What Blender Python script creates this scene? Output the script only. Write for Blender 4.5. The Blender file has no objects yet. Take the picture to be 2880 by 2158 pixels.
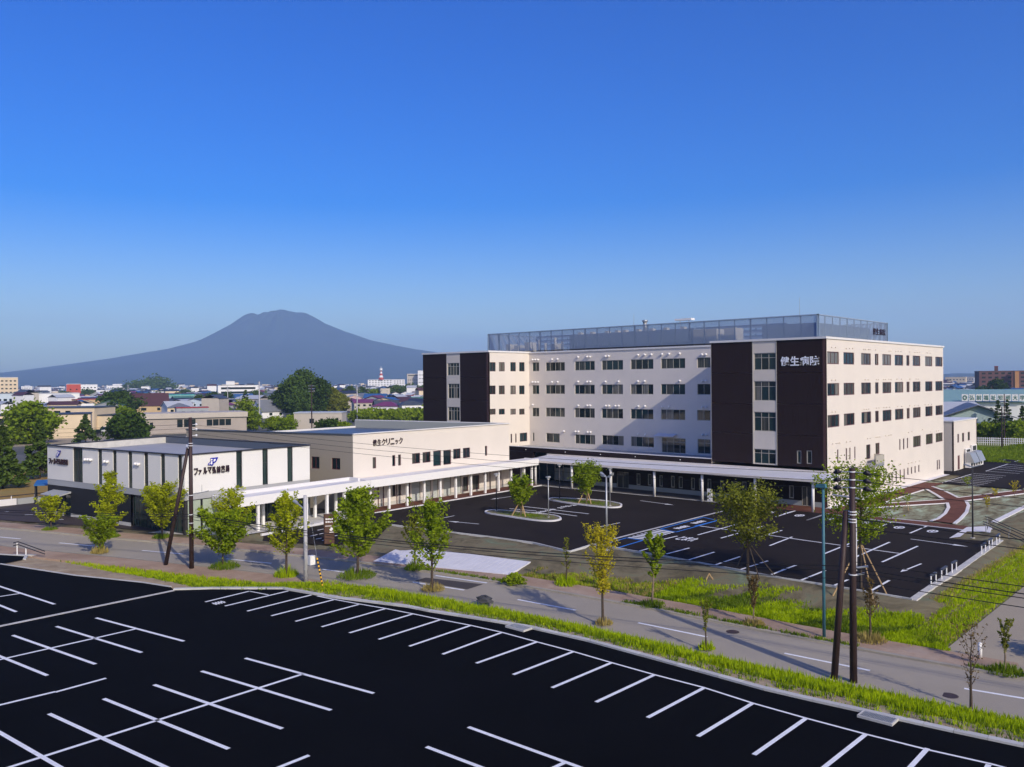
# Hospital, clinic and pharmacy beside a road, a car park in front, a town and a volcano behind.
# World frame: origin at the foot of the hospital's near corner, +X and +Y run along its two main walls, Z up, metres.
import bpy, bmesh, math, random
from mathutils import Vector, Matrix
C = bpy.context.scene.collection
SC = bpy.context.scene
PI = math.pi
# ---------------------------------------------------------------- camera
cam_data = bpy.data.cameras.new('camera'); cam = bpy.data.objects.new('camera', cam_data); C.objects.link(cam)
cam_data.sensor_width = 36.0; cam_data.lens = 29.614; cam_data.clip_start = 0.5; cam_data.clip_end = 60000
CAM = Vector((-99.086, -40.676, 15.493)); YAW, PITCH, ROLL = 0.74612, -0.003322, -0.008103
_f = Vector((math.cos(YAW)*math.cos(PITCH), math.sin(YAW)*math.cos(PITCH), math.sin(PITCH)))
_r = Vector((math.sin(YAW), -math.cos(YAW), 0)); _u = _r.cross(_f)
_r2 = _r*math.cos(ROLL) + _u*math.sin(ROLL); _u2 = -_r*math.sin(ROLL) + _u*math.cos(ROLL)
_m = Matrix((_r2, _u2, -_f)).transposed().to_4x4(); _m.translation = CAM
cam.matrix_world = _m; SC.camera = cam
# ---------------------------------------------------------------- light
SUN_AZ, SUN_EL = math.radians(74.0), math.radians(31.0)      # light travels towards this azimuth, from this elevation
w = bpy.data.worlds.new('World'); SC.world = w; w.use_nodes = True
nt = w.node_tree; nt.nodes.clear()
sky = nt.nodes.new('ShaderNodeTexSky'); sky.sky_type = 'NISHITA'; sky.sun_disc = False
sky.sun_elevation = SUN_EL; sky.sun_rotation = math.radians(90) - (SUN_AZ + PI)
sky.altitude = 0; sky.air_density = 1.0; sky.dust_density = 1.6; sky.ozone_density = 2.5
hsv = nt.nodes.new('ShaderNodeHueSaturation'); hsv.inputs['Saturation'].default_value = 1.75; hsv.inputs['Hue'].default_value = 0.528
bg = nt.nodes.new('ShaderNodeBackground'); bg.inputs['Strength'].default_value = 0.1
wo = nt.nodes.new('ShaderNodeOutputWorld')
nt.links.new(sky.outputs[0], hsv.inputs['Color']); nt.links.new(hsv.outputs[0], bg.inputs['Color']); nt.links.new(bg.outputs[0], wo.inputs['Surface'])
sl = bpy.data.lights.new('sun', 'SUN'); sl.energy = 2.3; sl.angle = math.radians(0.53); sl.color = (1.0, 0.91, 0.78)
sun = bpy.data.objects.new('sun', sl); C.objects.link(sun)
_d = Vector((math.cos(SUN_AZ)*math.cos(SUN_EL), math.sin(SUN_AZ)*math.cos(SUN_EL), -math.sin(SUN_EL)))
sun.rotation_euler = _d.to_track_quat('-Z', 'Y').to_euler(); sun.location = (-40, -120, 80)
SC.view_settings.view_transform = 'Standard'; SC.view_settings.look = 'None'; SC.view_settings.gamma = 1.0
SC.view_settings.use_curve_mapping = False; SC.view_settings.exposure = 0.75
SC.render.engine = 'CYCLES'
SC.cycles.use_denoising = True
SC.cycles.max_bounces = 6; SC.cycles.diffuse_bounces = 3; SC.cycles.glossy_bounces = 2; SC.cycles.transmission_bounces = 2; SC.cycles.volume_bounces = 1
SC.cycles.use_adaptive_sampling = True; SC.cycles.adaptive_threshold = 0.02
SC.cycles.caustics_reflective = False; SC.cycles.caustics_refractive = False
# ---------------------------------------------------------------- measured plan (metres): facades give [u0, u1, z0, z1] along the wall
D = {'CFsign': [3.07, 8.14, 7.63, 8.42],
 'HDsign': [0.69, 5.66, 17.05, 18.19],
 'HDstrip': [6.21, 9.37],
 'HFvents': [[38.73, 19.03], [38.12, 19.02], [37.5, 19.0], [34.43, 18.98], [33.22, 19.0], [28.9, 19.25], [27.06, 19.25], [26.46, 19.23], [23.4, 19.24], [22.79, 19.25], [17.26, 19.27], [16.05, 19.28], [14.85, 19.27],
             [12.97, 19.28], [11.76, 19.29], [9.94, 19.28], [6.25, 19.04], [5.61, 19.04], [38.78, 15.22], [38.16, 15.22], [37.54, 15.21], [34.47, 15.22], [33.26, 15.22], [28.94, 15.24], [27.1, 15.23], [26.47, 15.23],
             [23.44, 15.23], [20.94, 15.24], [17.3, 15.24], [16.08, 15.26], [9.97, 15.26], [6.24, 15.22], [5.64, 15.22], [38.75, 11.36], [28.93, 11.38], [27.09, 11.41], [26.51, 11.41], [23.4, 11.41], [22.81, 11.42],
             [21.58, 11.42], [20.95, 11.43], [17.29, 11.44], [16.09, 11.46], [13.01, 11.4], [11.8, 11.42], [6.27, 11.44], [5.65, 11.45], [29.56, 7.12], [28.97, 7.14], [27.07, 7.12], [26.49, 7.14], [31.97, 7.1], [17.37, 7.15],
             [16.01, 7.14], [6.24, 7.47], [5.64, 7.49]],
 'HLstrip': [6.66, 9.98],
 'HRvents': [[1.76, 19.22], [2.85, 19.23], [6.23, 19.16], [7.29, 19.2], [8.37, 19.23], [12.13, 19.2], [12.76, 19.21], [13.71, 19.23], [14.35, 19.24], [16.42, 19.23], [21.48, 19.19], [22.25, 19.21], [24.18, 19.21], [25.16, 19.23],
             [26.27, 19.23], [30.04, 19.22], [32.36, 19.2], [33.44, 19.22], [34.4, 19.24], [38.06, 19.24], [39.51, 19.22], [1.7, 15.27], [2.79, 15.27], [12.53, 15.26], [13.58, 15.25], [16.56, 15.26], [17.29, 15.25],
             [19.26, 15.27], [20.01, 15.26], [21.29, 15.28], [22.18, 15.27], [24.59, 15.29], [26.45, 15.28], [30.03, 15.28], [32.82, 15.27], [33.77, 15.27], [1.72, 11.43], [2.81, 11.41], [12.09, 11.44], [12.88, 11.41],
             [13.73, 11.41], [16.49, 11.47], [17.5, 11.46], [19.31, 11.46], [20.34, 11.45], [21.51, 11.44], [24.64, 11.42], [26.5, 11.41], [29.95, 11.4], [32.07, 11.38], [33.7, 11.36], [36.9, 11.37], [38.47, 11.35],
             [39.93, 11.33], [1.83, 7.56], [2.88, 7.55], [3.48, 7.55], [4.04, 7.54], [6.17, 7.54], [7.33, 7.53], [13.18, 7.56], [14.19, 7.54], [16.31, 7.56], [16.98, 7.54], [17.7, 7.55], [19.87, 7.59], [21.15, 7.56],
             [22.03, 7.58], [29.29, 7.54], [30.8, 7.6], [35.56, 7.65], [39.62, 7.11], [42.37, 7.11], [43.44, 7.11], [29.14, 3.07], [30.71, 3.08], [32.31, 3.07], [34.01, 3.07]],
 'PLawn': [21.55, 26.01, 2.68, 3.28],
 'PLdoor': [21.48, 22.94, 0.48, 2.83],
 'PLglaz': [0.11, 9.44, 0.25, 3.72],
 'PLlogo': [23.31, 24.41, 7.1, 7.87],
 'PLsign': [21.75, 25.98, 6.25, 6.88],
 'PLvents': [[18.09, 7.06], [17.54, 7.08], [16.99, 7.08], [14.18, 7.02], [13.66, 7.02], [8.32, 7.06], [7.79, 7.04]],
 'PLz': [[26.3, 4.48], [26.31, 3.79], [26.36, 8.33], [0.07, 4.41]],
 'PRlogo': [2.49, 3.69, 7.04, 7.86],
 'PRsign': [0.97, 5.06, 6.24, 6.93],
 'PRz': [[0.08, 4.41], [0.07, 3.75]],
 'W': {'CF': [[3.08, 3.64, 4.87, 6.25], [6.3, 6.82, 4.89, 6.27], [7.3, 7.79, 4.88, 6.27], [9.71, 11.16, 4.9, 6.24], [11.6, 13.07, 4.88, 6.26], [13.56, 15.03, 4.28, 6.29], [15.47, 16.97, 4.29, 6.26], [17.39, 18.86, 4.92, 6.29],
              [19.33, 20.79, 4.92, 6.29], [23.91, 24.38, 4.9, 6.3]],
       'CF0': [[6.28, 6.81, 1.11, 2.51], [7.26, 7.76, 1.1, 2.47], [9.64, 11.15, 0.1, 2.49], [12.03, 13.09, 0.13, 2.5], [13.49, 14.44, 0.07, 2.46], [15.46, 16.91, 0.16, 2.69], [18.05, 18.92, 0.17, 2.64], [19.3, 20.33, 0.3, 2.32],
               [21.23, 22.64, 0.34, 2.32], [23.98, 24.39, 1.13, 2.53]],
       'CS': [[1.97, 3.33, 4.9, 6.31], [5.27, 6.56, 4.88, 6.36]],
       'HD': [[6.24, 9.2, 16.57, 18.72], [6.27, 9.23, 12.72, 15.2], [6.3, 9.26, 8.88, 11.32], [6.33, 9.29, 4.79, 6.66], [3.09, 3.65, 5.11, 6.7], [1.76, 2.43, 5.15, 6.76]],
       'HF': [[37.36, 38.9, 17.05, 18.58], [31.77, 35.88, 17.04, 18.51], [25.62, 29.68, 17.06, 18.56], [20.14, 24.22, 17.05, 18.59], [14.59, 18.71, 17.07, 18.61], [9.1, 13.24, 17.09, 18.6], [4.96, 7.11, 17.11, 18.62],
              [37.4, 38.94, 13.17, 14.71], [31.81, 35.92, 13.22, 14.74], [25.66, 29.72, 13.23, 14.75], [20.18, 24.25, 13.23, 14.78], [14.63, 18.75, 13.24, 14.8], [9.13, 13.28, 13.25, 14.82], [5.0, 7.14, 13.25, 14.83],
              [37.44, 38.98, 9.37, 10.88], [31.85, 35.96, 9.42, 10.95], [25.7, 29.76, 9.41, 10.98], [20.21, 24.29, 9.44, 10.98], [14.66, 18.78, 9.47, 11.01], [9.16, 13.31, 9.5, 11.04], [5.03, 7.17, 9.52, 11.05],
              [38.57, 38.97, 5.17, 6.63], [33.0, 35.91, 5.15, 6.68], [25.66, 29.72, 5.16, 6.7], [20.12, 24.28, 5.26, 6.78], [14.6, 18.77, 5.24, 6.78], [9.13, 13.23, 4.59, 6.82], [5.06, 7.14, 4.76, 6.86]],
       'HG': [[26.51, 27.19, 0.66, 2.29], [24.66, 25.29, 0.74, 2.35], [22.82, 23.4, 0.74, 2.3], [20.93, 21.54, 0.75, 2.35], [19.69, 20.33, 0.76, 2.33], [17.82, 18.41, 0.74, 2.31], [16.7, 17.22, 0.77, 2.29],
              [34.01, 34.6, 0.7, 2.27], [28.48, 30.56, -0.13, 2.3], [40.7, 42.23, 0.27, 2.04], [38.83, 40.45, 0.25, 2.25], [37.6, 38.34, 0.33, 2.07], [15.37, 15.94, 0.72, 2.34], [13.48, 14.08, 0.75, 2.3], [11.6, 12.2, 0.78, 2.33],
              [10.34, 10.95, 0.85, 2.35], [9.32, 9.65, 0.83, 2.36], [4.07, 4.69, 0.79, 2.35], [1.86, 3.06, -0.13, 2.36]],
       'HL': [[6.86, 9.75, 16.46, 18.58], [6.84, 9.62, 12.58, 15.08], [6.82, 9.67, 8.82, 11.15]],
       'HR': [[0.46, 4.05, 17.19, 18.7], [5.46, 8.97, 17.19, 18.7], [11.3, 14.73, 17.19, 18.7], [16.2, 17.53, 17.19, 18.7], [19.0, 22.43, 17.19, 18.7], [23.88, 27.35, 17.19, 18.7], [28.75, 30.05, 17.19, 18.7],
              [31.5, 34.97, 17.19, 18.7], [37.21, 40.7, 17.19, 18.7], [42.19, 45.88, 17.19, 18.7], [0.46, 4.05, 13.37, 14.88], [5.46, 8.97, 13.37, 14.88], [11.3, 14.73, 13.37, 14.88], [16.2, 17.53, 13.37, 14.88],
              [19.0, 22.43, 13.37, 14.88], [23.88, 27.35, 13.37, 14.88], [28.75, 30.05, 13.37, 14.88], [31.5, 34.97, 13.37, 14.88], [37.21, 40.7, 13.37, 14.88], [42.19, 45.88, 13.37, 14.88], [0.46, 4.05, 9.55, 11.06],
              [5.46, 8.97, 9.55, 11.06], [11.3, 14.73, 9.55, 11.06], [16.2, 17.53, 9.55, 11.06], [19.0, 22.43, 9.55, 11.06], [23.88, 27.35, 9.55, 11.06], [28.75, 30.05, 9.55, 11.06], [31.5, 34.97, 9.55, 11.06],
              [37.21, 40.7, 9.55, 11.06], [42.19, 45.88, 9.55, 11.06], [37.36, 40.7, 5.26, 6.82], [42.2, 45.73, 5.32, 6.73], [31.5, 34.96, 5.22, 6.83], [25.52, 26.02, 5.22, 6.77], [27.08, 27.65, 5.22, 6.78],
              [28.74, 29.26, 5.27, 6.78], [3.27, 3.69, 5.23, 6.76], [6.0, 6.43, 5.21, 6.75], [7.16, 7.55, 5.22, 6.74], [8.79, 9.19, 5.23, 6.76], [12.88, 14.37, 4.85, 6.75], [16.23, 17.73, 5.26, 6.76], [11.45, 11.87, 1.12, 2.48],
              [13.02, 13.45, 1.1, 2.47], [14.68, 15.11, 1.08, 2.42], [19.07, 19.53, 0.93, 2.39], [21.21, 21.68, 0.87, 2.35], [22.28, 22.75, 0.91, 2.38], [23.96, 24.45, 0.96, 2.43], [25.62, 26.12, 0.91, 2.44],
              [27.25, 27.76, 0.89, 2.43], [28.86, 29.38, 1.39, 2.45], [30.42, 30.95, 1.41, 2.43], [32.02, 32.56, 1.42, 2.43], [33.71, 34.26, 1.41, 2.45], [42.64, 43.25, 1.0, 2.52], [43.63, 44.25, 1.03, 2.51],
              [16.27, 17.88, 0.78, 3.25]],
       'HW': [[0.32, 1.7, 17.04, 18.54], [2.47, 3.88, 17.05, 18.56], [5.25, 6.6, 17.06, 18.59], [7.45, 8.8, 17.06, 18.61], [0.27, 1.65, 13.3, 14.73], [2.43, 3.84, 13.26, 14.71], [5.2, 6.55, 13.22, 14.68],
              [7.4, 8.75, 13.18, 14.66], [0.23, 1.61, 10.0, 10.94], [2.39, 3.8, 9.93, 10.87], [5.16, 6.51, 9.83, 10.79], [7.36, 8.71, 9.75, 10.73], [5.17, 5.54, 5.13, 6.61], [6.29, 6.63, 5.11, 6.62], [7.45, 9.32, 5.18, 6.64]],
       'PL': [[18.89, 20.85, 4.43, 8.3], [14.93, 15.67, 4.48, 8.29], [12.09, 12.77, 4.53, 8.3], [9.14, 9.83, 4.45, 8.29], [6.24, 6.92, 4.46, 8.29], [3.3, 4.0, 4.47, 8.29], [0.43, 1.06, 4.52, 8.3]],
       'PR': [[5.9, 6.59, 4.44, 8.23], [9.13, 9.8, 4.46, 8.32], [12.37, 13.07, 4.44, 8.29]]},
 'annex': [[51.89, 0.08, 0.0], [55.73, 2.44, 0.0], [8.25]],
 'annexright': [14.03, 8.32],
 'annexw': [[2.27, 3.22, 4.56, 6.01], [4.98, 6.24, 4.54, 6.04], [8.4, 9.75, 4.56, 6.04], [2.39, 3.3, 1.0, 2.43]],
 'apron': [[-50.76, 11.86, -0.09], [-49.29, 5.87, -0.18], [-45.23, 7.08, -0.17], [-44.94, 7.49, -0.16], [-44.71, 16.28, -0.05]],
 'apronleft': [[-54.09, 16.95, -0.01], [-51.3, 24.08, 0.1]],
 'arrows': [[[-9.46, 15.17], [-8.85, 20.54]], [[-28.87, 12.97], [-24.22, 12.76]], [[-28.94, -17.79], [-24.71, -18.08]], [[-39.12, 29.51], [-32.48, 30.07]], [[-35.57, 27.89], [-34.68, 23.9]], [[-20.35, 36.15], [-16.32, 35.94]],
            [[-14.48, -19.03], [-13.95, -13.86]]],
 'balcony': [12.71, 15.71, 4.13, 5.19],
 'balcony2': [10.69, 12.7, 3.62, 4.7],
 'bikeport': [[-61.66, 77.6, 0.4], [-60.2, 76.82, 0.4]],
 'blue': [[[-35.45, 6.9], [-31.01, 7.16], [-31.11, 5.22], [-35.61, 4.94]], [[-24.63, 7.36], [-15.3, 7.71], [-16.22, 5.43], [-25.2, 5.16]]],
 'bluefar': [[-20.86, 5.53], [-16.17, 5.5], [-9.82, 5.73], [-5.97, 5.35]],
 'bollard': [-45.16, -27.45, -0.7],
 'dashes': [[[-73.31, 55.97, 0.4], [-71.31, 50.68, 0.4]], [[-69.44, 45.86, 0.34], [-67.49, 41.41, 0.27]], [[-65.49, 36.75, 0.19], [-63.6, 32.59, 0.13]], [[-61.95, 28.02, 0.06], [-60.14, 23.59, -0.01]],
            [[-58.39, 18.67, -0.09], [-57.19, 14.5, -0.15]], [[-56.02, 9.9, -0.22], [-54.94, 5.22, -0.29]], [[-54.11, 0.51, -0.37], [-53.36, -4.25, -0.44]], [[-52.83, -9.06, -0.52], [-52.37, -13.89, -0.59]],
            [[-51.96, -18.75, -0.67], [-51.45, -23.49, -0.74]], [[-50.77, -28.07, -0.81], [-49.73, -32.5, -0.88]]],
 'divider': [[-82.63, 18.24], [-71.06, 18.75]],
 'grates': [[-61.48, -6.31], [-61.13, -27.3]],
 'gslope': [[-43.44, -23.27, -0.3], [-37.14, -22.69, -0.3], [-33.87, -22.51, -0.3], [-39.96, -25.81, -0.3]],
 'guard': [[-62.58, 12.38, 0.12], [2.09]],
 'hatch': [[-31.01, 7.16], [-24.89, 7.43], [-25.24, 5.21], [-30.72, 4.97]],
 'hkerb': [[-41.24, 30.76], [-40.28, 23.6], [-39.44, 17.91], [-38.87, 12.38], [-39.88, 7.15], [-35.73, 7.59], [-36.0, -0.06], [-37.14, -11.73], [-37.01, -14.81], [-37.13, -20.56], [-37.21, -21.3]],
 'hkerb2': [[-37.21, -21.3], [-32.1, -21.1], [-25.25, -21.0], [-9.11, -20.41]],
 'hlines': [[-35.7, 2.61, -31.46, 2.68], [-35.02, 0.08, -31.34, -0.07], [-36.16, -2.7, -31.51, -2.73], [-36.36, -5.39, -31.79, -5.38], [-36.3, -7.8, -31.84, -7.97], [-36.38, -10.49, -32.57, -10.47], [-29.23, 4.03, -26.92, 3.91],
            [-25.15, 2.68, -16.66, 2.74], [-25.21, 0.1, -16.28, 0.07], [-25.39, -2.51, -17.31, -2.49], [-25.61, -5.14, -20.14, -4.84], [-20.48, 5.18, -20.83, -4.13], [-24.5, 28.88, -23.77, 25.17], [-22.08, 28.74, -21.53, 19.03],
            [-23.54, 23.37, -23.67, 19.13], [-36.7, -18.21, -32.34, -18.09], [-36.89, -15.57, -34.04, -15.66], [-36.71, -13.03, -32.23, -13.1], [-34.34, -10.42, -31.88, -10.5], [-26.11, -10.41, -17.0, -10.28],
            [-25.59, -12.99, -16.79, -12.89], [-26.12, -15.41, -17.11, -15.47], [-20.9, -4.17, -21.55, -15.31], [-9.79, -1.82, -4.56, -1.65], [-7.62, 2.02, -4.38, 1.97], [-10.35, -9.24, -5.25, -9.24],
            [-10.79, -12.81, -5.5, -12.79], [-9.96, -5.59, -4.94, -5.54], [-9.85, 1.75, -4.33, 1.94], [-9.82, -1.84, -4.58, -1.74]],
 'islandA': [[-28.86, 28.65], [-27.25, 18.5], [-25.87, 19.73], [-25.49, 22.28], [-26.74, 29.36]],
 'islandA2': [[-28.86, 28.65], [-29.22, 25.23], [-29.33, 20.98], [-28.62, 19.01], [-27.39, 18.67], [-26.18, 19.37], [-25.26, 21.24], [-25.6, 24.27], [-26.29, 27.99], [-27.29, 29.52]],
 'islandAo': [[-29.15, 26.37], [-28.63, 23.1], [-28.93, 19.41], [-28.37, 18.5], [-27.07, 18.68], [-26.03, 19.47], [-25.37, 20.51], [-25.27, 21.45]],
 'islandB': [[-16.07, 29.57], [-16.81, 25.2], [-16.7, 20.64], [-15.72, 19.11], [-14.32, 19.5], [-12.94, 20.89], [-12.26, 24.37], [-13.95, 29.77], [-14.83, 30.43]],
 'itext': [[-25.31, 24.24], [-24.39, 24.26], [-23.68, 24.26], [-22.62, 24.42], [-21.67, 24.47], [-20.2, 24.48], [-19.18, 24.79], [-18.47, 24.68], [-17.5, 24.63]],
 'kanji': [[-22.37, 6.21], [-18.45, 6.52]],
 'manholes': [[-50.31, -14.54, -0.6], [-52.35, -27.8, -0.81]],
 'nearback': [[-65.11, 9.5], [-64.88, 7.9], [-64.46, 5.58], [-64.01, 3.38], [-63.65, 1.04], [-63.36, -1.3], [-62.99, -3.63], [-62.76, -6.05], [-62.77, -8.88], [-62.74, -11.53], [-62.84, -14.19], [-62.89, -16.9], [-62.82, -19.7],
              [-63.08, -22.37], [-63.13, -24.93], [-63.09, -27.47], [-62.96, -29.85], [-62.67, -32.11], [-62.64, -33.21]],
 'nearback0': [[-67.54, 14.5], [-67.18, 12.42]],
 'nearkerb': [[-75.34, 43.36], [-73.91, 40.64], [-74.54, 39.13], [-76.5, 38.77], [-75.15, 33.8], [-73.98, 29.51], [-71.46, 23.04], [-70.69, 20.02], [-70.93, 18.99], [-68.88, 17.11], [-67.19, 15.1], [-65.46, 13.1], [-65.45, 12.66],
              [-64.94, 10.1], [-64.49, 7.97], [-62.74, 2.42], [-62.52, 0.6], [-61.74, -2.79], [-60.96, -6.53], [-60.67, -10.99], [-60.81, -15.81], [-61.08, -22.0], [-60.93, -24.32], [-60.35, -30.17], [-60.04, -32.68]],
 'nearlines': [[-67.47, 14.4, -71.08, 14.01], [-65.65, 12.31, -70.72, 11.98], [-65.2, 10.08, -70.39, 9.69], [-64.96, 7.8, -69.94, 7.51], [-64.54, 5.48, -69.61, 5.23], [-64.08, 3.29, -69.22, 2.98], [-63.72, 0.95, -68.84, 0.68],
               [-63.43, -1.37, -68.47, -1.65], [-63.06, -3.7, -68.13, -3.98], [-62.83, -6.12, -67.82, -6.42], [-77.65, 15.63, -76.19, 6.62], [-80.05, 15.52, -78.73, 6.42], [-82.47, 15.54, -81.23, 6.36],
               [-84.45, 13.42, -83.59, 6.4], [-85.09, 11.07, -76.88, 11.23], [-75.38, 1.18, -73.95, -8.22], [-77.97, 1.03, -76.55, -8.42], [-80.51, 0.93, -79.17, -8.56], [-82.94, 0.91, -81.74, -8.67], [-85.35, 0.89, -84.2, -8.57],
               [-87.57, 0.71, -86.98, -5.45], [-88.5, -3.75, -74.68, -3.33], [-79.21, 31.48, -78.2, 21.29], [-80.58, 26.55, -78.72, 26.37], [-80.87, 25.0, -80.59, 21.15], [-86.89, 3.78, -84.14, 3.63], [-84.17, 3.56, -81.73, 3.69],
               [-81.42, -11.68, -79.88, -11.65], [-76.21, -14.58, -76.01, -17.75], [-73.69, -14.46, -73.47, -20.6], [-63.05, -27.5, -67.38, -27.42], [-62.82, -29.85, -65.18, -29.88], [-62.78, -32.05, -63.22, -32.08],
               [-74.3, -19.67, -73.51, -19.72]],
 'ovals': [[-7.27, 0.12], [-7.23, -3.5], [-7.52, -7.2], [-8.11, -10.92], [-8.2, -14.15], [-7.09, 3.65], [-7.16, 0.1], [-7.4, -3.57]],
 'patch': [[-55.63, 10.09, -0.22], [-54.35, 10.24, -0.22], [-52.72, 5.4, -0.29], [-54.66, 5.2, -0.29]],
 'patchlines': [[[-53.39, 10.16, -0.22], [-52.23, 5.47, -0.29]]],
 'pharmmarks': [[[-66.84, 72.03], [-66.2, 71.67]], [[-64.46, 70.0], [-64.05, 69.22]], [[-64.19, 69.04], [-63.75, 67.76]], [[-65.76, 67.41], [-65.04, 66.96]], [[-64.61, 60.79], [-64.02, 60.27]]],
 'plaza': {'band': [[-3.04, -2.73], [-2.82, -7.37], [-2.76, -16.05], [-5.62, -16.29], [-5.07, -7.44], [-5.79, -3.81]],
           'crosslo': [[2.57, -3.52], [4.0, -4.09], [13.22, -9.6], [16.72, -10.78], [22.5, -12.72], [28.73, -14.69]],
           'crossup': [[5.25, -2.23], [8.09, -3.92], [16.26, -8.37], [19.39, -9.32], [30.34, -12.84], [32.94, -13.84]],
           'farlines': [[[34.25, -3.08], [48.95, -3.26]], [[55.21, -3.86], [70.24, -3.77]]],
           'farlot': [[33.3, -3.17], [77.79, 2.19], [79.55, -4.39], [32.47, -13.93], [32.58, -7.9], [35.45, -3.29]],
           'gutter': [[15.31, -17.41], [1.58, -17.39]],
           'pad': [[-11.15, -16.44], [-3.74, -16.11], [-2.07, -17.49], [-8.27, -21.4], [-8.37, -20.25], [-6.42, -18.77], [-6.21, -16.75]],
           'pathleft': [[25.35, -3.63], [20.81, -6.05], [16.26, -8.37], [13.46, -9.54], [9.53, -10.77], [4.52, -11.79], [0.12, -12.28], [-1.71, -12.13]],
           'pathright': [[28.9, -3.36], [25.1, -5.99], [19.07, -9.32], [16.72, -10.78], [12.71, -12.11], [7.06, -13.34], [1.67, -14.13], [-1.94, -14.5]],
           'strip': [[-0.5, -0.31], [45.47, -0.41]],
           'tri': [[[50.39, -2.9], [49.62, -7.98]], [[47.63, -3.12], [46.96, -8.11]], [[45.35, -3.23], [44.37, -8.24]], [[43.06, -3.26], [41.63, -8.33]], [[40.84, -3.29], [39.5, -8.3]], [[38.73, -3.39], [37.48, -8.34]],
                   [[36.96, -3.33], [35.44, -8.31]], [[35.05, -3.31], [33.46, -8.28]], [[69.66, -3.79], [68.37, -6.66]], [[66.22, -3.93], [64.71, -7.4]], [[63.38, -3.95], [61.66, -8.02]], [[59.8, -3.97], [57.84, -8.79]],
                   [[55.21, -3.86], [54.64, -8.85]], [[75.96, 1.08], [78.67, 1.05]], [[75.53, -1.32], [78.64, -1.51]], [[75.73, -3.65], [79.09, -3.8]]],
           'wallpath': [[-3.04, -2.73], [36.21, -1.61], [33.71, -3.68], [2.16, -3.52]]},
 'poles': {'L': [-65.95, 26.29, 0.03, 12.66],
           'Lb': [-66.9, 29.14, 0.08, 10.71],
           'R': [-53.86, -23.5, -0.74, 10.69],
           'Rb': [-53.99, -22.61, -0.73, 8.48],
           'flood': [-37.05, 5.08, 0.0, 6.67],
           'grey': [-62.04, 15.53, -0.13, 6.73],
           'l1': [-27.28, 28.36, 0.1, 4.41],
           'l2': [-26.84, 20.67, 0.1, 4.56],
           'l3': [-14.09, 29.58, 0.05, 4.38],
           'l4': [-15.33, 20.55, 0.1, 4.62],
           'plaza': [-9.67, -18.18, 0.0, 6.78],
           'teal': [-47.61, -19.33, -0.67, 8.77]},
 'pylon': [-51.82, 26.97, 0.1, 2.8, -52.18, 27.14, -51.51, 26.73],
 'racks': [[[-32.18, -21.02], [-30.94, -21.0]], [[-29.68, -21.04], [-28.13, -20.96]], [[-26.7, -20.96], [-25.48, -20.95]], [[-17.44, -20.82], [-15.98, -20.77]], [[-14.28, -20.67], [-13.11, -20.64]],
           [[-12.18, -20.78], [-10.25, -20.59]]],
 'rail': [[[-5.23, -18.27, 0.0]], [[-1.58, -18.13, 0.0]]],
 'saplings': [[4.67, -7.65, 0.0, 1.74, 1.15], [27.73, -8.12, 0.0, 1.55, 1.11], [7.49, -15.35, 0.0, 1.8, 0.55], [23.48, -14.69, 0.0, 1.91, 1.32], [19.61, -13.38, 0.0, 0.67, 0.51]],
 'sideroad': [[-45.07, -25.81, -0.75], [-43.87, -25.67, -0.75], [-41.06, -25.68, -0.75], [-39.24, -25.47, -0.75], [-36.52, -25.53, -0.75], [-33.31, -25.59, -0.75], [-24.6, -25.5, -0.75]],
 'stairs': [[-0.53, -16.96], [-5.17, -18.33], [-0.39, -17.48], [-8.11, -21.36]],
 'stairsL': [[-74.37, 41.6, 0.5], [-73.86, 40.99, 0.5]],
 'stakesL1': [[-36.7, -7.04, -0.2], [-38.14, -10.12, -0.2], [-37.17, -11.24, -0.2], [-40.5, -7.37, -0.2]],
 'stakesL2': [[-39.6, -16.51, -0.3], [-40.03, -19.76, -0.3], [-37.05, -19.72, -0.3]],
 'stoptext0': [[-70.85, 13.1], [-70.14, 12.92]],
 'tomare': [[-28.35, 2.99], [-27.08, 1.48], [-29.59, 0.97], [-26.73, 2.11]],
 'treebush': 0,
 'trees': {'I1': [-27.91, 23.9, 0.1, 4.09, 2.18],
           'I2': [-15.53, 24.04, 0.1, 4.48, 3.17],
           'L1': [-37.8, -9.19, -0.1, 6.65, 4.94],
           'L2': [-36.15, -17.34, -0.1, 8.79, 5.51],
           'a': [-67.57, 53.62, 0.5, 3.43, 3.28],
           'b': [-68.65, 38.19, 0.32, 2.91, 3.1],
           'c': [-65.18, 44.85, 0.42, 6.5, 3.54],
           'd': [-61.71, 40.9, 0.36, 4.9, 3.83],
           'e': [-63.98, 24.76, 0.11, 4.16, 4.82],
           'f': [-58.63, 33.05, 0.24, 4.91, 4.16],
           'g': [-61.88, 18.49, 0.01, 6.55, 3.56],
           'h': [-57.95, 14.36, -0.05, 7.09, 4.92],
           'i': [-56.75, 6.81, -0.17, 6.71, 3.85],
           'j': [-53.28, 12.82, -0.08, 4.64, 2.33],
           'k': [-54.9, -7.71, -0.39, 5.72, 2.39],
           'l': [-48.51, 0.49, -0.27, 3.77, 0.68],
           'm': [-48.82, -7.5, -0.39, 4.73, 1.46],
           'n': [-54.76, -15.17, -0.51, 2.62, 0.68],
           'o': [-48.05, -14.84, -0.51, 2.8, 0.93],
           'p': [-46.17, -21.63, -0.61, 3.89, 1.18],
           'q': [-53.51, -29.09, -0.73, 3.72, 1.63],
           'r': [-46.72, -29.08, -0.73, 2.61, 0.96]},
 'unit': [57.66, -0.64, -0.0, 65.33, -1.08, 0.0],
 'wallsL': [[-65.47, 77.37, 0.45], [-63.58, 77.45, 0.45], [-61.76, 77.67, 0.45]],
 'whitebox': [-3.62, 13.7, 0.05, 1.56],
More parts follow.
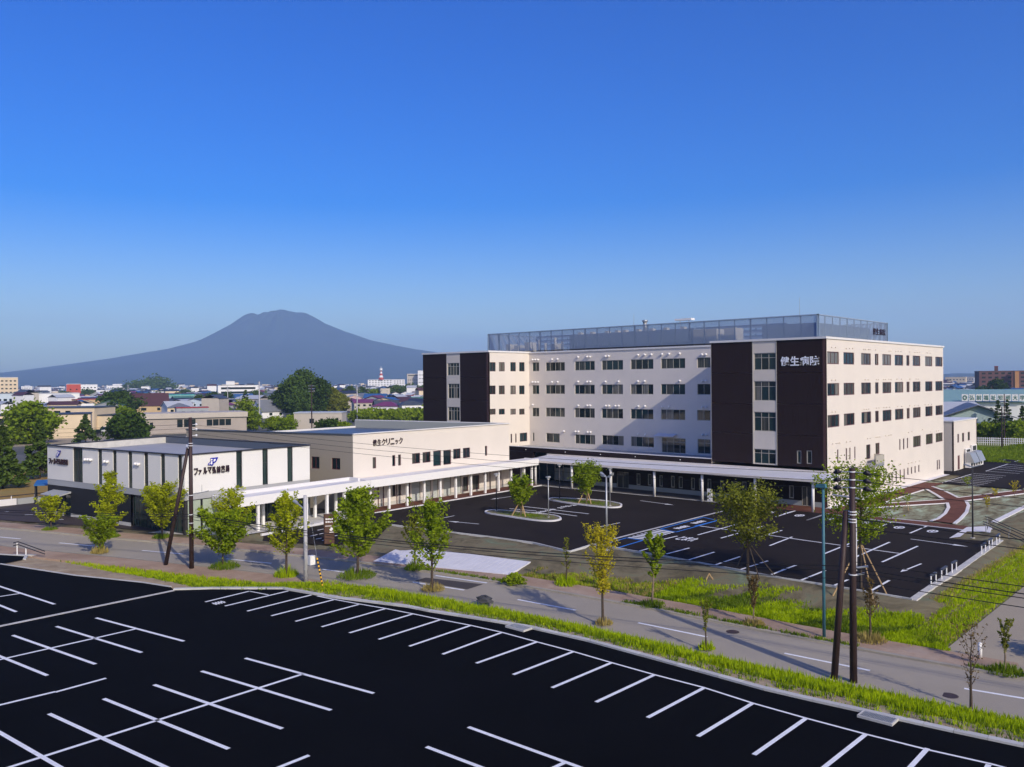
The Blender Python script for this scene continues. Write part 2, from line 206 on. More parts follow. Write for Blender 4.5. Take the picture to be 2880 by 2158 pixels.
 'whitekerb': [[-34.99, 7.32], [-30.62, 7.44], [-23.02, 7.84], [-12.93, 8.41], [-20.66, 8.01], [-13.14, 7.9]]}
HAZE_DENSITY, HAZE_COLOR = 1.35e-4, (.45, .67, 1.0)
# ---------------------------------------------------------------- helpers
def tag(o, label=None, cat=None, group=None, kind=None):
    if label: o['label'] = label
    if cat: o['category'] = cat
    if group: o['group'] = group
    if kind: o['kind'] = kind
    return o
def thing(name, label, cat, loc=(0, 0, 0), rz=0, group=None):
    o = bpy.data.objects.new(name, None); C.objects.link(o); o.empty_display_size = .3
    o.location = loc; o.rotation_euler = (0, 0, rz)
    return tag(o, label, cat, group)
def link(name, me, parent=None, loc=None, rz=None, keep=False):
    o = bpy.data.objects.new(name, me); C.objects.link(o)
    if loc is not None: o.location = loc
    if rz is not None: o.rotation_euler = (0, 0, rz)
    if parent is not None:
        o.parent = parent
        if not keep: o.matrix_parent_inverse = root_matrix(parent).inverted()
    return o
def root_matrix(o):
    m = Matrix.Translation(o.location) @ o.rotation_euler.to_matrix().to_4x4() @ Matrix.Diagonal((*o.scale, 1))
    if o.parent is not None: m = root_matrix(o.parent) @ o.matrix_parent_inverse @ m
    return m
class MB:
    def __init__(s): s.v = []; s.f = []; s.m = []
    def face(s, pts, m=0):
        n = len(s.v); s.v += [tuple(p) for p in pts]; s.f.append(tuple(range(n, n+len(pts)))); s.m.append(m)
    def hexa(s, b, t, m=0):
        n = len(s.v); s.v += [tuple(p) for p in b] + [tuple(p) for p in t]; k = len(b)
        s.f.append(tuple(n+i for i in reversed(range(k)))); s.f.append(tuple(n+k+i for i in range(k)))
        for i in range(k):
            j = (i+1) % k; s.f.append((n+i, n+j, n+k+j, n+k+i))
        s.m += [m]*(k+2)
    def box(s, x0, x1, y0, y1, z0, z1, m=0):
        s.hexa([(x0, y0, z0), (x1, y0, z0), (x1, y1, z0), (x0, y1, z0)], [(x0, y0, z1), (x1, y0, z1), (x1, y1, z1), (x0, y1, z1)], m)
    def prism(s, poly, z0, z1, m=0): s.hexa([(p[0], p[1], z0) for p in poly], [(p[0], p[1], z1) for p in poly], m)
    def fbox(s, F, u0, u1, z0, z1, n0, n1, m=0):
        s.hexa([F.p(u0, z0, n0), F.p(u1, z0, n0), F.p(u1, z0, n1), F.p(u0, z0, n1)], [F.p(u0, z1, n0), F.p(u1, z1, n0), F.p(u1, z1, n1), F.p(u0, z1, n1)], m)
    def bar(s, a, b, wd, z0, z1, m=0):
        a = Vector((a[0], a[1])); b = Vector((b[0], b[1])); d = (b-a).normalized(); n = Vector((-d.y, d.x))*wd/2
        s.prism([a+n, a-n, b-n, b+n], z0, z1, m)
    def tube(s, p0, p1, r0, r1=None, n=8, m=0, cap=True):
        r1 = r0 if r1 is None else r1; p0 = Vector(p0); p1 = Vector(p1); d = (p1-p0)
        if d.length < 1e-6: return
        d.normalize(); a = d.orthogonal().normalized(); b = d.cross(a); k = len(s.v)
        for p, r in ((p0, r0), (p1, r1)):
            for i in range(n):
                t = 2*PI*i/n; q = p + a*(r*math.cos(t)) + b*(r*math.sin(t)); s.v.append(tuple(q))
        for i in range(n):
            j = (i+1) % n; s.f.append((k+i, k+j, k+n+j, k+n+i)); s.m.append(m)
        if cap: s.f.append(tuple(k+i for i in reversed(range(n)))); s.f.append(tuple(k+n+i for i in range(n))); s.m += [m, m]
    def path(s, pts, r, n=6, m=0):
        for a, b in zip(pts[:-1], pts[1:]): s.tube(a, b, r, r, n, m, True)
    def ball(s, c, r, n=10, k=6, m=0, sz=1.0):
        b0 = len(s.v)
        for j in range(k+1):
            ph = -PI/2 + PI*j/k
            for i in range(n):
                t = 2*PI*i/n; s.v.append((c[0]+r*math.cos(ph)*math.cos(t), c[1]+r*math.cos(ph)*math.sin(t), c[2]+r*sz*math.sin(ph)))
        for j in range(k):
            for i in range(n):
                i2 = (i+1) % n; s.f.append((b0+j*n+i, b0+j*n+i2, b0+(j+1)*n+i2, b0+(j+1)*n+i)); s.m.append(m)
    def mesh(s, name, mats, smooth=False):
        me = bpy.data.meshes.new(name); me.from_pydata(s.v, [], s.f)
        if not isinstance(mats, (list, tuple)): mats = [mats]
        for mt in mats: me.materials.append(mt)
        if len(mats) > 1: me.polygons.foreach_set('material_index', s.m)
        if smooth: me.polygons.foreach_set('use_smooth', [True]*len(me.polygons))
        me.update(); return me
    def build(s, name, mats, parent=None, smooth=False): return link(name, s.mesh(name, mats, smooth), parent)
class Face:
    """a vertical wall plane: origin, direction along the wall, outward normal"""
    def __init__(s, p0, p1, flip=False):
        s.o = Vector((p0[0], p0[1], 0)); d = Vector((p1[0]-p0[0], p1[1]-p0[1], 0)); s.L = d.length; s.d = d.normalized()
        s.n = Vector((s.d.y, -s.d.x, 0))
        if flip: s.n = -s.n
    def p(s, u, z, n=0): return s.o + s.d*u + s.n*n + Vector((0, 0, z))
def wall(mb, F, u0, u1, z0, z1, ops, depth=.14, m=0, mr=None):
    """wall sheet with real openings and reveals"""
    mr = m if mr is None else mr
    ops = [o for o in ops if o[1] > u0+.01 and o[0] < u1-.01 and o[3] > z0+.01 and o[2] < z1-.01]
    us = sorted({u0, u1} | {min(max(a, u0), u1) for o in ops for a in o[:2]}); zs = sorted({z0, z1} | {min(max(a, z0), z1) for o in ops for a in o[2:]})
    for a, b in zip(us[:-1], us[1:]):
        run = None
        for c, d in zip(zs[:-1], zs[1:]):
            um, zm = (a+b)/2, (c+d)/2
            hole = any(o[0] < um < o[1] and o[2] < zm < o[3] for o in ops)
            if hole:
                if run: mb.face([F.p(a, run[0]), F.p(b, run[0]), F.p(b, run[1]), F.p(a, run[1])], m)
                run = None
            else: run = (run[0], d) if run else (c, d)
        if run: mb.face([F.p(a, run[0]), F.p(b, run[0]), F.p(b, run[1]), F.p(a, run[1])], m)
    for o in ops:
        a, b, c, d = o
        for q in (((a, c), (a, d)), ((b, d), (b, c)), ((b, c), (a, c)), ((a, d), (b, d))):
            (x0, y0), (x1, y1) = q; mb.face([F.p(x0, y0), F.p(x1, y1), F.p(x1, y1, -depth), F.p(x0, y0, -depth)], mr)
RW = random.Random(5)
def window(F, o, parent, fm, panes=1, name='window', depth=.12, t=.06, split=None, trans=None, glass=None):
    """frame ring with mullions, one child per pane"""
    a, b, c, d = o; mb = MB(); n0, n1 = -depth-.03, -depth+.045
    mb.fbox(F, a, b, c, c+t, n0, n1); mb.fbox(F, a, b, d-t, d, n0, n1); mb.fbox(F, a, a+t, c+t, d-t, n0, n1); mb.fbox(F, b-t, b, c+t, d-t, n0, n1)
    cuts = split or [i/panes for i in range(1, panes)]; us = [a+t] + [a+(b-a)*k for k in cuts] + [b-t]
    for u in us[1:-1]: mb.fbox(F, u-.03, u+.03, c+t, d-t, n0+.005, n1-.008)
    zc = [c+t, d-t]
    if trans:
        zt = c+(d-c)*trans; mb.fbox(F, a+t, b-t, zt-.03, zt+.03, n0+.01, n1-.012); zc = [c+t, zt, d-t]
    fr = mb.build(name, fm, parent)
    for z0, z1 in zip(zc[:-1], zc[1:]):
        for u0, u1 in zip(us[:-1], us[1:]):
            g = MB(); g.face([F.p(u0, z0, -depth), F.p(u1, z0, -depth), F.p(u1, z1, -depth), F.p(u0, z1, -depth)])
            g.build('pane', glass or RW.choice(GLASS), fr)
    return fr
# ---------------------------------------------------------------- materials
def nodes(name):
    m = bpy.data.materials.new(name); m.use_nodes = True; t = m.node_tree; return m, t, t.nodes['Principled BSDF']
def mat(name, col, rough=.7, metal=0, spec=.3, var=0.0, vscale=.5, bump=0, bscale=20, obj=0.0):
    m, t, b = nodes(name)
    b.inputs['Base Color'].default_value = (*col, 1); b.inputs['Roughness'].default_value = rough; b.inputs['Metallic'].default_value = metal
    b.inputs['Specular IOR Level'].default_value = spec
    if var or obj:
        mx = t.nodes.new('ShaderNodeMix'); mx.data_type = 'RGBA'; mx.blend_type = 'MULTIPLY'; mx.inputs[0].default_value = 1
        mx.inputs[6].default_value = (*col, 1); cr = t.nodes.new('ShaderNodeMapRange')
        if var:
            no = t.nodes.new('ShaderNodeTexNoise'); no.inputs['Scale'].default_value = vscale; no.inputs['Detail'].default_value = 5; no.inputs['Roughness'].default_value = .65
            tc = t.nodes.new('ShaderNodeNewGeometry'); t.links.new(tc.outputs['Position'], no.inputs['Vector']); t.links.new(no.outputs['Fac'], cr.inputs[0])
            cr.inputs[1].default_value = .3; cr.inputs[2].default_value = .7
        else:
            oi = t.nodes.new('ShaderNodeObjectInfo'); t.links.new(oi.outputs['Random'], cr.inputs[0]); var = obj
        cr.inputs[3].default_value = 1-var; cr.inputs[4].default_value = 1+var
        t.links.new(cr.outputs[0], mx.inputs[7]); t.links.new(mx.outputs[2], b.inputs['Base Color'])
    if bump:
        n2 = t.nodes.new('ShaderNodeTexNoise'); n2.inputs['Scale'].default_value = bscale; n2.inputs['Detail'].default_value = 4
        g2 = t.nodes.new('ShaderNodeNewGeometry'); t.links.new(g2.outputs['Position'], n2.inputs['Vector'])
        bp = t.nodes.new('ShaderNodeBump'); bp.inputs['Strength'].default_value = bump; bp.inputs['Distance'].default_value = .05
        t.links.new(n2.outputs['Fac'], bp.inputs['Height']); t.links.new(bp.outputs[0], b.inputs['Normal'])
    return m
def ramp_mat(name, stops, scale=.4, rough=.95, detail=8, dist=.4, bump=.3, bscale=6, stretch=None):
    """ground-like material: noise through a colour ramp"""
    m, t, b = nodes(name); b.inputs['Roughness'].default_value = rough; b.inputs['Specular IOR Level'].default_value = .12
    g = t.nodes.new('ShaderNodeNewGeometry'); no = t.nodes.new('ShaderNodeTexNoise'); no.inputs['Scale'].default_value = scale
    no.inputs['Detail'].default_value = detail; no.inputs['Roughness'].default_value = .68; no.inputs['Distortion'].default_value = dist
    mp = t.nodes.new('ShaderNodeMapping'); t.links.new(g.outputs['Position'], mp.inputs['Vector']); t.links.new(mp.outputs[0], no.inputs['Vector'])
    if stretch: mp.inputs['Rotation'].default_value = (0, 0, stretch[0]); mp.inputs['Scale'].default_value = (stretch[1], stretch[2], 1)
    cr = t.nodes.new('ShaderNodeValToRGB'); e = cr.color_ramp.elements
    while len(e) < len(stops): e.new(.5)
    for k, (p, c) in enumerate(stops): e[k].position = p; e[k].color = (*c, 1)
    t.links.new(no.outputs['Fac'], cr.inputs[0]); t.links.new(cr.outputs[0], b.inputs['Base Color'])
    n2 = t.nodes.new('ShaderNodeTexNoise'); n2.inputs['Scale'].default_value = bscale; n2.inputs['Detail'].default_value = 5
    t.links.new(g.outputs['Position'], n2.inputs['Vector'])
    bp = t.nodes.new('ShaderNodeBump'); bp.inputs['Strength'].default_value = bump; bp.inputs['Distance'].default_value = .08
    t.links.new(n2.outputs['Fac'], bp.inputs['Height']); t.links.new(bp.outputs[0], b.inputs['Normal'])
    return m
def leaf_mat(name, c0, c1, trans=.35):
    m, t, b = nodes(name); t.nodes.remove(b); out = t.nodes['Material Output']
    g = t.nodes.new('ShaderNodeNewGeometry'); no = t.nodes.new('ShaderNodeTexNoise'); no.inputs['Scale'].default_value = 1.6; no.inputs['Detail'].default_value = 4
    t.links.new(g.outputs['Position'], no.inputs['Vector']); cr = t.nodes.new('ShaderNodeMapRange'); cr.inputs[1].default_value = .32; cr.inputs[2].default_value = .68
    t.links.new(no.outputs['Fac'], cr.inputs[0]); mx = t.nodes.new('ShaderNodeMix'); mx.data_type = 'RGBA'
    mx.inputs[6].default_value = (*c0, 1); mx.inputs[7].default_value = (*c1, 1); t.links.new(cr.outputs[0], mx.inputs[0])
    d = t.nodes.new('ShaderNodeBsdfDiffuse'); tr = t.nodes.new('ShaderNodeBsdfTranslucent'); ms = t.nodes.new('ShaderNodeMixShader'); ms.inputs[0].default_value = trans
    t.links.new(mx.outputs[2], d.inputs[0]); t.links.new(mx.outputs[2], tr.inputs[0]); t.links.new(d.outputs[0], ms.inputs[1]); t.links.new(tr.outputs[0], ms.inputs[2])
    t.links.new(ms.outputs[0], out.inputs[0]); return m
def rib_mat(name, col, pitch, axis, rough=.5, depth=.25):
    """metal siding with fine vertical ribs (too fine to pick apart)"""
    m, t, b = nodes(name); b.inputs['Base Color'].default_value = (*col, 1); b.inputs['Roughness'].default_value = rough
    g = t.nodes.new('ShaderNodeNewGeometry'); wv = t.nodes.new('ShaderNodeTexWave'); wv.bands_direction = axis; wv.inputs['Scale'].default_value = 1/pitch*.314
    b.inputs['Specular IOR Level'].default_value = .15; t.links.new(g.outputs['Position'], wv.inputs['Vector']); bp = t.nodes.new('ShaderNodeBump'); bp.inputs['Strength'].default_value = depth; bp.inputs['Distance'].default_value = .02
    t.links.new(wv.outputs['Fac'], bp.inputs['Height']); t.links.new(bp.outputs[0], b.inputs['Normal']); return m
def asphalt(name, col, wear=.25, spec=.25, rough=.85):
    m, t, b = nodes(name); b.inputs['Roughness'].default_value = rough; b.inputs['Specular IOR Level'].default_value = spec
    g = t.nodes.new('ShaderNodeNewGeometry'); n1 = t.nodes.new('ShaderNodeTexNoise'); n1.inputs['Scale'].default_value = .12; n1.inputs['Detail'].default_value = 7; n1.inputs['Roughness'].default_value = .7
    n2 = t.nodes.new('ShaderNodeTexNoise'); n2.inputs['Scale'].default_value = 14; n2.inputs['Detail'].default_value = 3
    t.links.new(g.outputs['Position'], n1.inputs['Vector']); t.links.new(g.outputs['Position'], n2.inputs['Vector'])
    a = t.nodes.new('ShaderNodeMath'); a.operation = 'MULTIPLY_ADD'; a.inputs[1].default_value = .35; t.links.new(n2.outputs['Fac'], a.inputs[0]); t.links.new(n1.outputs['Fac'], a.inputs[2])
    r = t.nodes.new('ShaderNodeMapRange'); r.inputs[1].default_value = .45; r.inputs[2].default_value = .9; r.inputs[3].default_value = 1-wear; r.inputs[4].default_value = 1+wear
    t.links.new(a.outputs[0], r.inputs[0]); mx = t.nodes.new('ShaderNodeMix'); mx.data_type = 'RGBA'; mx.blend_type = 'MULTIPLY'; mx.inputs[0].default_value = 1
    mx.inputs[6].default_value = (*col, 1); t.links.new(r.outputs[0], mx.inputs[7]); t.links.new(mx.outputs[2], b.inputs['Base Color'])
    bp = t.nodes.new('ShaderNodeBump'); bp.inputs['Strength'].default_value = .15; bp.inputs['Distance'].default_value = .01; t.links.new(n2.outputs['Fac'], bp.inputs['Height']); t.links.new(bp.outputs[0], b.inputs['Normal'])
    return m
M = {}
M['lot_black'] = asphalt('new_asphalt_black', (.0032, .0032, .0040), .3, .06, .95)
M['lot_dark'] = asphalt('new_asphalt', (.0215, .0165, .0145), .22, .08)
M['road'] = asphalt('worn_asphalt', (.34, .30, .24), .1, .1)
M['road_patch'] = asphalt('asphalt_patch', (.07, .06, .055), .15, .2)
M['road_side'] = asphalt('side_road_asphalt', (.36, .305, .225), .12, .1)
M['paint'] = mat('white_road_paint', (.78, .78, .78), .7, var=.1, vscale=3)
M['paint_blue'] = mat('blue_road_paint', (.03, .2, .62), .7, var=.1, vscale=3)
M['walk'] = ramp_mat('red_block_paving', [(.3, (.27, .185, .13)), (.5, (.36, .25, .175)), (.7, (.42, .32, .24))], .35, .9, 6, .2, .15, 30)
M['conc'] = mat('pale_concrete', (.52, .5, .46), .85, var=.16, vscale=.8, bump=.1)
M['conc_white'] = mat('new_white_concrete', (.68, .66, .66), .85, var=.07, vscale=.6)
M['kerb_dull'] = mat('weathered_kerb', (.36, .32, .25), .85, var=.12, vscale=.8)
M['kerb'] = mat('kerb_concrete', (.5, .49, .46), .85, obj=.12)
M['brick_path'] = ramp_mat('red_brown_paving', [(.3, (.105, .042, .03)), (.6, (.15, .062, .042)), (.8, (.18, .085, .06))], .6, .9, 6, .2, .12, 30)
M['soil'] = ramp_mat('bank_soil_with_sprayed_seed', [(.28, (.065, .055, .03)), (.42, (.125, .105, .06)), (.54, (.20, .168, .098)), (.63, (.15, .17, .10)), (.78, (.24, .29, .19))], .3, .95, 9, .8, .6, 3)
M['plaza_soil'] = ramp_mat('seeded_soil_blue_green', [(.34, (.09, .08, .045)), (.47, (.2, .18, .11)), (.56, (.27, .29, .19)), (.7, (.42, .54, .40))], .55, .95, 9, .5, .5, 5, (0.7, .5, 1.4))
M['sand'] = ramp_mat('sandy_verge', [(.3, (.27, .2, .12)), (.5, (.37, .285, .185)), (.68, (.44, .36, .24))], .7, .95, 9, .4, .6, 4)
M['field'] = ramp_mat('rough_field', [(.3, (.06, .075, .02)), (.5, (.1, .125, .03)), (.65, (.17, .17, .05)), (.8, (.26, .22, .09))], .06, .95, 8, .6, .4, 2)
M['meadow'] = ramp_mat('dry_meadow', [(.3, (.2, .13, .03)), (.5, (.32, .2, .06)), (.7, (.3, .24, .08))], .1, .95, 7, .5, .3, 2)
M['green_field'] = ramp_mat('green_meadow', [(.3, (.06, .09, .012)), (.5, (.13, .17, .02)), (.7, (.22, .22, .035))], .12, .95, 7, .5, .4, 2)
M['town'] = ramp_mat('town_ground', [(.3, (.05, .06, .045)), (.5, (.12, .12, .11)), (.7, (.2, .19, .17))], .02, .95, 6, .3, .1, 1)
M['cream'] = mat('cream_siding', (.70, .635, .565), .6, var=.035, vscale=.25)
M['cream_dark'] = mat('greige_and_shaded_siding', (.66, .59, .51), .6, var=.035, vscale=.25)  # beige of the strip walls; also stands for shade on the annex side
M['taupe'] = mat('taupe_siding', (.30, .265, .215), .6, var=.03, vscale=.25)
M['brown'] = rib_mat('dark_brown_ribbed_siding', (.026, .0145, .0135), .35, 'Y', .5, .2)
M['brown_flat'] = mat('dark_brown_siding', (.021, .013, .0125), .6, spec=.12)
M['trim'] = mat('red_brown_trim', (.085, .042, .035), .5)
M['frame'] = mat('maroon_window_frame', (.10, .03, .035), .45)
M['frame_pale'] = mat('pale_window_frame', (.42, .39, .33), .45)
M['coping'] = mat('white_metal_coping', (.72, .70, .68), .4)
M['white'] = mat('white_paint', (.8, .78, .76), .45)
M['white_panel'] = mat('white_panel', (.72, .70, .66), .5, var=.02, vscale=.3)
M['grey_panel'] = mat('blue_grey_panel', (.34, .35, .36), .55)
M['black_panel'] = mat('black_panel', (.012, .012, .016), .5, var=.2, vscale=.6)
M['roof_grey'] = mat('roof_membrane', (.36, .36, .36), .8, var=.06, vscale=.4)
M['roof_blue'] = mat('blue_grey_metal_roof', (.085, .105, .14), .4, var=.06, vscale=.4)
M['parapet'] = mat('parapet_metal', (.32, .33, .31), .5)
M['roof_white'] = mat('canopy_roof_metal', (.60, .60, .64), .45, var=.05, vscale=.8)
M['soffit'] = mat('soffit_board', (.42, .41, .39), .7)
M['screen'] = mat('louvre_metal', (.27, .34, .45), .4)
M['steel'] = mat('galvanised_steel', (.45, .46, .46), .45, metal=.6)
M['steel_dark'] = mat('dark_painted_steel', (.035, .033, .036), .45)
M['equip'] = mat('cream_equipment', (.62, .58, .48), .5)
M['pole_brown'] = mat('brown_coated_pole', (.04, .023, .022), .55, var=.2, vscale=1.5)
M['pole_grey'] = mat('concrete_pole', (.44, .43, .45), .7, var=.1, vscale=2)
M['pole_teal'] = mat('teal_painted_steel', (.05, .15, .19), .5)
M['wire'] = mat('cable_black', (.012, .012, .014), .6)
M['porcelain'] = mat('white_porcelain', (.75, .75, .78), .25)
M['ins_black'] = mat('insulator_cover', (.012, .009, .02), .5)
M['yellow'] = mat('yellow_plastic', (.75, .4, .01), .5)
M['black'] = mat('black_rubber', (.01, .01, .01), .7)
M['wood'] = mat('peeled_log', (.4, .27, .13), .8, var=.15, vscale=4)
M['wood_dark'] = mat('dark_log', (.06, .045, .03), .85, var=.2, vscale=4)
M['bark'] = mat('bark', (.07, .05, .036), .9, var=.25, vscale=5, bump=.3)
M['bark_pale'] = mat('pale_bark', (.2, .15, .1), .9, var=.2, vscale=5)
M['blue_logo'] = mat('logo_blue', (.006, .012, .33), .4)
M['letter_dark'] = mat('letter_brown', (.03, .014, .02), .45)
M['letter_white'] = mat('letter_white', (.82, .84, .9), .35)
M['pylon'] = mat('pylon_brown', (.1, .052, .032), .5)
M['pylon_dark'] = mat('pylon_side', (.03, .01, .014), .5)
M['glass_green'] = mat('green_tinted_panel', (.36, .42, .33), .12, spec=.5)
M['blind'] = mat('frosted_blind_panel', (.5, .53, .5), .3, spec=.5)
M['blue_roof'] = mat('blue_sheet_roof', (.03, .13, .32), .45)
def glass(name, c, stripe=None):
    m, t, b = nodes(name); b.inputs['Base Color'].default_value = (*c, 1); b.inputs['Roughness'].default_value = .06; b.inputs['Specular IOR Level'].default_value = .5
    if stripe:
        g = t.nodes.new('ShaderNodeNewGeometry'); wv = t.nodes.new('ShaderNodeTexNoise'); wv.inputs['Scale'].default_value = 5; mp = t.nodes.new('ShaderNodeMapping'); mp.inputs['Scale'].default_value = (1, 1, .03)
        t.links.new(g.outputs['Position'], mp.inputs['Vector']); t.links.new(mp.outputs[0], wv.inputs['Vector'])
        cr = t.nodes.new('ShaderNodeValToRGB'); cr.color_ramp.elements[0].position = .38; cr.color_ramp.elements[1].position = .62
        cr.color_ramp.elements[0].color = (*c, 1); cr.color_ramp.elements[1].color = (*stripe, 1)
        t.links.new(wv.outputs['Fac'], cr.inputs[0]); t.links.new(cr.outputs[0], b.inputs['Base Color'])
    return m
M['g1'] = glass('window_glass_dark', (.008, .016, .018)); M['g2'] = glass('window_glass_teal', (.014, .034, .038))
M['g3'] = glass('window_glass_curtain', (.1, .1, .085), (.2, .19, .165)); M['g4'] = glass('window_glass_shade', (.035, .04, .036), (.09, .088, .076))
M['g5'] = glass('window_glass_pale', (.3, .31, .3)); M['gg'] = glass('green_glass', (.012, .024, .023), (.035, .055, .048))
GLASS = [M['g1'], M['g1'], M['g2'], M['g2'], M['g4'], M['g4'], M['g3']]
GLASS_R = [M['g4'], M['g4'], M['g3'], M['g2']]
LEAF = {'bright': leaf_mat('leaves_yellow_green', (.27, .31, .012), (.52, .56, .02), .45), 'mid': leaf_mat('leaves_green', (.13, .2, .012), (.34, .43, .02), .42),
        'yellow': leaf_mat('leaves_yellow', (.38, .33, .02), (.58, .49, .03)), 'dark': leaf_mat('leaves_dark', (.03, .06, .01), (.08, .13, .02), .2),
        'pine': leaf_mat('needles', (.04, .075, .018), (.11, .16, .03), .15), 'olive': leaf_mat('leaves_olive', (.13, .145, .02), (.26, .28, .035)), 'brown': leaf_mat('leaves_brown', (.11, .07, .03), (.2, .14, .05)),
        'far': leaf_mat('leaves_far', (.045, .085, .02), (.11, .17, .03), .2), 'lime': leaf_mat('leaves_lime', (.12, .19, .012), (.25, .33, .02))}
GRASS = {'tall': leaf_mat('grass_bright', (.27, .38, .006), (.5, .62, .012), .45), 'dark': leaf_mat('grass_dark', (.09, .15, .012), (.22, .31, .02), .35), 'dry': leaf_mat('grass_dry', (.3, .24, .07), (.45, .36, .12), .3)}
# ---------------------------------------------------------------- setting: terrain, road, pavements, car parks
def zr(y): return 0.4 - (50 - min(max(y, -60), 50))*0.0155
CL0 = [(-106, 140), (-95, 112), (-86, 88), (-80.2, 73.5), (-76.6, 64.5), (-73.2, 55.97), (-69.44, 45.86), (-65.49, 36.75), (-61.95, 28.02), (-58.39, 18.67), (-56.02, 9.9), (-54.11, .51),
       (-52.83, -9.06), (-51.96, -18.75), (-50.77, -28.07), (-49.4, -36), (-47.2, -48), (-44, -65), (-38, -90), (-30, -115)]
def catmull(P, n=6):
    out = []
    for i in range(1, len(P)-2):
        p0, p1, p2, p3 = [Vector(P[i+k]) for k in (-1, 0, 1, 2)]
        for k in range(n):
            t = k/n; out.append(.5*((2*p1) + (-p0+p2)*t + (2*p0-5*p1+4*p2-p3)*t*t + (-p0+3*p1-3*p2+p3)*t**3))
    out.append(Vector(P[-2])); return out
CL = catmull(CL0, 6)
CN = []
for i in range(len(CL)):
    t = (CL[min(i+1, len(CL)-1)] - CL[max(i-1, 0)]).normalized(); CN.append(Vector((-t.y, t.x)))
def off(i, o): return CL[i] + CN[i]*o
def strip_mesh(mb, o0, o1, dz, i0=0, i1=None, m=0):
    i1 = len(CL)-1 if i1 is None else i1
    for i in range(i0, i1):
        z0, z1 = zr(CL[i].y)+dz, zr(CL[i+1].y)+dz; a, b, c, d = off(i, o0), off(i, o1), off(i+1, o1), off(i+1, o0)
        mb.face([(a.x, a.y, z0), (b.x, b.y, z0), (c.x, c.y, z1), (d.x, d.y, z1)], m)
def inside(p, poly):
    x, y = p; c = False; n = len(poly)
    for i in range(n):
        x0, y0 = poly[i]; x1, y1 = poly[i-1]
        if (y0 > y) != (y1 > y) and x < (x1-x0)*(y-y0)/(y1-y0)+x0: c = not c
    return c
def dseg(p, a, b):
    ax, ay = a; bx, by = b; dx, dy = bx-ax, by-ay; t = ((p[0]-ax)*dx+(p[1]-ay)*dy)/max(dx*dx+dy*dy, 1e-9); t = min(1, max(0, t))
    return math.hypot(p[0]-ax-t*dx, p[1]-ay-t*dy)
def dpoly(p, poly):
    if inside(p, poly): return 0
    return min(dseg(p, poly[i], poly[i-1]) for i in range(len(poly)))
KN = [tuple(p) for p in D['nearkerb']]
NEAR = [(-125, 78), (-92, 78), (-80.5, 53)] + KN + [(-59.3, -40), (-57.5, -60), (-54, -97), (-127, -97)]
HK = [tuple(p) for p in D['hkerb']]; HK2 = [tuple(p) for p in D['hkerb2']]
PLAT = list(reversed(HK)) + [(-43.5, 36), (-45, 44), (-47, 75), (-47, 130), (80, 130), (80, -18.3), (16, -18.2), (-1, -17.9), (-5.5, -18.6), (-8.5, -19.2)] + list(reversed(HK2[:-1]))
PHAR = [(-44.5, 37.6), (-53.8, 36.3), (-57.2, 38), (-59.5, 43), (-63, 51.5), (-67.5, 62), (-71.5, 72), (-76, 84), (-47, 84), (-44.5, 44)]
DRIVE_LINES = [(-51.0, 31.7, -46.7, 32.5), (-48.4, 34.0, -44.8, 34.7), (-49.2, 29.9, -45.5, 30.9), (-51.4, 29.9, -50.6, 30.0), (-51.4, 28.8, -50.6, 28.9)]
DRIVE = [(-41.0, 31.2), (-46.8, 25.9), (-52.2, 25.8), (-55.3, 33.2), (-53.9, 35.3), (-44.6, 36.5), (-37.6, 38.5), (-36.6, 38.7), (-35, 36)]
SIDE = [(-46.2, -25.9), (-44.5, -25.5), (-41, -25.5), (80, -25.3), (80, -35.5), (-41, -35.5), (-43.5, -36.5)]
def terrain(x, y):
    p = (x, y); ws = zs = 0
    for poly, z in ((NEAR, .5), (PLAT, 0), (PHAR, .35), (DRIVE, .03), (SIDE, -.75)):
        d = dpoly(p, poly)
        if d == 0: return z-.11
        k = 1/(d*d+.02); ws += k; zs += k*z
    best = min(range(len(CL)), key=lambda i: (CL[i].x-x)**2+(CL[i].y-y)**2)
    near_side = (Vector((x, y))-CL[best]).dot(CN[best]) < 0 and y < 15
    d = max(0, math.hypot(CL[best].x-x, CL[best].y-y)-(3.3 if near_side else 5.75))
    if d == 0: return zr(y)-.09
    k = 1/(d*d+.02); ws += k; zs += k*zr(y)
    return zs/ws
rt = random.Random(3)
X0, X1, Y0, Y1 = -125, 79, -96, 128
# finer grid where the slopes show
xs = []; x = X0
while x < X1: xs.append(x); x += .75 if -78 < x < -2 else 3
xs.append(X1); ys = []; y = Y0
while y < Y1: ys.append(y); y += .75 if -34 < y < 46 else 3
ys.append(Y1)
H = {}
mb = MB()
for i, x in enumerate(xs):
    for j, y in enumerate(ys):
        z = terrain(x, y); H[i, j] = z; mb.v.append((x, y, z + rt.uniform(-.035, .035)))
nj = len(ys)
for i in range(len(xs)-1):
    for j in range(nj-1):
        mb.f.append((i*nj+j, (i+1)*nj+j, (i+1)*nj+j+1, i*nj+j+1)); cx, cy = (xs[i]+xs[i+1])/2, (ys[j]+ys[j+1])/2
        k = min(range(0, len(CL), 2), key=lambda q: (CL[q].x-cx)**2+(CL[q].y-cy)**2); side = (Vector((cx, cy))-CL[k]).dot(CN[k])
        if side < 0: mi = 0
        elif cy > 79 and cx < -40: mi = 2
        elif cx > 50 or cy > 80: mi = 3
        elif inside((cx, cy), PLAT) and -6 < cx < 40 and cy < 2: mi = 4
        else: mi = 1
        mb.m.append(mi)
tag(mb.build('terrain', [M['sand'], M['soil'], M['meadow'], M['field'], M['plaza_soil']], smooth=True), kind='structure')
def ground_z(x, y):
    i = min(range(len(xs)), key=lambda k: abs(xs[k]-x)); j = min(range(len(ys)), key=lambda k: abs(ys[k]-y)); return H[i, j]
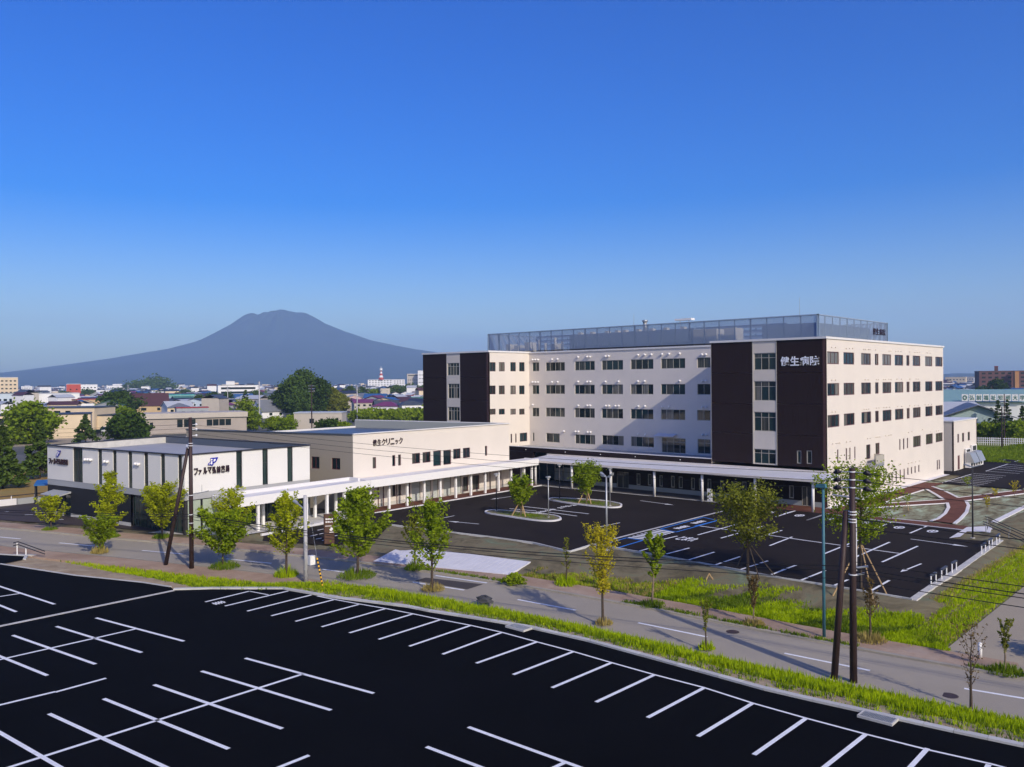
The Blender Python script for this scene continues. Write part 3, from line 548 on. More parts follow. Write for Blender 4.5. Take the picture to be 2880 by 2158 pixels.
mb = MB(); G = 14000; zg = -.25
for a, b, c, d in ((-G, X0, -G, G), (X1, G, -G, G), (X0, X1, -G, Y0), (X0, X1, Y1, G)): mb.face([(a, c, zg), (b, c, zg), (b, d, zg), (a, d, zg)])
tag(mb.build('ground', M['town']), kind='structure')
mb = MB(); mb.face([(79, -30, -.2), (260, -60, -.2), (260, 120, -.2), (79, 60, -.2)]); tag(mb.build('grass_field', M['green_field']), kind='structure')
mb = MB(); mb.face([(-36, 215, -.2), (-6, 226, -.2), (18, 262, -.2), (-10, 262, -.2), (-34, 236, -.2)]); mb.face([(-28, 196, -.2), (5, 196, -.2), (16, 216, -.2), (-6, 226, -.2), (-30, 215, -.2)])
tag(mb.build('yard_pavement', M['road_side']), kind='structure')
# road, its centre line, patch, kerbs and pavements
mb = MB(); strip_mesh(mb, -3.2, 3.2, 0); road = tag(mb.build('road', M['road']), kind='structure')
for a, b in D['dashes']:
    mb = MB(); d = Vector((b[0]-a[0], b[1]-a[1])).normalized(); n = Vector((-d.y, d.x))*.11
    mb.face([(a[0]+n.x, a[1]+n.y, zr(a[1])+.006), (a[0]-n.x, a[1]-n.y, zr(a[1])+.006), (b[0]-n.x, b[1]-n.y, zr(b[1])+.006), (b[0]+n.x, b[1]+n.y, zr(b[1])+.006)]); mb.build('centre_line', M['paint'], road)
mb = MB(); mb.face([(p[0], p[1], zr(p[1])+.005) for p in D['patch']]); mb.build('asphalt_patch', M['road_patch'], road)
(a, b), = D['patchlines']; mb = MB(); n = Vector((.12, .03)); mb.face([(a[0]+n.x, a[1]+n.y, zr(a[1])+.01), (a[0]-n.x, a[1]-n.y, zr(a[1])+.01), (b[0]-n.x, b[1]-n.y, zr(b[1])+.01), (b[0]+n.x, b[1]+n.y, zr(b[1])+.01)]); mb.build('edge_line', M['paint'], road)
for p in D['manholes']:
    mb = MB(); k = 20; mb.face([(p[0]+.42*math.cos(2*PI*i/k), p[1]+.42*math.sin(2*PI*i/k), zr(p[1])+.008) for i in range(k)])
    for i in range(-2, 3): mb.box(p[0]-.3, p[0]+.3, p[1]+i*.12-.02, p[1]+i*.12+.02, zr(p[1])+.008, zr(p[1])+.014)
    mb.build('manhole_cover', mat('cast_iron', (.06, .04, .038), .6), road)
for sgn, nm in ((1, 'pavement_far'), (-1, 'pavement_near')):
    mb = MB(); iend = len(CL)-1 if sgn > 0 else next(i for i in range(len(CL)) if CL[i].y < 15)
    strip_mesh(mb, sgn*3.2, sgn*3.42, .12, 0, iend, m=1); strip_mesh(mb, sgn*3.42, sgn*5.9, .1, 0, iend, m=0)
    for i in range(iend):
        z0, z1 = zr(CL[i].y), zr(CL[i+1].y)
        for o_, zt, m_ in ((sgn*3.2, .12, 1), (sgn*5.9, .1, 0)):
            a, b = off(i, o_), off(i+1, o_); mb.face([(a.x, a.y, z0-.2), (b.x, b.y, z1-.2), (b.x, b.y, z1+zt), (a.x, a.y, z0+zt)], m_)
    tag(mb.build(nm, [M['walk'], M['kerb_dull']]), kind='structure')
# concrete edging course on the pavements
for sgn in (1, -1):
    mb = MB(); strip_mesh(mb, sgn*3.425, sgn*3.55, .106, 0, len(CL)-1 if sgn > 0 else next(i for i in range(len(CL)) if CL[i].y < 15)); tag(mb.build('pavement_edge_course', M['kerb_dull']), kind='structure')
mb = MB(); mb.face([(-46.2, -25.9, -.745), (-44.5, -25.5, -.74), (-41, -25.5, -.74), (80, -25.3, -.74), (80, -35.5, -.74), (-41, -35.5, -.74), (-43.5, -36.5, -.745)])
mb.face([(-46.8, -25.2, -.72), (-46.2, -25.9, -.735), (-43.5, -36.5, -.735), (-44.2, -37.2, -.78)])
sr = tag(mb.build('side_road', M['road_side']), kind='structure')
# near car park
mb = MB(); mb.face([(p[0], p[1], .5) for p in NEAR]); nl = tag(mb.build('car_park_near', M['lot_black']), kind='structure')
def line(parent, a, b, wd=.15, z=.506, m='paint', nm='stall_line'):
    q = MB(); a = Vector(a); b = Vector(b); d = (b-a).normalized(); n = Vector((-d.y, d.x))*wd/2
    q.face([(a.x+n.x, a.y+n.y, z), (a.x-n.x, a.y-n.y, z), (b.x-n.x, b.y-n.y, z), (b.x+n.x, b.y+n.y, z)]); return q.build(nm, M[m], parent)
for k, l in enumerate(D['nearlines']): line(nl, l[:2], l[2:], .2, .506 + (k % 3)*.0015)
for p in D['nearback'][8:15]: line(nl, p, (p[0]-4.87, p[1]+.02), .2, .5075)
q = MB(); P = D['nearback']
for a, b in zip(P[:-1], P[1:]):
    q.face([(a[0]-.07, a[1], .512), (a[0]+.07, a[1], .512), (b[0]+.07, b[1], .512), (b[0]-.07, b[1], .512)])
q.build('stall_back_line', M['paint'], nl)
line(nl, D['nearback0'][0], D['nearback0'][1], .13)
mb = MB(); mb.bar(D['divider'][0], D['divider'][1], .34, .44, .515); mb.build('drain_channel', M['conc'], nl)
a, b = D['stoptext0']; q = MB()
for k in range(4):
    q.box(a[0]-.1+k*.2, a[0]+.02+k*.2, a[1]-.35, a[1]+.3, .505, .508)
q.box(a[0]-.15, a[0]+.7, a[1]-.1, a[1]+.02, .508, .511); q.build('ground_mark', M['paint'], nl)
def kerb_run(P, parent, wd, z0, z1, step, name='kerb_stone', m='kerb'):
    """individual kerb stones with open joints along a polyline"""
    for a, b in zip(P[:-1], P[1:]):
        a = Vector(a[:2]); b = Vector(b[:2]); L = (b-a).length
        if L < .05: continue
        n = max(1, round(L/step)); d = (b-a)/n
        for k in range(n):
            q = MB(); e = d.normalized()*.008; q.bar(a+d*k+e, a+d*(k+1)-e, wd, z0, z1 + RW.uniform(-.006, .006)); q.build(name, M[m], parent)
kerb_run(KN[8:] + [(-59.3, -40)], nl, .34, .3, .6, 1.2)
kerb_run(KN[3:8], nl, .2, .3, .53, 2.0)
kerb_run(KN[0:3], nl, .25, .3, .56, 1.5)
for p in D['grates']:
    t = thing('drain_grate', 'steel drain grate let into the kerb, ' + ('near the middle of the kerb' if p[1] > -15 else 'towards the right end of the kerb'), 'drain grate', (p[0], p[1], .6), group='drain grates in the kerb')
    q = MB(); q.box(p[0]-.4, p[0]+.4, p[1]-.75, p[1]-.68, .45, .611); q.box(p[0]-.4, p[0]+.4, p[1]+.68, p[1]+.75, .45, .611); q.box(p[0]-.4, p[0]-.34, p[1]-.68, p[1]+.68, .45, .611); q.box(p[0]+.34, p[0]+.4, p[1]-.68, p[1]+.68, .45, .611)
    q.build('rim', M['conc'], t); q = MB()
    for k in range(17): q.box(p[0]-.34, p[0]+.34, p[1]-.66+k*.08, p[1]-.62+k*.08, .56, .607)
    q.build('bars', M['steel'], t)
# hospital car park
lot = list(reversed(HK)) + [(-41.8, 34), (-36.8, 38.6), (-5.5, 40.5), (-5.4, 40), (-4.2, 18), (-3.9, 5.3), (-4.1, -1.6), (-5.0, -7.6), (-5.5, -16.3), (-11.2, -16.6), (-10.2, -20.4)] + list(reversed(HK2[:-1]))
mb = MB(); mb.face([(p[0], p[1], 0) for p in lot]); hl = tag(mb.build('car_park_hospital', M['lot_dark']), kind='structure')
mb = MB(); mb.face([(p[0], p[1], .035) for p in DRIVE])
dw = tag(mb.build('driveway', M['lot_dark']), kind='structure')
for l in DRIVE_LINES: line(dw, l[:2], l[2:], .18, .042)
for k, l in enumerate(D['hlines']): line(hl, l[:2], l[2:], .2, .006 + (k % 3)*.0015)
for a, b in D['arrows']:
    a = Vector(a); b = Vector(b); d = (a-b).normalized(); n = Vector((-d.y, d.x)); q = MB(); c = a-d*1.3
    q.face([(*(b+n*.08), .012), (*(b-n*.08), .012), (*(c-n*.08), .012), (*(c+n*.08), .012)]); q.face([(*(c+n*.3), .0125), (*(c-n*.3), .0125), (*a, .0125)]); q.build('arrow_mark', M['paint'], hl)
for P in D['blue']:
    P = [Vector(p) for p in P]
    for k in range(4): line(hl, P[k], P[(k+1) % 4], .2, .010+k*.0012, 'paint_blue', 'blue_bay_line')
P = D['bluefar']; line(hl, P[0], P[1], .2, .011, 'paint_blue', 'blue_bay_line'); line(hl, P[2], P[3], .2, .011, 'paint_blue', 'blue_bay_line')
A, B_, C_, D_ = [Vector(p) for p in D['hatch']]
for k in range(8):
    t = (k+.5)/8; line(hl, A.lerp(B_, t), D_.lerp(C_, t), .4, .016, 'paint', 'hatch_bar')
line(hl, (-36, 7.75), (-9, 8.35), .35, .004, 'conc', 'edging_strip')
def islands(P, nm, lab):
    t = thing(nm, lab, 'planter', (P[0][0], P[0][1], 0), group='planted islands in the hospital car park')
    c = Vector((sum(p[0] for p in P)/len(P), sum(p[1] for p in P)/len(P))); k = len(P)
    dense = []
    for i in range(k):
        p0, p1, p2, p3 = [Vector(P[(i+j) % k]) for j in (-1, 0, 1, 2)]
        for s in range(5):
            u = s/5; dense.append(.5*((2*p1)+(-p0+p2)*u+(2*p0-5*p1+4*p2-p3)*u*u+(-p0+3*p1-3*p2+p3)*u**3))
    n = len(dense)
    for i in range(0, n, 2):
        a, b, c2 = dense[i], dense[(i+1) % n], dense[(i+2) % n]; q = MB()
        for x, y in ((a, b), (b, c2)):
            xi, yi = x+(c-x).normalized()*.22, y+(c-y).normalized()*.22
            q.hexa([(*x, 0), (*y, 0), (*yi, 0), (*xi, 0)], [(*x, .16), (*y, .16), (*yi, .16), (*xi, .16)])
        q.build('kerb_stone', M['conc_white'], t)
    q = MB(); q.face([(*(p+(c-p).normalized()*.2), .1) for p in dense]); q.build('soil_bed', M['soil'], t)
    g = MB(); r = random.Random(len(nm))
    for _ in range(1500):
        i = r.randrange(n); p = dense[i].lerp(c, math.sqrt(r.random())*.95+.05); h = r.uniform(.06, .2); a = r.random()*6.3
        g.face([(p.x, p.y, .1), (p.x+.06*math.cos(a), p.y+.06*math.sin(a), .1), (p.x+r.uniform(-.06, .06), p.y+r.uniform(-.06, .06), .1+h)])
    tag(g.build('turf', GRASS['dark'], t), kind='stuff')
islands(D['islandA2'], 'planted_island', 'kerbed planted island nearer the clinic, holding a small staked tree and a lamp')
islands(D['islandB'], 'planted_island', 'kerbed planted island nearer the hospital canopy, holding a staked tree')
kerb_run(HK[:7], hl, .16, -.1, .1, 2.0); kerb_run(HK[6:], hl, .16, -.1, .1, 2.0)
kerb_run(HK2, hl, .5, -.3, .05, 2.0, 'gutter_stone', 'conc')
# painted words and marks on the ground
def text_mesh(ch, mt, ext=.03, bold=.012):
    cu = bpy.data.curves.new('t', 'FONT'); cu.body = ch; cu.size = 1; cu.extrude = ext; cu.offset = bold; cu.resolution_u = 3
    o = bpy.data.objects.new('t', cu); C.objects.link(o); bpy.context.view_layer.update()
    me = bpy.data.meshes.new_from_object(o.evaluated_get(bpy.context.evaluated_depsgraph_get())); bpy.data.objects.remove(o); bpy.data.curves.remove(cu)
    xs_ = [v.co.x for v in me.vertices] or [0]; ys_ = [v.co.y for v in me.vertices] or [0]
    me.materials.clear(); me.materials.append(mt)
    return me, (min(xs_), max(xs_), min(ys_), max(ys_))
def place_text(ch, mt, parent, org, ax, ay, w_, h_, name='sign_letter', ext=.03, bold=.012):
    """one character fitted into a w x h cell whose lower left corner is org"""
    me, (x0, x1, y0, y1) = text_mesh(ch, mt, ext, bold); ax = Vector(ax).normalized(); ay = Vector(ay).normalized(); az = ax.cross(ay); sx = w_/max(x1-x0, .01); sy = h_/max(y1-y0, .01); org = Vector(org)
    for v in me.vertices: v.co = org + ax*((v.co.x-x0)*sx) + ay*((v.co.y-y0)*sy) + az*v.co.z
    me.name = name; return link(name, me, parent)
def ground_text(s, parent, start, ax, ay, cw, chh, gap, z=.014):
    for i, ch in enumerate(s):
        p = Vector((*start, z)) + Vector((*ax, 0)).normalized()*i*(cw+gap); place_text(ch, M['paint'], parent, p, (*ax, 0), (*ay, 0), cw, chh, 'painted_character', .001, .03)
ground_text('とまれ', hl, (-28.6, 3.3), (0, -1), (1, 0), .55, 2.0, .12)
for k, p in enumerate(D['ovals'][:5] + D['ovals'][5:6]):
    q = MB(); n = 16; ring = [(p[0]+.85*math.cos(2*PI*i/n), p[1]+.5*math.sin(2*PI*i/n)) for i in range(n)]; rin = [(p[0]+.62*math.cos(2*PI*i/n), p[1]+.33*math.sin(2*PI*i/n)) for i in range(n)]
    for i in range(n): j = (i+1) % n; q.face([(*ring[i], .009), (*ring[j], .009), (*rin[j], .009), (*rin[i], .009)])
    q.box(p[0]-.5, p[0]+.5, p[1]-.09, p[1]+.09, .009, .011); q.box(p[0]-.05, p[0]+.15, p[1]-.3, p[1]+.3, .011, .013); q.build('bay_symbol', M['paint'], hl)
for (x, y) in D['kanji']:
    q = MB()
    for k in range(5): q.box(x-1.1+k*.46, x-.8+k*.46, y-.42+.05*(k % 2), y+.4-.07*(k % 3), .009, .011)
    q.box(x-1.2, x+1.1, y-.1, y+.02, .011, .013); q.build('bay_lettering', M['paint'], hl)
for k, (x, y) in enumerate(D['itext']):
    q = MB(); q.box(x-.36, x+.36, y-.38, y-.24, .018, .02); q.box(x-.3, x+.3, y+.08, y+.22, .018, .02); q.box(x-.1, x+.06, y-.24, y+.4, .02, .022); q.box(x+.2, x+.34, y-.24, y+.1, .018, .02)
    q.build('bay_lettering', M['paint'], hl)
# concrete apron ramp down to the pavement, with its drainage grooves as separate slabs
t = tag(bpy.data.objects.new('concrete_apron', None), kind='structure'); C.objects.link(t); t.location = (-49, 12, 0)
a0, a1 = Vector((-53.9, 17.6)), Vector((-49.35, 5.75)); b0, b1 = Vector((-47.6, 21.2)), Vector((-45.1, 7.2)); n = 24
for k in range(n):
    s, e = k/n+.0012, (k+1)/n-.0012; q = MB()
    p = [(a0.lerp(a1, s), None), (a0.lerp(a1, e), None), (b0.lerp(b1, e), None), (b0.lerp(b1, s), None)]
    zz = [zr(p[0][0].y)+.11, zr(p[1][0].y)+.11, -.03, -.03]; q.hexa([(p[i][0].x, p[i][0].y, zz[i]-.15) for i in range(4)], [(p[i][0].x, p[i][0].y, zz[i]) for i in range(4)]); q.build('concrete_slab', M['conc_white'], t)
# plaza: red-brown paths with pale edging
P = D['plaza']; pz = bpy.data.objects.new('plaza_paths', None); C.objects.link(pz); tag(pz, kind='structure'); pz.location = (5, -8, 0)
def poly_sheet(pts, z, m, nm, par=pz): q = MB(); q.face([(p[0], p[1], z) for p in pts]); return q.build(nm, M[m], par)
poly_sheet([(-4.2, -.9), (33.5, -.9), (34, -3.4), (2, -3.6), (-3, -3.0)], .010, 'brick_path', 'wall_path')
poly_sheet([(-.5, 0), (46.3, 0), (46.3, -.9), (-.5, -.9)], .03, 'conc_white', 'wall_apron')
poly_sheet(P['pathleft'] + list(reversed(P['pathright'])), .014, 'brick_path', 'curved_path')
poly_sheet(P['crossup'] + list(reversed(P['crosslo'])), .018, 'brick_path', 'cross_path')
poly_sheet([(-3.0, -2.7), (-2.82, -7.37), (-2.76, -16.05), (-5.6, -16.3), (-5.05, -7.4), (-4.2, -1.2), (-4.2, -.2)], .006, 'brick_path', 'edge_path')
poly_sheet([(-4.2, 6), (-.02, 6), (-.02, 0), (-.6, -.9), (-4.2, -1.2)], .004, 'brick_path', 'entrance_path')
def edging(pts, nm='path_edging', wd=.35):
    kerb_run(pts, pz, wd, -.05, .05, 2.2, nm, 'conc_white')
edging(P['pathleft'][:3]); edging(P['pathleft'][3:]); edging(P['pathright'][:3]); edging(P['pathright'][3:])
edging(P['crossup'][1:3], wd=.2); edging(P['crossup'][3:], wd=.2); edging(P['crosslo'][:3], wd=.2); edging(P['crosslo'][3:], wd=.2)
edging([(-2.8, -7.4), (-2.7, -12)], wd=.16); edging([(2.1, -3.55), (24.5, -3.5)], wd=.18); edging([(-5.6, -16.3), (-5.07, -7.4), (-4.2, -1.2)], wd=.15)
edging([(15.3, -17.4), (1.6, -17.4)], 'gutter_stone', .6); edging([(80, -17.8), (15.4, -17.4)], 'gutter_stone', .6)
poly_sheet([(-11.2, -16.5), (-3.6, -16.1), (-1.6, -17.5), (-5.2, -18.3), (-6.2, -16.8), (-9.8, -17.1)], .02, 'conc_white', 'landing_slab')
# car park beyond the plaza
mb = MB(); mb.face([(33.6, -3.0, .005), (46.6, -2.6, .005), (51, 1.2, .005), (79.8, 3.4, .005), (79.8, -6, .005), (60, -10.5, .005), (33, -13.6, .005)])
fl = tag(mb.build('car_park_far', M['lot_dark']), kind='structure')
for a, b in P['farlines'] + P['tri']: line(fl, a, b, .17, .012)
mb = MB(); mb.face([(46.3, 0, .004), (46.3, -2.7, .004), (52, -.2, .004), (56, 2.8, .004), (52, 6, .004), (46.3, 8, .004)]); tag(mb.build('service_yard', M['lot_dark']), kind='structure')
# pharmacy forecourt
mb = MB(); mb.face([(-60.2, 44.5, .36), (-62.5, 50, .36), (-66.5, 60, .36), (-70.0, 68.3, .36), (-73.5, 77.4, .36), (-58, 77.8, .36), (-58, 60, .36)]); pf = tag(mb.build('pharmacy_forecourt', asphalt('brown_asphalt', (.055, .042, .038), .2)), kind='structure')
for a, b in D['pharmmarks']: line(pf, a, b, .2, .368)
mb = MB(); mb.face([(-56.2, 35.8, .37), (-61.5, 44.6, .37), (-59.6, 44.8, .37), (-59.4, 40.3, .37), (-46, 41.5, .37), (-40, 41.6, .30), (-37.5, 40, .2), (-44.5, 36.6, .3), (-53.5, 36, .36)]); tag(mb.build('entrance_paving', M['conc']), kind='structure')
# covered walk floors
mb = MB(); mb.hexa([(-37.6, 38.7, 0), (-5.2, 40.5, 0), (-5.2, 43.7, 0), (-37.6, 41.7, 0)], [(-37.6, 38.7, .09), (-5.2, 40.5, .06), (-5.2, 43.7, .06), (-37.6, 41.7, .09)]); wf = tag(mb.build('covered_walk_floor', M['brick_path']), kind='structure')
kerb_run([(-37.6, 38.6), (-5.2, 40.4)], wf, .2, -.05, .115, 2.0, m='conc_white')
kerb_run([(-54.2, 35.3), (-44.6, 36.6), (-37.6, 38.6)], wf, .2, .1, .33, 2.0, m='conc_white')
mb = MB(); mb.face([(-4.1, 6, .012), (-.02, 6, .012), (-.02, 52, .012), (-5.3, 52, .012), (-5.3, 41, .012)]); wf2 = tag(mb.build('canopy_floor', mat('canopy_paving', (.11, .1, .095), .85, var=.1)), kind='structure')
kerb_run([(-3.95, 5.4), (-4.25, 18), (-5.25, 40.2)], wf2, .16, -.05, .05, 2.0)
# ---------------------------------------------------------------- hospital
W = D['W']
HR = Face((0, 0), (46.24, 0)); HD = Face((0, 0), (0, 15.27), True); HF = Face((8.64, 15.27), (8.64, 54.89), True)
HW = Face((-1.31, 54.89), (8.64, 54.89)); HL = Face((-1.31, 54.89), (-1.31, 70.92), True); HG = Face((0, 0), (0, 52), True)
hos = thing('hospital', 'five-storey cream and dark brown hospital with rooftop louvre screen and sign letters', 'hospital')
H1, H2, H3 = 20.22, 20.12, 20.17
mb = MB(); wall(mb, HR, 0, 46.24, 0, H1, W['HR']); mb.build('wall', M['cream'], hos)
mb = MB(); wall(mb, HF, 0, 39.62, 4.4, H2, W['HF']); mb.build('wall', M['cream'], hos)
mb = MB(); wall(mb, HW, 0, 9.95, 3.5, H3, W['HW']); mb.build('wall', M['cream'], hos)
mb = MB()   # rear and hidden walls
mb.face([(46.24, 0, 0), (46.24, 15.27, 0), (46.24, 15.27, H1), (46.24, 0, H1)]); mb.face([(24, 15.27, 0), (46.24, 15.27, 0), (46.24, 15.27, H1), (24, 15.27, H1)])
mb.face([(24, 15.27, 0), (24, 70.92, 0), (24, 70.92, H2), (24, 15.27, H2)]); mb.face([(-1.31, 70.92, 0), (24, 70.92, 0), (24, 70.92, H3), (-1.31, 70.92, H3)])
mb.face([(0, 15.27, 4.4), (8.64, 15.27, 4.4), (8.64, 15.27, H1), (0, 15.27, H1)]); mb.build('rear_wall', M['cream'], hos)
# dark front panels with the glazed beige strip
s0, s1 = D['HDstrip']
for a, b in ((.36, s0), (s1, 15.2)):
    zs_ = [4.72, 8.55, 12.37, 16.19, H1]
    for z0, z1 in zip(zs_[:-1], zs_[1:]):
        ops = [o for o in W['HD'][4:] if a < o[0] < b and z0 < o[2] < z1]
        mb = MB(); wall(mb, HD, a, b, z0+.012, z1-.012, ops, .12); mb.build('siding_panel', M['brown'], hos)
mb = MB(); mb.fbox(HD, 0, .36, 0, H1, -.3, .012); mb.build('corner_trim', M['trim'], hos)
mb = MB(); wall(mb, HD, s0, s1, 4.72, H1, [(o[0], o[1], o[2], o[3]) for o in W['HD'][:4]], .1); o = mb.build('strip_wall', M['cream_dark'], hos)
mb = MB()
for u in (s0, s1): mb.fbox(HD, u-.05, u+.05, 4.72, H1, -.02, .04)
mb.build('strip_trim', M['frame_pale'], hos)
for o in W['HD'][:4]: window(HD, o, hos, M['frame_pale'], 3, trans=.72, t=.09)
for o in W['HD'][4:]: window(HD, o, hos, M['frame_pale'], 1, t=.1)
# left wing front
s0, s1 = D['HLstrip']
for a, b in ((.42, s0), (s1, 16.03)):
    zs_ = [0, 8.5, 12.3, 16.1, H3]
    for z0, z1 in zip(zs_[:-1], zs_[1:]): mb = MB(); wall(mb, HL, a, b, z0+.012, z1-.012, [], .1); mb.build('siding_panel', M['brown'], hos)
mb = MB(); mb.fbox(HL, 0, .42, 0, H3, -.3, .012); mb.build('corner_trim', M['trim'], hos)
mb = MB(); wall(mb, HL, s0, s1, 0, H3, W['HL'], .1); mb.build('strip_wall', M['cream_dark'], hos)
for o in W['HL']: window(HL, o, hos, M['frame_pale'], 4, trans=.72, t=.08)
# windows of the other fronts
for i, o in enumerate(W['HR']):
    wd = o[1]-o[0]; n = 3 if wd > 2.8 else (2 if wd > 1.2 else 1)
    if i == len(W['HR'])-1: window(HR, o, hos, M['frame'], 1, 'door', trans=.7, glass=M['g4']); continue
    window(HR, o, hos, M['frame'], n, t=.05 if wd < .7 else .09, split=[.36, .68] if n == 3 else None, glass=None if wd > .7 else M['g1']) if wd < .7 else window(HR, o, hos, M['frame'], n, t=.09, split=[.36, .68] if n == 3 else None, glass=RW.choice(GLASS_R) if RW.random() < .5 else None)
for i, o in enumerate(W['HF']):
    wd = o[1]-o[0]; n = 4 if wd > 3.5 else (2 if wd > 1 else 1)
    window(HF, o, hos, M['frame_pale'], n, 'door' if i == 26 else 'window', t=.07, split=[.24, .5, .78] if n == 4 else None, trans=.72 if i in (26, 27) else None)
for o in W['HW']: window(HW, o, hos, M['frame'], 2 if o[1]-o[0] > 1 else 1, t=.07, glass=RW.choice(GLASS))
# copings, roofs
mb = MB(); mb.box(-.14, 46.38, -.14, 15.4, H1, H1+.26); mb.build('coping', M['coping'], hos)
mb = MB(); mb.box(8.5, 24.2, 15.42, 54.74, H2, H2+.24); mb.build('coping', M['coping'], hos)
mb = MB(); mb.box(-1.45, 24.2, 54.75, 71.05, H3, H3+.26); mb.build('coping', M['coping'], hos)
for (x0, x1, y0, y1, z) in ((.2, 45.9, .2, 15.1, H1+.262), (9, 24, 15.5, 54.6, H2+.242), (-1, 23.9, 55, 70.7, H3+.262)):
    mb = MB(); mb.face([(x0, y0, z), (x1, y0, z), (x1, y1, z), (x0, y1, z)]); mb.build('roof', M['roof_grey'], hos)
# vent caps
vb = MB(); vb.ball((0, 0, 0), .17, 10, 6); vb.tube((.2, 0, 0), (-.02, 0, 0), .13, .13, 8); vme = vb.mesh('vent_cap', M['white'], True)
for u, z in D['HFvents']: link('vent_cap', vme, hos, HF.p(u, z, .17))
vb = MB(); vb.ball((0, 0, 0), .085, 8, 4); vme2 = vb.mesh('vent_cap', M['cream_dark'], True)
for u, z in D['HRvents']: link('vent_cap', vme2, hos, HR.p(u, z, .06))
# ground floor front, terrace on it
mb = MB(); wall(mb, HG, 0, 34.7, .62, 4.25, W['HG'], .12); mb.build('ground_floor_wall', M['brown_flat'], hos)
mb = MB(); wall(mb, HG, 0, 34.7, 0, .61, [(a, b, c, d) for a, b, c, d in W['HG'] if c < .3], .1); mb.build('base_course', mat('base_course', (.33, .35, .35), .7), hos)
mb = MB(); mb.face([HG.p(34.7, 0, -1.2), HG.p(46.5, 0, -1.2), HG.p(46.5, 3.6, -1.2), HG.p(34.7, 3.6, -1.2)]); mb.build('entrance_glazing', M['g2'], hos)
for k in range(8): mb = MB(); u = 34.9+k*1.62; mb.fbox(HG, u-.05, u+.05, 0, 3.5, -1.21, -1.08); mb.build('mullion', M['frame_pale'], hos)
mb = MB(); mb.fbox(HG, 46.5, 54.9, 0, 4.25, -.5, 0); mb.build('ground_floor_wall', M['brown_flat'], hos)
for o in W['HG']:
    if o[1]-o[0] > 1: window(HG, (o[0], o[1], max(o[2], .02), o[3]), hos, M['frame_pale'], 2, 'door' if o[2] < .2 else 'window', glass=M['g4'] if o[2] < .2 else M['g5'])
    elif o[0] < 34.7: window(HG, o, hos, M['frame_pale'], 1, t=.12, glass=M['g4'])
mb = MB(); mb.fbox(HG, 15.3, 54.8, 4.30, 4.98, -.3, 0.02); mb.build('terrace_parapet', M['brown_flat'], hos)
mb = MB(); mb.fbox(HG, 15.3, 54.8, 4.981, 5.06, -.34, .06); mb.build('terrace_coping', M['coping'], hos)
mb = MB(); mb.face([(.3, 15.3, 4.5), (8.64, 15.3, 4.5), (8.64, 54.8, 4.5), (.3, 54.8, 4.5)]); mb.build('terrace_floor', M['roof_grey'], hos)
for u in (20, 27.3, 33.4, 40, 48): mb = MB(); mb.ball(HG.p(u, 4.62, .06), .07, 8, 4); mb.build('drain_spout', M['white'], hos)
# small glass awning over the terrace door
mb = MB(); mb.hexa([HF.p(10.6, 7.35, 0), HF.p(13.9, 7.35, 0), HF.p(13.9, 7.05, 1.2), HF.p(10.6, 7.05, 1.2)], [HF.p(10.6, 7.43, 0), HF.p(13.9, 7.43, 0), HF.p(13.9, 7.13, 1.2), HF.p(10.6, 7.13, 1.2)]); mb.build('awning', M['roof_white'], hos)
# balcony with a stair on the sunlit side wall
b0 = D['balcony']
mb = MB(); mb.fbox(HR, b0[0], b0[1], 3.95, 4.35, 0, 1.3); mb.build('balcony_slab', M['steel'], hos)
mb = MB(); mb.fbox(HR, b0[0], b0[1], 4.35, 5.4, 1.24, 1.3); mb.fbox(HR, b0[1]-.06, b0[1], 4.35, 5.4, 0, 1.24); mb.build('balcony_guard', M['frame_pale'], hos)
for k in range(6): mb = MB(); mb.fbox(HR, b0[0]-.35*(k+1), b0[0]-.35*k, 4.1-k*.2-.05, 4.1-k*.2, .1, 1.2); mb.build('stair_tread', M['steel'], hos)
mb = MB(); mb.tube(HR.p(b0[0], 5.3, 1.25), HR.p(b0[0]-2.1, 4.1, 1.25), .03); mb.tube(HR.p(b0[0]-2.1, 4.1, 1.25), HR.p(b0[0]-2.1, 2.9, 1.25), .03); mb.hexa([HR.p(b0[0], 3.95, 1.2), HR.p(b0[0]-2.1, 2.75, 1.2), HR.p(b0[0]-2.1, 2.75, 1.27), HR.p(b0[0], 3.95, 1.27)], [HR.p(b0[0], 4.15, 1.2), HR.p(b0[0]-2.1, 2.95, 1.2), HR.p(b0[0]-2.1, 2.95, 1.27), HR.p(b0[0], 4.15, 1.27)]); mb.build('stair_stringer', M['steel'], hos)
# front canopy on round columns
mb = MB(); y0, y1 = -1.55, 43.6; xe = lambda y: -4.35-.027*y
mb.hexa([(-.03, y0, 3.62), (xe(y0), y0, 3.62), (xe(y1), y1, 3.5), (-.03, y1, 3.5)], [(-.03, y0, 4.14), (xe(y0), y0, 3.72), (xe(y1), y1, 3.6), (-.03, y1, 3.98)]); mb.build('canopy_roof', M['roof_white'], hos)
mb = MB(); mb.hexa([(xe(y0)-.08, y0, 3.52), (xe(y0)+.02, y0, 3.52), (xe(y1)+.02, y1, 3.4), (xe(y1)-.08, y1, 3.4)], [(xe(y0)-.08, y0, 3.8), (xe(y0)+.02, y0, 3.8), (xe(y1)+.02, y1, 3.68), (xe(y1)-.08, y1, 3.68)]); mb.build('canopy_fascia', M['cream'], hos)
mb = MB(); mb.hexa([HG.p(.02, 4.12, .01), HG.p(43.6, 3.96, .01), HG.p(43.6, 3.96, .16), HG.p(.02, 4.12, .16)], [HG.p(.02, 4.4, .01), HG.p(43.6, 4.2, .01), HG.p(43.6, 4.2, .16), HG.p(.02, 4.4, .16)]); mb.build('canopy_flashing', M['cream'], hos)
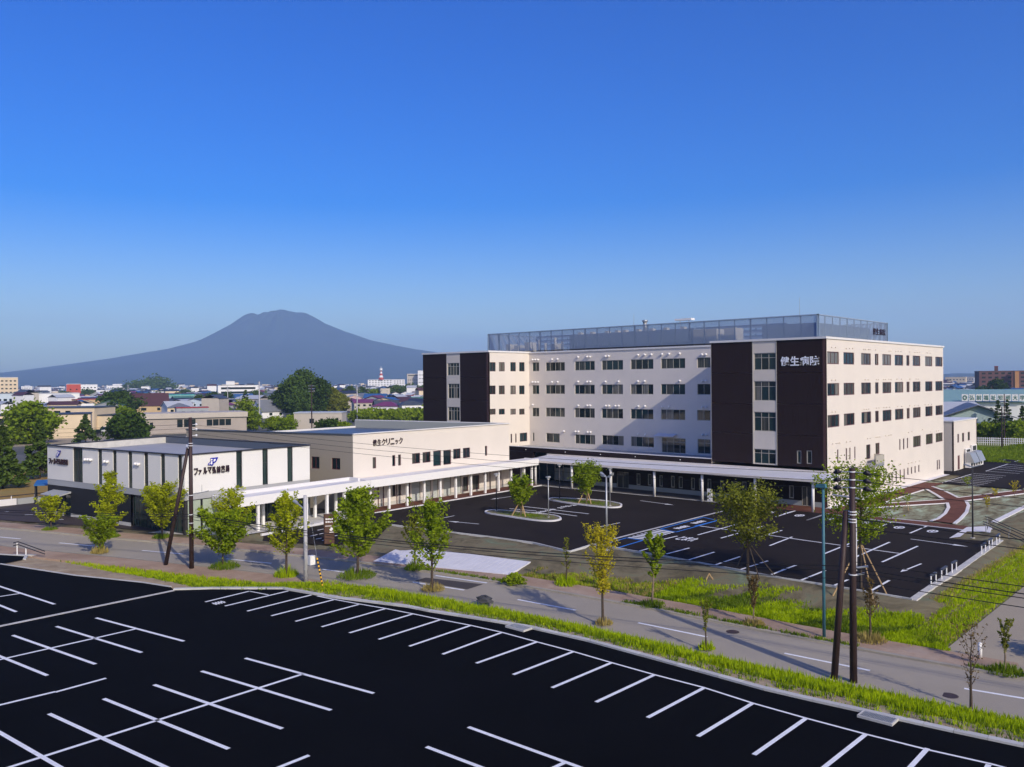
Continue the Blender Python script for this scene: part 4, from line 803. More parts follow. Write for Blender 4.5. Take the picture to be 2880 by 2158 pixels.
for y in (0, 7.1, 14.2, 21.2, 28.1, 34.8, 41.5): x = -3.87-.0325*y; mb = MB(); mb.tube((x, y, 0), (x, y, 3.55), .17, .17, 14); mb.build('column', M['coping'], hos, True)
# rooftop louvre screen: posts, rails and fine blades
xs_, ys_, zb, zt = 9.0, 4.65, 20.5, 23.83; xe_, ye_ = 34.5, 64.8
for (a, b, nm) in (((xs_, ys_), (xs_, ye_), 'f'), ((xs_, ys_), (xe_, ys_), 's'), ((xe_, ys_), (xe_, 15), 'r'), ((xs_, ye_), (22, ye_), 'l'), ((22, ye_), (22, 15), 'b')):
    Fs = Face(a, b, nm in 'fr'); n = int(Fs.L/2.4)
    mb = MB(); k = 0; z = zb+.15
    while z < zt-.08: mb.hexa([Fs.p(0, z, 0), Fs.p(Fs.L, z, 0), Fs.p(Fs.L, z+.055, -.06), Fs.p(0, z+.055, -.06)], [Fs.p(0, z+.012, 0), Fs.p(Fs.L, z+.012, 0), Fs.p(Fs.L, z+.067, -.06), Fs.p(0, z+.067, -.06)]); z += .092
    tag(mb.build('louvre_blades', M['screen'], hos), kind='stuff')
    for k in range(n+1): mb = MB(); u = Fs.L*k/n; r = .05 if k % 4 else .1; mb.fbox(Fs, u-r, u+r, zb-.3, zt, -.22, -.08); mb.build('screen_post', mat('screen_post', (.2, .27, .37), .5) if k == 0 and nm == 'f' else bpy.data.materials['screen_post'], hos)
    mb = MB(); mb.fbox(Fs, -.05, Fs.L+.05, zt-.06, zt+.08, -.2, .05); mb.build('screen_rail', M['screen'], hos); mb = MB(); mb.fbox(Fs, -.05, Fs.L+.05, zb-.05, zb+.08, -.2, .03); mb.build('screen_rail', M['steel_dark'], hos)
# plant behind the screen
rp = random.Random(8)
mb = MB(); mb.box(10.5, 20, 24, 47.5, 20.4, 23.0); mb.build('plant_room', mat('plant_room_wall', (.2, .26, .33), .6), hos)
mb = MB(); mb.box(11, 30, 5.6, 13.5, 20.4, 22.9); mb.build('plant_room', bpy.data.materials['plant_room_wall'], hos)
for y in (49.5, 51, 53.2, 54.6, 56): mb = MB(); h = rp.uniform(1.4, 2.4); mb.tube((11, y, 20.4), (11, y, 20.4+h), .22, .22, 10); mb.build('flue', M['equip'], hos, True)
for y in (51.5, 57.5, 60, 62): mb = MB(); h = rp.uniform(1.2, 1.8); mb.box(11, 13, y-.5, y+.5, 20.4, 20.4+h); mb.build('air_unit', M['equip'], hos)
for y in (18, 21, 23): mb = MB(); h = rp.uniform(2, 2.8); mb.box(10.2, 12.5, y-.9, y+.9, 20.4, 20.4+h); mb.build('air_unit', M['equip'], hos)
for y in (26, 29, 31.5, 34, 36.5, 38, 40, 43, 45.5): mb = MB(); mb.box(10.6, 11.4, y-.3, y+.3, 23.0, 23.35); mb.build('roof_fan', M['equip'], hos)
mb = MB(); mb.tube((14, 37, 20), (14, 37, 26.0), .05, .02); mb.build('lightning_rod', M['steel'], hos); mb = MB(); mb.tube((20, 12, 20), (20, 12, 27.3), .05, .02); mb.build('lightning_rod', M['steel'], hos)
mb = MB(); mb.tube((13, 34.2, 23), (13, 34.2, 24.6), .32, .32, 12); mb.tube((13, 34.2, 24.6), (13, 34.2, 24.9), .45, .45, 12); mb.build('exhaust_cowl', M['steel'], hos, True)
mb = MB(); mb.box(12, 13, 25.3, 28.2, 24.4, 24.7); mb.tube((12.5, 26, 23), (12.5, 26, 24.4), .06); mb.tube((12.5, 27.5, 23), (12.5, 27.5, 24.4), .06); mb.build('roof_duct', M['white'], hos)
# sign letters
u0, u1, z0, z1 = D['HDsign']; cw = (u1-u0)/4
for i, ch in enumerate('健生病院'): place_text(ch, M['letter_white'], hos, HD.p(u1-i*cw-.04, z0, .06), (0, -1, 0), (0, 0, 1), cw*.9, z1-z0, bold=.02)
Fs = Face((xs_, ys_), (xe_, ys_))
for i, ch in enumerate('健生病院'): place_text(ch, M['letter_dark'], hos, Fs.p(19.6+i*1.3, 21.9, .06), (1, 0, 0), (0, 0, 1), 1.1, .95, bold=.02)
# ---------------------------------------------------------------- annex behind the hospital's right end
ax0, ay0 = 51.9, .1; AX = Face((ax0, ay0), (ax0+14, ay0)); an = thing('annex_building', 'low cream annex with three slit windows at the far end of the hospital', 'building', (ax0, ay0, 0))
mb = MB(); wall(mb, AX, 0, 14, 0, 8.1, D['annexw'][:3]); mb.build('wall', M['cream'], an); AS = Face((ax0, ay0), (ax0, ay0+12), True)
mb = MB(); wall(mb, AS, 0, 12, 0, 8.1, []); mb.build('wall', M['cream_dark'], an); mb = MB(); mb.face([(ax0+14, ay0, 0), (ax0+14, 12, 0), (ax0+14, 12, 8.1), (ax0+14, ay0, 8.1)]); mb.build('wall', M['trim'], an)  # road-side wall in darker cream: its shade is put into the colour
mb = MB(); mb.box(ax0-.1, ax0+14.1, ay0-.1, ay0+12, 8.1, 8.3); mb.build('coping', M['coping'], an)
mb = MB(); mb.box(ax0, ax0+.22, ay0-.012, ay0+.2, 0, 8.1); mb.build('corner_trim', M['trim'], an); mb = MB(); mb.box(ax0+13.7, ax0+14.02, ay0-.014, ay0+.2, 0, 8.1); mb.build('corner_trim', M['trim'], an)
for o in D['annexw'][:3]: window(AX, o, an, M['frame'], 1, t=.1, glass=M['g1'])
mb = MB(); mb.fbox(AX, 2.4, 3.3, .1, 2.4, 0, .05); mb.build('door', M['frame'], an)
# generator unit with slanting hoods in front of the annex
gu = thing('generator_unit', 'white machinery unit with slanting silver hoods beside the low annex', 'machine', (61, -1, 0))
mb = MB(); mb.box(57.4, 65.6, -1.0, -.2, .15, 1.0); mb.build('plinth', M['white'], gu)
for k in range(5): mb = MB(); mb.box(57.9+k*1.5, 58.9+k*1.5, -1.02, -1.0, .35, .8); mb.build('vent_opening', M['steel_dark'], gu)
for x in (57.6, 61.4): mb = MB(); mb.hexa([(x, -1.6, 1.0), (x+3.4, -1.6, 1.0), (x+3.4, -.3, 1.0), (x, -.3, 1.0)], [(x, -.9, 2.6), (x+3.4, -.9, 2.6), (x+3.4, -.3, 2.7), (x, -.3, 2.7)]); mb.build('hood', M['steel'], gu)
for x, h in ((57.9, 3.3), (61.6, 3.7)): mb = MB(); mb.box(x, x+2.9, -.25, .0, 1.0, h); mb.build('cabinet', M['white'], gu); mb = MB(); mb.box(x+.4, x+2.5, -.27, -.25, 2.75, h-.15); mb.build('grille', M['steel_dark'], gu)
# ---------------------------------------------------------------- clinic
A_, B2, C2, D2 = (-38.12, 41.66), (-8.9, 43.36), (-14.6, 72.6), (-45.0, 69.8)
CF = Face(A_, B2); CS = Face(A_, D2, True); cl = thing('clinic', 'two-storey cream clinic building with a band of small upper windows', 'clinic', (*A_, 0)); ZT = 9.2
mb = MB(); wall(mb, CF, 0, CF.L, 2.62, ZT, W['CF']); mb.build('wall', M['cream'], cl)
low = [list(o) for o in W['CF0']]; gl_ = [o for o in low if o[2] < .2]
mb = MB(); wall(mb, CF, 0, CF.L, .5, 2.6, [o for o in W['CF0']], .12); mb.build('lower_wall', M['cream'], cl)
mb = MB(); wall(mb, CF, 0, CF.L, 0, .49, [o for o in W['CF0'] if o[2] < .4], .12); mb.build('base_course', M['conc'], cl)
for u in (3.9, 4.75, 7.0, 9.2, 24.9, 27.3): mb = MB(); mb.fbox(CF, u-.06, u+.06, .1, 2.6, 0, .06); mb.build('downpipe', M['frame'], cl)
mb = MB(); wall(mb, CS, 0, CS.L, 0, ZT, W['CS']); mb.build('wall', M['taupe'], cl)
mb = MB(); mb.face([(*B2, 0), (*C2, 0), (*C2, ZT), (*B2, ZT)]); mb.face([(*C2, 0), (*D2, 0), (*D2, 8.0), (*C2, 8.0)]); mb.build('rear_wall', M['cream_dark'], cl)
for o in W['CF']: window(CF, o, cl, M['frame'], 2 if o[1]-o[0] > 1 and o[3]-o[2] < 1.6 else 1, t=.08)
for o in W['CS']: window(CS, o, cl, M['frame'], 2, t=.08, glass=M['g1'])
for k, o in enumerate(W['CF0']):
    if o[2] > .9: window(CF, o, cl, M['frame'], 1, t=.07, glass=M['g4'])
    elif o[1]-o[0] > 1.2 and k in (2, 5): window(CF, o, cl, M['frame_pale'], 1, t=.06, trans=.72, glass=M['blind'])
    elif k in (7, 8): window(CF, o, cl, M['frame'], 1, 'door', t=.09, glass=M['g4'])
    else: window(CF, o, cl, M['frame_pale'], 1, t=.06, trans=.72, glass=M['blind'])
def cap(P, z0, z1, wd, mt, nm, par):
    for a, b in zip(P[:-1], P[1:]): q = MB(); q.bar(a, b, wd, z0, z1); q.build(nm, mt, par)
cap([D2, A_], ZT-.02, ZT+.1, .3, M['roof_blue'], 'coping', cl); cap([A_, B2], ZT+.002, ZT+.12, .3, M['coping'], 'coping', cl); cap([B2, C2], ZT-.01, ZT+.11, .3, M['coping'], 'coping', cl)
mb = MB(); mb.face([(A_[0]+.1, A_[1]+.1, 8.05), (B2[0]-.1, B2[1]+.1, 8.05), (C2[0], C2[1], 8.0), (D2[0]+.1, D2[1], 8.0)]); mb.build('roof', M['roof_blue'], cl)
mb = MB(); mb.face([(B2[0]-.2, B2[1]+.1, 8.0), (C2[0]-.2, C2[1], 8.0), (C2[0]-.2, C2[1], ZT), (B2[0]-.2, B2[1]+.1, ZT)]); mb.build('parapet', M['parapet'], cl)
cap([D2, C2], 8.0, 8.25, .3, M['coping'], 'eaves_trim', cl)
u0, u1, z0, z1 = D['CFsign']; s = '健生クリニック'; cw = (u1-u0)/len(s)
for i, ch in enumerate(s):
    sm = 'ッ' == ch; place_text(ch, M['letter_dark'], cl, CF.p(u0+i*cw+(.12 if sm else .03), z0, .05), CF.d, (0, 0, 1), cw*(.66 if sm else .86), (z1-z0)*(.68 if sm else 1), bold=.02)
# covered walkway along clinic and pharmacy
cw_ = thing('covered_walkway', 'long white flat-roofed covered walkway on slim columns along clinic and pharmacy', 'walkway', (-20, 41, 0))
def deck(P, z0, z1, nm, mt): q = MB(); q.prism(P, z0, z1); q.build(nm, mt, cw_)
deck([(-37.9, 38.55), (-5.6, 40.72), (-5.6, 43.5), (-8.6, 43.3), (-37.9, 41.6)], 3.3, 3.88, 'roof', M['roof_white'])
deck([(-38.0, 38.42), (-5.5, 40.6), (-5.5, 40.74), (-38.0, 38.56)], 3.08, 3.97, 'fascia', M['white']); deck([(-5.6, 40.75), (-5.46, 40.75), (-5.46, 43.4), (-5.6, 43.4)], 3.08, 3.97, 'fascia', M['white'])
deck([(-57.0, 36.5), (-38.1, 38.5), (-38.1, 41.6), (-44.3, 41.5), (-56.3, 40.6)], 3.32, 3.86, 'roof', M['roof_white'])
deck([(-57.1, 36.1), (-38.05, 38.4), (-38.05, 38.55), (-57.1, 36.28)], 3.1, 4.0, 'fascia', M['white']); deck([(-57.15, 36.3), (-57.0, 36.3), (-56.5, 40.6), (-56.65, 40.6)], 3.1, 4.0, 'fascia', M['white'])
deck([(-55.8, 39.2), (-39.2, 41.0), (-39.2, 41.25), (-55.8, 39.45)], 3.87, 4.25, 'upstand', M['coping']); deck([(-39.2, 39.3), (-38.9, 39.3), (-38.9, 41.2), (-39.2, 41.2)], 3.87, 4.25, 'upstand', M['coping'])
for x in (-37.25, -34.29, -31.3, -28.35, -25.45, -22.55, -19.6, -16.67, -13.85, -11.1, -8.12, -6.34): y = 39.52+.0565*(x+37.3); mb = MB(); mb.box(x-.13, x+.13, y-.13, y+.13, .05, 3.3); mb.build('column', M['white'], cw_)
for x, y in ((-53.58, 36.9), (-50.28, 37.25), (-47.4, 37.55), (-44.5, 37.9), (-41.9, 38.3), (-51.4, 39.6), (-47.8, 39.7), (-44.7, 39.9), (-41.75, 40.1), (-6.5, 43.1)): mb = MB(); mb.box(x-.14, x+.14, y-.14, y+.14, .25 if x < -40 else .05, 3.32); mb.build('column', M['white'], cw_)
# ---------------------------------------------------------------- pharmacy
P0, P1, P2, P3 = (-59.59, 40.46), (-44.2, 41.6), (-47.2, 71.0), (-63.5, 66.7)
PR = Face(P0, P1); PL = Face(P0, P3, True); ph = thing('pharmacy', 'white boxy pharmacy with dark slit windows over a black and glass ground floor', 'pharmacy', (*P0, .4))
# white panels between the slit windows, each its own piece
for F, wins, L in ((PR, W['PR'], PR.L), (PL, W['PL'], PL.L)):
    e = [0.0]
    for o in sorted(wins): e += [o[0], o[1]]
    e.append(L)
    for a, b in zip(e[0::2], e[1::2]):
        if b-a < .05: continue
        mb = MB(); mb.fbox(F, a+.012, b-.012, 4.43, 8.28, -.25, .0); mb.build('wall_panel', M['white_panel'], ph)
    for o in wins:
        fr = window(F, (o[0], o[1], 4.43, 8.28), ph, M['steel_dark'], 1 if o[1]-o[0] < 1.5 else 2, t=.07, trans=.62, glass=M['gg'])
    mb = MB(); mb.fbox(F, 0, L, 3.76, 4.42, -.25, -.03); mb.build('band', M['grey_panel'] if F is PL else M['roof_grey'], ph)
cap([P3, P0, P1, P2, P3], 8.29, 8.4, .3, M['steel_dark'], 'coping', ph)
mb = MB(); mb.face([(*P1, 0), (*P2, 0), (*P2, 8.28), (*P1, 8.28)]); mb.face([(*P2, 0), (*P3, 0), (*P3, 8.28), (*P2, 8.28)]); mb.build('rear_wall', M['grey_panel'], ph)
mb = MB(); mb.face([(P0[0]+.2, P0[1]+.2, 7.5), (P1[0]-.2, P1[1]+.2, 7.5), (P2[0]-.2, P2[1]-.2, 7.5), (P3[0]+.2, P3[1]-.2, 7.5)]); mb.build('roof', M['roof_grey'], ph)
mb = MB(); mb.face([(P2[0]-.2, P2[1]-.2, 7.5), (P3[0]+.2, P3[1]-.2, 7.5), (P3[0]+.2, P3[1]-.2, 8.28), (P2[0]-.2, P2[1]-.2, 8.28)]); mb.build('parapet', M['conc'], ph)  # lit inner face: its light is put into the pale colour
mb = MB(); mb.face([(P1[0]-.2, P1[1]+.2, 7.5), (P2[0]-.2, P2[1]-.2, 7.5), (P2[0]-.2, P2[1]-.2, 8.28), (P1[0]-.2, P1[1]+.2, 8.28)]); mb.build('parapet', M['roof_blue'], ph)  # dimmer inner face of the same parapet: shade put into the colour
dd = D['PLdoor']
mb = MB(); wall(mb, PL, 9.45, PL.L, .75, 3.75, [(dd[0], dd[1], .4, dd[3])], .2); mb.build('lower_wall', M['black_panel'], ph)
mb = MB(); wall(mb, PL, 9.45, PL.L, .2, .74, [(dd[0], dd[1], .2, dd[3])], .2); mb.build('base_course', M['conc'], ph)
window(PL, (dd[0], dd[1], .4, dd[3]), ph, M['steel_dark'], 1, 'door', glass=M['g1'])
mb = MB(); a = D['PLawn']; mb.hexa([PL.p(a[0]-.2, 3.05, 0), PL.p(a[1]-.8, 3.05, 0), PL.p(a[1]-.8, 2.8, 1.5), PL.p(a[0]-.2, 2.8, 1.5)], [PL.p(a[0]-.2, 3.25, 0), PL.p(a[1]-.8, 3.25, 0), PL.p(a[1]-.8, 2.9, 1.5), PL.p(a[0]-.2, 2.9, 1.5)]); mb.build('awning', M['grey_panel'], ph)
window(PL, (.3, 9.4, .4, 3.74), ph, M['steel_dark'], 7, 'shopfront', depth=.25, glass=M['gg'])
mb = MB(); mb.fbox(PL, 0, .3, .3, 3.75, -.3, -.01); mb.build('corner_post', M['steel_dark'], ph)
window(PR, (.35, 1.9, .4, 3.74), ph, M['steel_dark'], 1, 'shopfront', depth=.2, glass=M['glass_green']); window(PR, (2.0, 4.4, .4, 3.74), ph, M['steel_dark'], 1, 'shopfront', depth=.2, glass=M['glass_green'])
window(PR, (4.6, 14.9, .4, 3.74), ph, M['steel_dark'], 6, 'shopfront', depth=.2, glass=M['gg'])
for u, z in D['PLvents']: link('vent_cap', vme, ph, PL.p(u, z, .17))
for F, sg, lg, sgn in ((PR, D['PRsign'], D['PRlogo'], 1), (PL, D['PLsign'], D['PLlogo'], -1)):
    s = 'ファルマ弘前薬局'; u0, u1, z0, z1 = sg; cw = (u1-u0)/8; ax = F.d*sgn
    for i, ch in enumerate(s):
        u = u0+i*cw if sgn > 0 else u1-i*cw; sm = ch == 'ァ'; place_text(ch, M['letter_dark'], ph, F.p(u, z0, .12), ax, (0, 0, 1), cw*(.62 if sm else .84), (z1-z0)*(.7 if sm else 1), ext=.05, bold=.03)
    u0, u1, z0, z1 = lg
    def lp(P, n, mt, nm):
        q = MB(); pts = []
        for x, y in P:
            f = (x-860)/410; u = u0+f*(u1-u0) if sgn > 0 else u1-f*(u1-u0); pts.append((u, z1-(y-235)/310*(z1-z0)))
        q.hexa([F.p(u, z, n-.05) for u, z in pts], [F.p(u, z, n) for u, z in pts]); q.build(nm, mt, ph)
    lp([(960, 265), (1000, 245), (1260, 238), (1270, 265), (1235, 300), (1210, 370), (1170, 420), (1090, 455), (1080, 520), (1020, 545), (960, 520), (865, 510), (880, 460), (960, 390), (990, 340)], .14, M['blue_logo'], 'emblem')
    lp([(1010+36*math.cos(t*PI/5), 312+36*math.sin(t*PI/5)) for t in range(10)], .15, M['white'], 'emblem_inset'); lp([(990, 370), (1040, 370), (1034, 495), (985, 500), (965, 460)], .15, M['white'], 'emblem_inset'); lp([(1095, 300), (1165, 292), (1170, 340), (1130, 392), (1075, 398)], .15, M['white'], 'emblem_inset'); lp([(890, 492), (955, 425), (945, 482)], .15, M['white'], 'emblem_inset')
# bicycle shelter and low walls beside the pharmacy
bs = thing('bicycle_shelter', 'small dark shelter with blue roof behind the pharmacy corner', 'shelter', (-61, 76.5, .4))
mb = MB(); mb.hexa([(-62.3, 75.2, 2.75), (-59.3, 73.5, 2.75), (-57.6, 76.7, 3.0), (-60.9, 78.4, 3.0)], [(-62.3, 75.2, 2.9), (-59.3, 73.5, 2.9), (-57.6, 76.7, 3.15), (-60.9, 78.4, 3.15)]); mb.build('roof', M['blue_roof'], bs)
for x, y in ((-62, 75.6), (-61.2, 77.6), (-60.3, 74.3), (-59.5, 76.6)): mb = MB(); mb.tube((x, y, .3), (x, y, 2.8), .09); mb.build('post', M['steel_dark'], bs)
lw = thing('boundary_wall', 'low pale boundary wall with dark rail behind the pharmacy forecourt', 'wall', (-68, 77.5, .4))
mb = MB(); mb.bar((-84, 77.3), (-63.6, 77.5), .25, .2, 1.15); mb.build('wall', M['conc_white'], lw); mb = MB(); mb.bar((-63.5, 77.52), (-58, 77.9), .25, .2, 1.1); mb.build('wall', M['grey_panel'], lw)
mb = MB(); mb.bar((-84, 77.35), (-58, 77.8), .06, 1.45, 1.55); mb.build('rail', M['steel_dark'], lw)
for k in range(10): x = -83+k*2.7; y = 77.35+.017*(x+84); mb = MB(); mb.tube((x, y, 1.1), (x, y, 1.5), .05); mb.build('post', M['white'], lw)
hg = thing('hoop_barrier', 'low dark hoop barrier at the left edge of the forecourt', 'barrier', (-69.6, 66.5, .4)); mb = MB(); mb.path([(-69.9, 66.8, .3), (-69.9, 66.8, 1.1), (-69.2, 65.0, 1.1), (-69.2, 65.0, .3)], .04); mb.build('hoop', M['steel_dark'], hg)
# pylon sign by the entrance
py = thing('pylon_sign', 'dark brown pylon sign with white lettering beside the clinic driveway', 'sign', (-51.8, 26.97, .1)); d = Vector((.67, -.41)).normalized(); n = Vector((d.y, -d.x)); c = Vector((-51.84, 26.95))
a, b = c-d*.46, c+d*.46; F = Face(a, b); mb = MB(); mb.fbox(F, 0, .92, 0, 2.85, -.4, 0); mb.build('panel', M['pylon'], py); mb = MB(); mb.fbox(F, -.06, -.002, 0, 2.87, -.42, .01); mb.build('edge', M['pylon_dark'], py)
for z, h in ((2.32, .14), (2.05, .14)):
    for i in range(4): mb = MB(); mb.fbox(F, .1+i*.18, .24+i*.18, z, z+h, 0, .012); mb.build('lettering', M['white'], py)
mb = MB(); mb.fbox(F, .06, .86, 1.7, 1.76, 0, .012); mb.build('stripe', M['white'], py); mb = MB(); mb.tube(F.p(.62, 1.42, 0), F.p(.62, 1.42, .012), .17, .17, 16); mb.build('emblem', M['white'], py); mb = MB(); mb.fbox(F, .45, .86, 1.1, 1.16, 0, .012); mb.build('stripe', M['white'], py)
wb = thing('standing_sign', 'white standing signboard beside the third canopy column of the hospital', 'sign', (-3.62, 13.6, .05)); mb = MB(); mb.box(-3.9, -3.75, 13.1, 13.75, .05, 1.6); mb.build('board', M['white'], wb); mb = MB(); mb.box(-3.95, -3.7, 13.05, 13.8, .01, .08); mb.build('base', M['steel'], wb); mb = MB(); mb.box(-3.912, -3.9, 13.25, 13.6, .95, 1.05); mb.build('notice', M['steel_dark'], wb)
# ---------------------------------------------------------------- utility poles, wires, lamps, railings
def band(mb, p, z, r, h=.05): mb.tube((p[0], p[1], z), (p[0], p[1], z+h), r, r, 12)
PO = D['poles']
def wire(a, b, sag, r=.014, n=14):
    mb = MB(); a = Vector(a); b = Vector(b); pts = []
    for k in range(n+1):
        t = k/n; p = a.lerp(b, t); p.z -= sag*4*t*(1-t); pts.append(p)
    mb.path(pts, r, 5); return mb
def power_line(label, a, b, sag, r, group): tag(wire(a, b, sag, r).build('power_line', M['wire']), label, 'cable', group)
x, y, z, zt = PO['L']; L = (x, y)
t = thing('utility_pole', 'brown utility pole standing left of the pharmacy logo', 'utility pole', (x, y, z), group='utility poles beside the road')
mb = MB(); mb.tube((x, y, z-.3), (x, y, zt), .19, .14, 14); mb.build('shaft', M['pole_brown'], t, True)
for k, zz in enumerate((zt-.6, zt-1.0, zt-1.5)): mb = MB(); mb.tube((x, y, zz), (x+.38, y-.1, zz), .03); mb.ball((x+.45, y-.12, zz), .11, 8, 5); mb.build('insulator', M['porcelain'], t, True)
for zz in (10.5, 10.3, 6.2, 4.6, 3.9): mb = MB(); band(mb, (x, y), zz, .2); mb.build('band', M['porcelain'], t)
mb = MB(); mb.tube((x, y, 6.25), (x+.9, y-1.3, 6.6), .03); mb.tube((x+.55, y-.8, 6.45), (x+.55, y-.8, 7.1), .02); mb.build('cross_arm', M['steel'], t)
mb = MB(); mb.tube((x+.3, y-.5, 4.55), (x+.9, y-1.1, 4.35), .11, .08); mb.build('cable_closure', M['ins_black'], t)
x2, y2, z2, zt2 = PO['Lb']; t = thing('brace_pole', 'leaning brown brace pole propping the left utility pole', 'utility pole', (x2, y2, z2), group='leaning brace poles'); mb = MB(); mb.tube((x2, y2, z2-.3), (x+.02, y+.35, 10.45), .17, .13, 14); mb.build('shaft', M['pole_brown'], t, True)
mb = MB(); mb.tube((x, y+.12, 10.25), (x, y+.45, 10.25), .2, .2, 10); mb.build('clamp', M['porcelain'], t)
x, y, z, zt = PO['R']; R_ = (x, y)
t = thing('utility_pole', 'tall brown utility pole with black strain insulators before the hospital car park', 'utility pole', (x, y, z), group='utility poles beside the road')
mb = MB(); mb.tube((x, y, z-.3), (x, y, zt), .2, .15, 14); mb.build('shaft', M['pole_brown'], t, True)
dl = Vector((L[0]-x, L[1]-y)).normalized(); dr = Vector((.12, -1)).normalized(); HV = (zt-.2, zt-.62, zt-1.04)
for k, zz in enumerate(HV):
    for d_, s_ in ((dl, 'l'), (dr, 'r')):
        p0 = Vector((x, y, zz)); p1 = p0 + Vector((*d_*.55, -.02)); p2 = p0 + Vector((*d_*.95, -.1))
        mb = MB(); mb.tube(p0, p1, .025); mb.build('strain_arm', M['steel'], t); mb = MB(); mb.tube(p1-Vector((0, 0, .02)), p1+Vector((*d_*.18, 0)), .05, .15, 10); mb.tube(p1+Vector((*d_*.18, 0)), p2, .15, .05, 10); mb.build('strain_insulator', M['ins_black'], t)
    mb = MB(); band(mb, (x, y), zz-.02, .17, .06); mb.build('band', M['porcelain'], t)
mb = MB(); mb.path([Vector((x, y, zt)) + Vector((*(dl if s < 0 else dr)*abs(s), .06-.25*s*s)) for s in (-.9, -.6, -.3, 0, .3, .6, .9)], .02, 6); mb.build('jumper', M['wire'], t)
mb = MB(); mb.tube(Vector((x, y, 9.12))+Vector((*dl*1.0, .1)), Vector((x, y, 9.12))+Vector((*dr*.35, -.04)), .045); mb.build('cross_arm', M['steel'], t)
for zz in (8.35, 8.2, 7.95, 7.8, 5.0): mb = MB(); band(mb, (x, y), zz, .215, .05); mb.build('band', M['porcelain'], t)
mb = MB(); mb.tube((x+.2, y-.12, 8.0), (x+.2, y-.12, 5.2), .035); mb.build('conduit', M['porcelain'], t)
for zz, l_ in ((5.35, .7), (4.95, .5)): mb = MB(); mb.tube((x, y, zz), (x+.3, y-l_, zz+.15), .05, .06); mb.build('cable_bracket', M['steel'], t)
x2, y2, z2, zt2 = PO['Rb']; t = thing('brace_pole', 'leaning brown brace pole propping the tall right utility pole', 'utility pole', (x2, y2, z2), group='leaning brace poles'); mb = MB(); mb.tube((x2-.05, y2+.1, z2-.3), (x-.05, y+.32, 8.4), .19, .15, 14); mb.build('shaft', M['pole_brown'], t, True)
far_r = (-46.5, -66); far_l = (-92, 82)
for k, zz in enumerate(HV):
    nmz = ('top', 'middle', 'lower')[k]
    a = Vector((*L, 12.1-.35*k)); b = Vector((*R_, zz-.1))+Vector((*dl*.95, 0)); power_line(f'thin power cable between the two utility poles, {nmz} of the high three', a, b, .5, .012, 'overhead cables')
    power_line(f'power cable running off right from the {nmz} black insulator', Vector((*R_, zz-.1))+Vector((*dr*.95, 0)), (*far_r, 10.2-.4*k), .6, .016, 'overhead cables')
    power_line(f'thin power cable running off left from the left pole, {nmz} of three', (*L, 12.1-.35*k), (*far_l, 11.6-.35*k), .6, .012, 'overhead cables')
for k, (za, zb2, sg, rr) in enumerate(((4.62, 5.45, .75, .03), (4.45, 5.2, .7, .024), (4.2, 4.75, .6, .02))):
    nmz = ('upper thick', 'middle', 'lower')[k]
    power_line(f'{nmz} black telephone cable slung between the two utility poles', (*L, za), (*R_, zb2), sg, rr, 'telephone cables'); power_line(f'{nmz} black telephone cable leaving left from the left pole', (*L, za), (*far_l, za+.6), .7, rr, 'telephone cables')
for k, (zb2, ze, rr) in enumerate(((8.0, 7.6, .028), (7.55, 7.2, .024), (5.7, 5.6, .024), (5.35, 5.2, .03), (5.15, 4.95, .024), (4.7, 4.5, .024))):
    power_line(f'black cable leaving right from the tall pole, {("first", "second", "third", "fourth", "fifth", "lowest")[k]} below the insulators', (*R_, zb2), (*far_r, ze), .55, rr, 'cables right of the tall pole')
# grey concrete pole with a meter box and lamp, guy guard beside it
x, y, z, zt = PO['grey']; t = thing('street_light_pole', 'pale grey concrete pole with white box and lamp arm beside the verge', 'pole', (x, y, z)); mb = MB(); mb.tube((x, y, z-.2), (x, y, zt), .17, .13, 14); mb.build('shaft', M['pole_grey'], t, True)
mb = MB(); mb.box(x+.06, x+.5, y-.55, y-.15, 1.35, 2.05); mb.build('meter_box', M['white'], t)
mb = MB(); mb.tube((x, y, 5.6), (x-.2, y+.75, 6.05), .06, .05); mb.tube((x-.2, y+.75, 6.05), (x-.3, y+1.1, 6.25), .12, .14); mb.build('lamp_arm', M['steel'], t); mb = MB(); band(mb, (x, y), 3.0, .165, .1); mb.build('band', M['steel'], t)
g0 = D['guard'][0]; t = thing('guy_guard', 'yellow and black striped guard on the slanting guy wire', 'guard', tuple(g0)); top = Vector((g0[0]+.05, g0[1]+.9, 2.25)); bot = Vector((g0[0], g0[1], g0[2]-.25)); n = 18
for k in range(n): mb = MB(); mb.tube(bot.lerp(top, k/n), bot.lerp(top, (k+1)/n), .065, .065, 10); mb.build('stripe', M['yellow'] if k % 2 else M['black'], t)
tag(wire(top, (-62.0, 15.3, 6.5), 0, .01, 2).build('guy_wire', M['steel']), 'thin guy wire rising from the striped guard to the grey pole', 'cable')
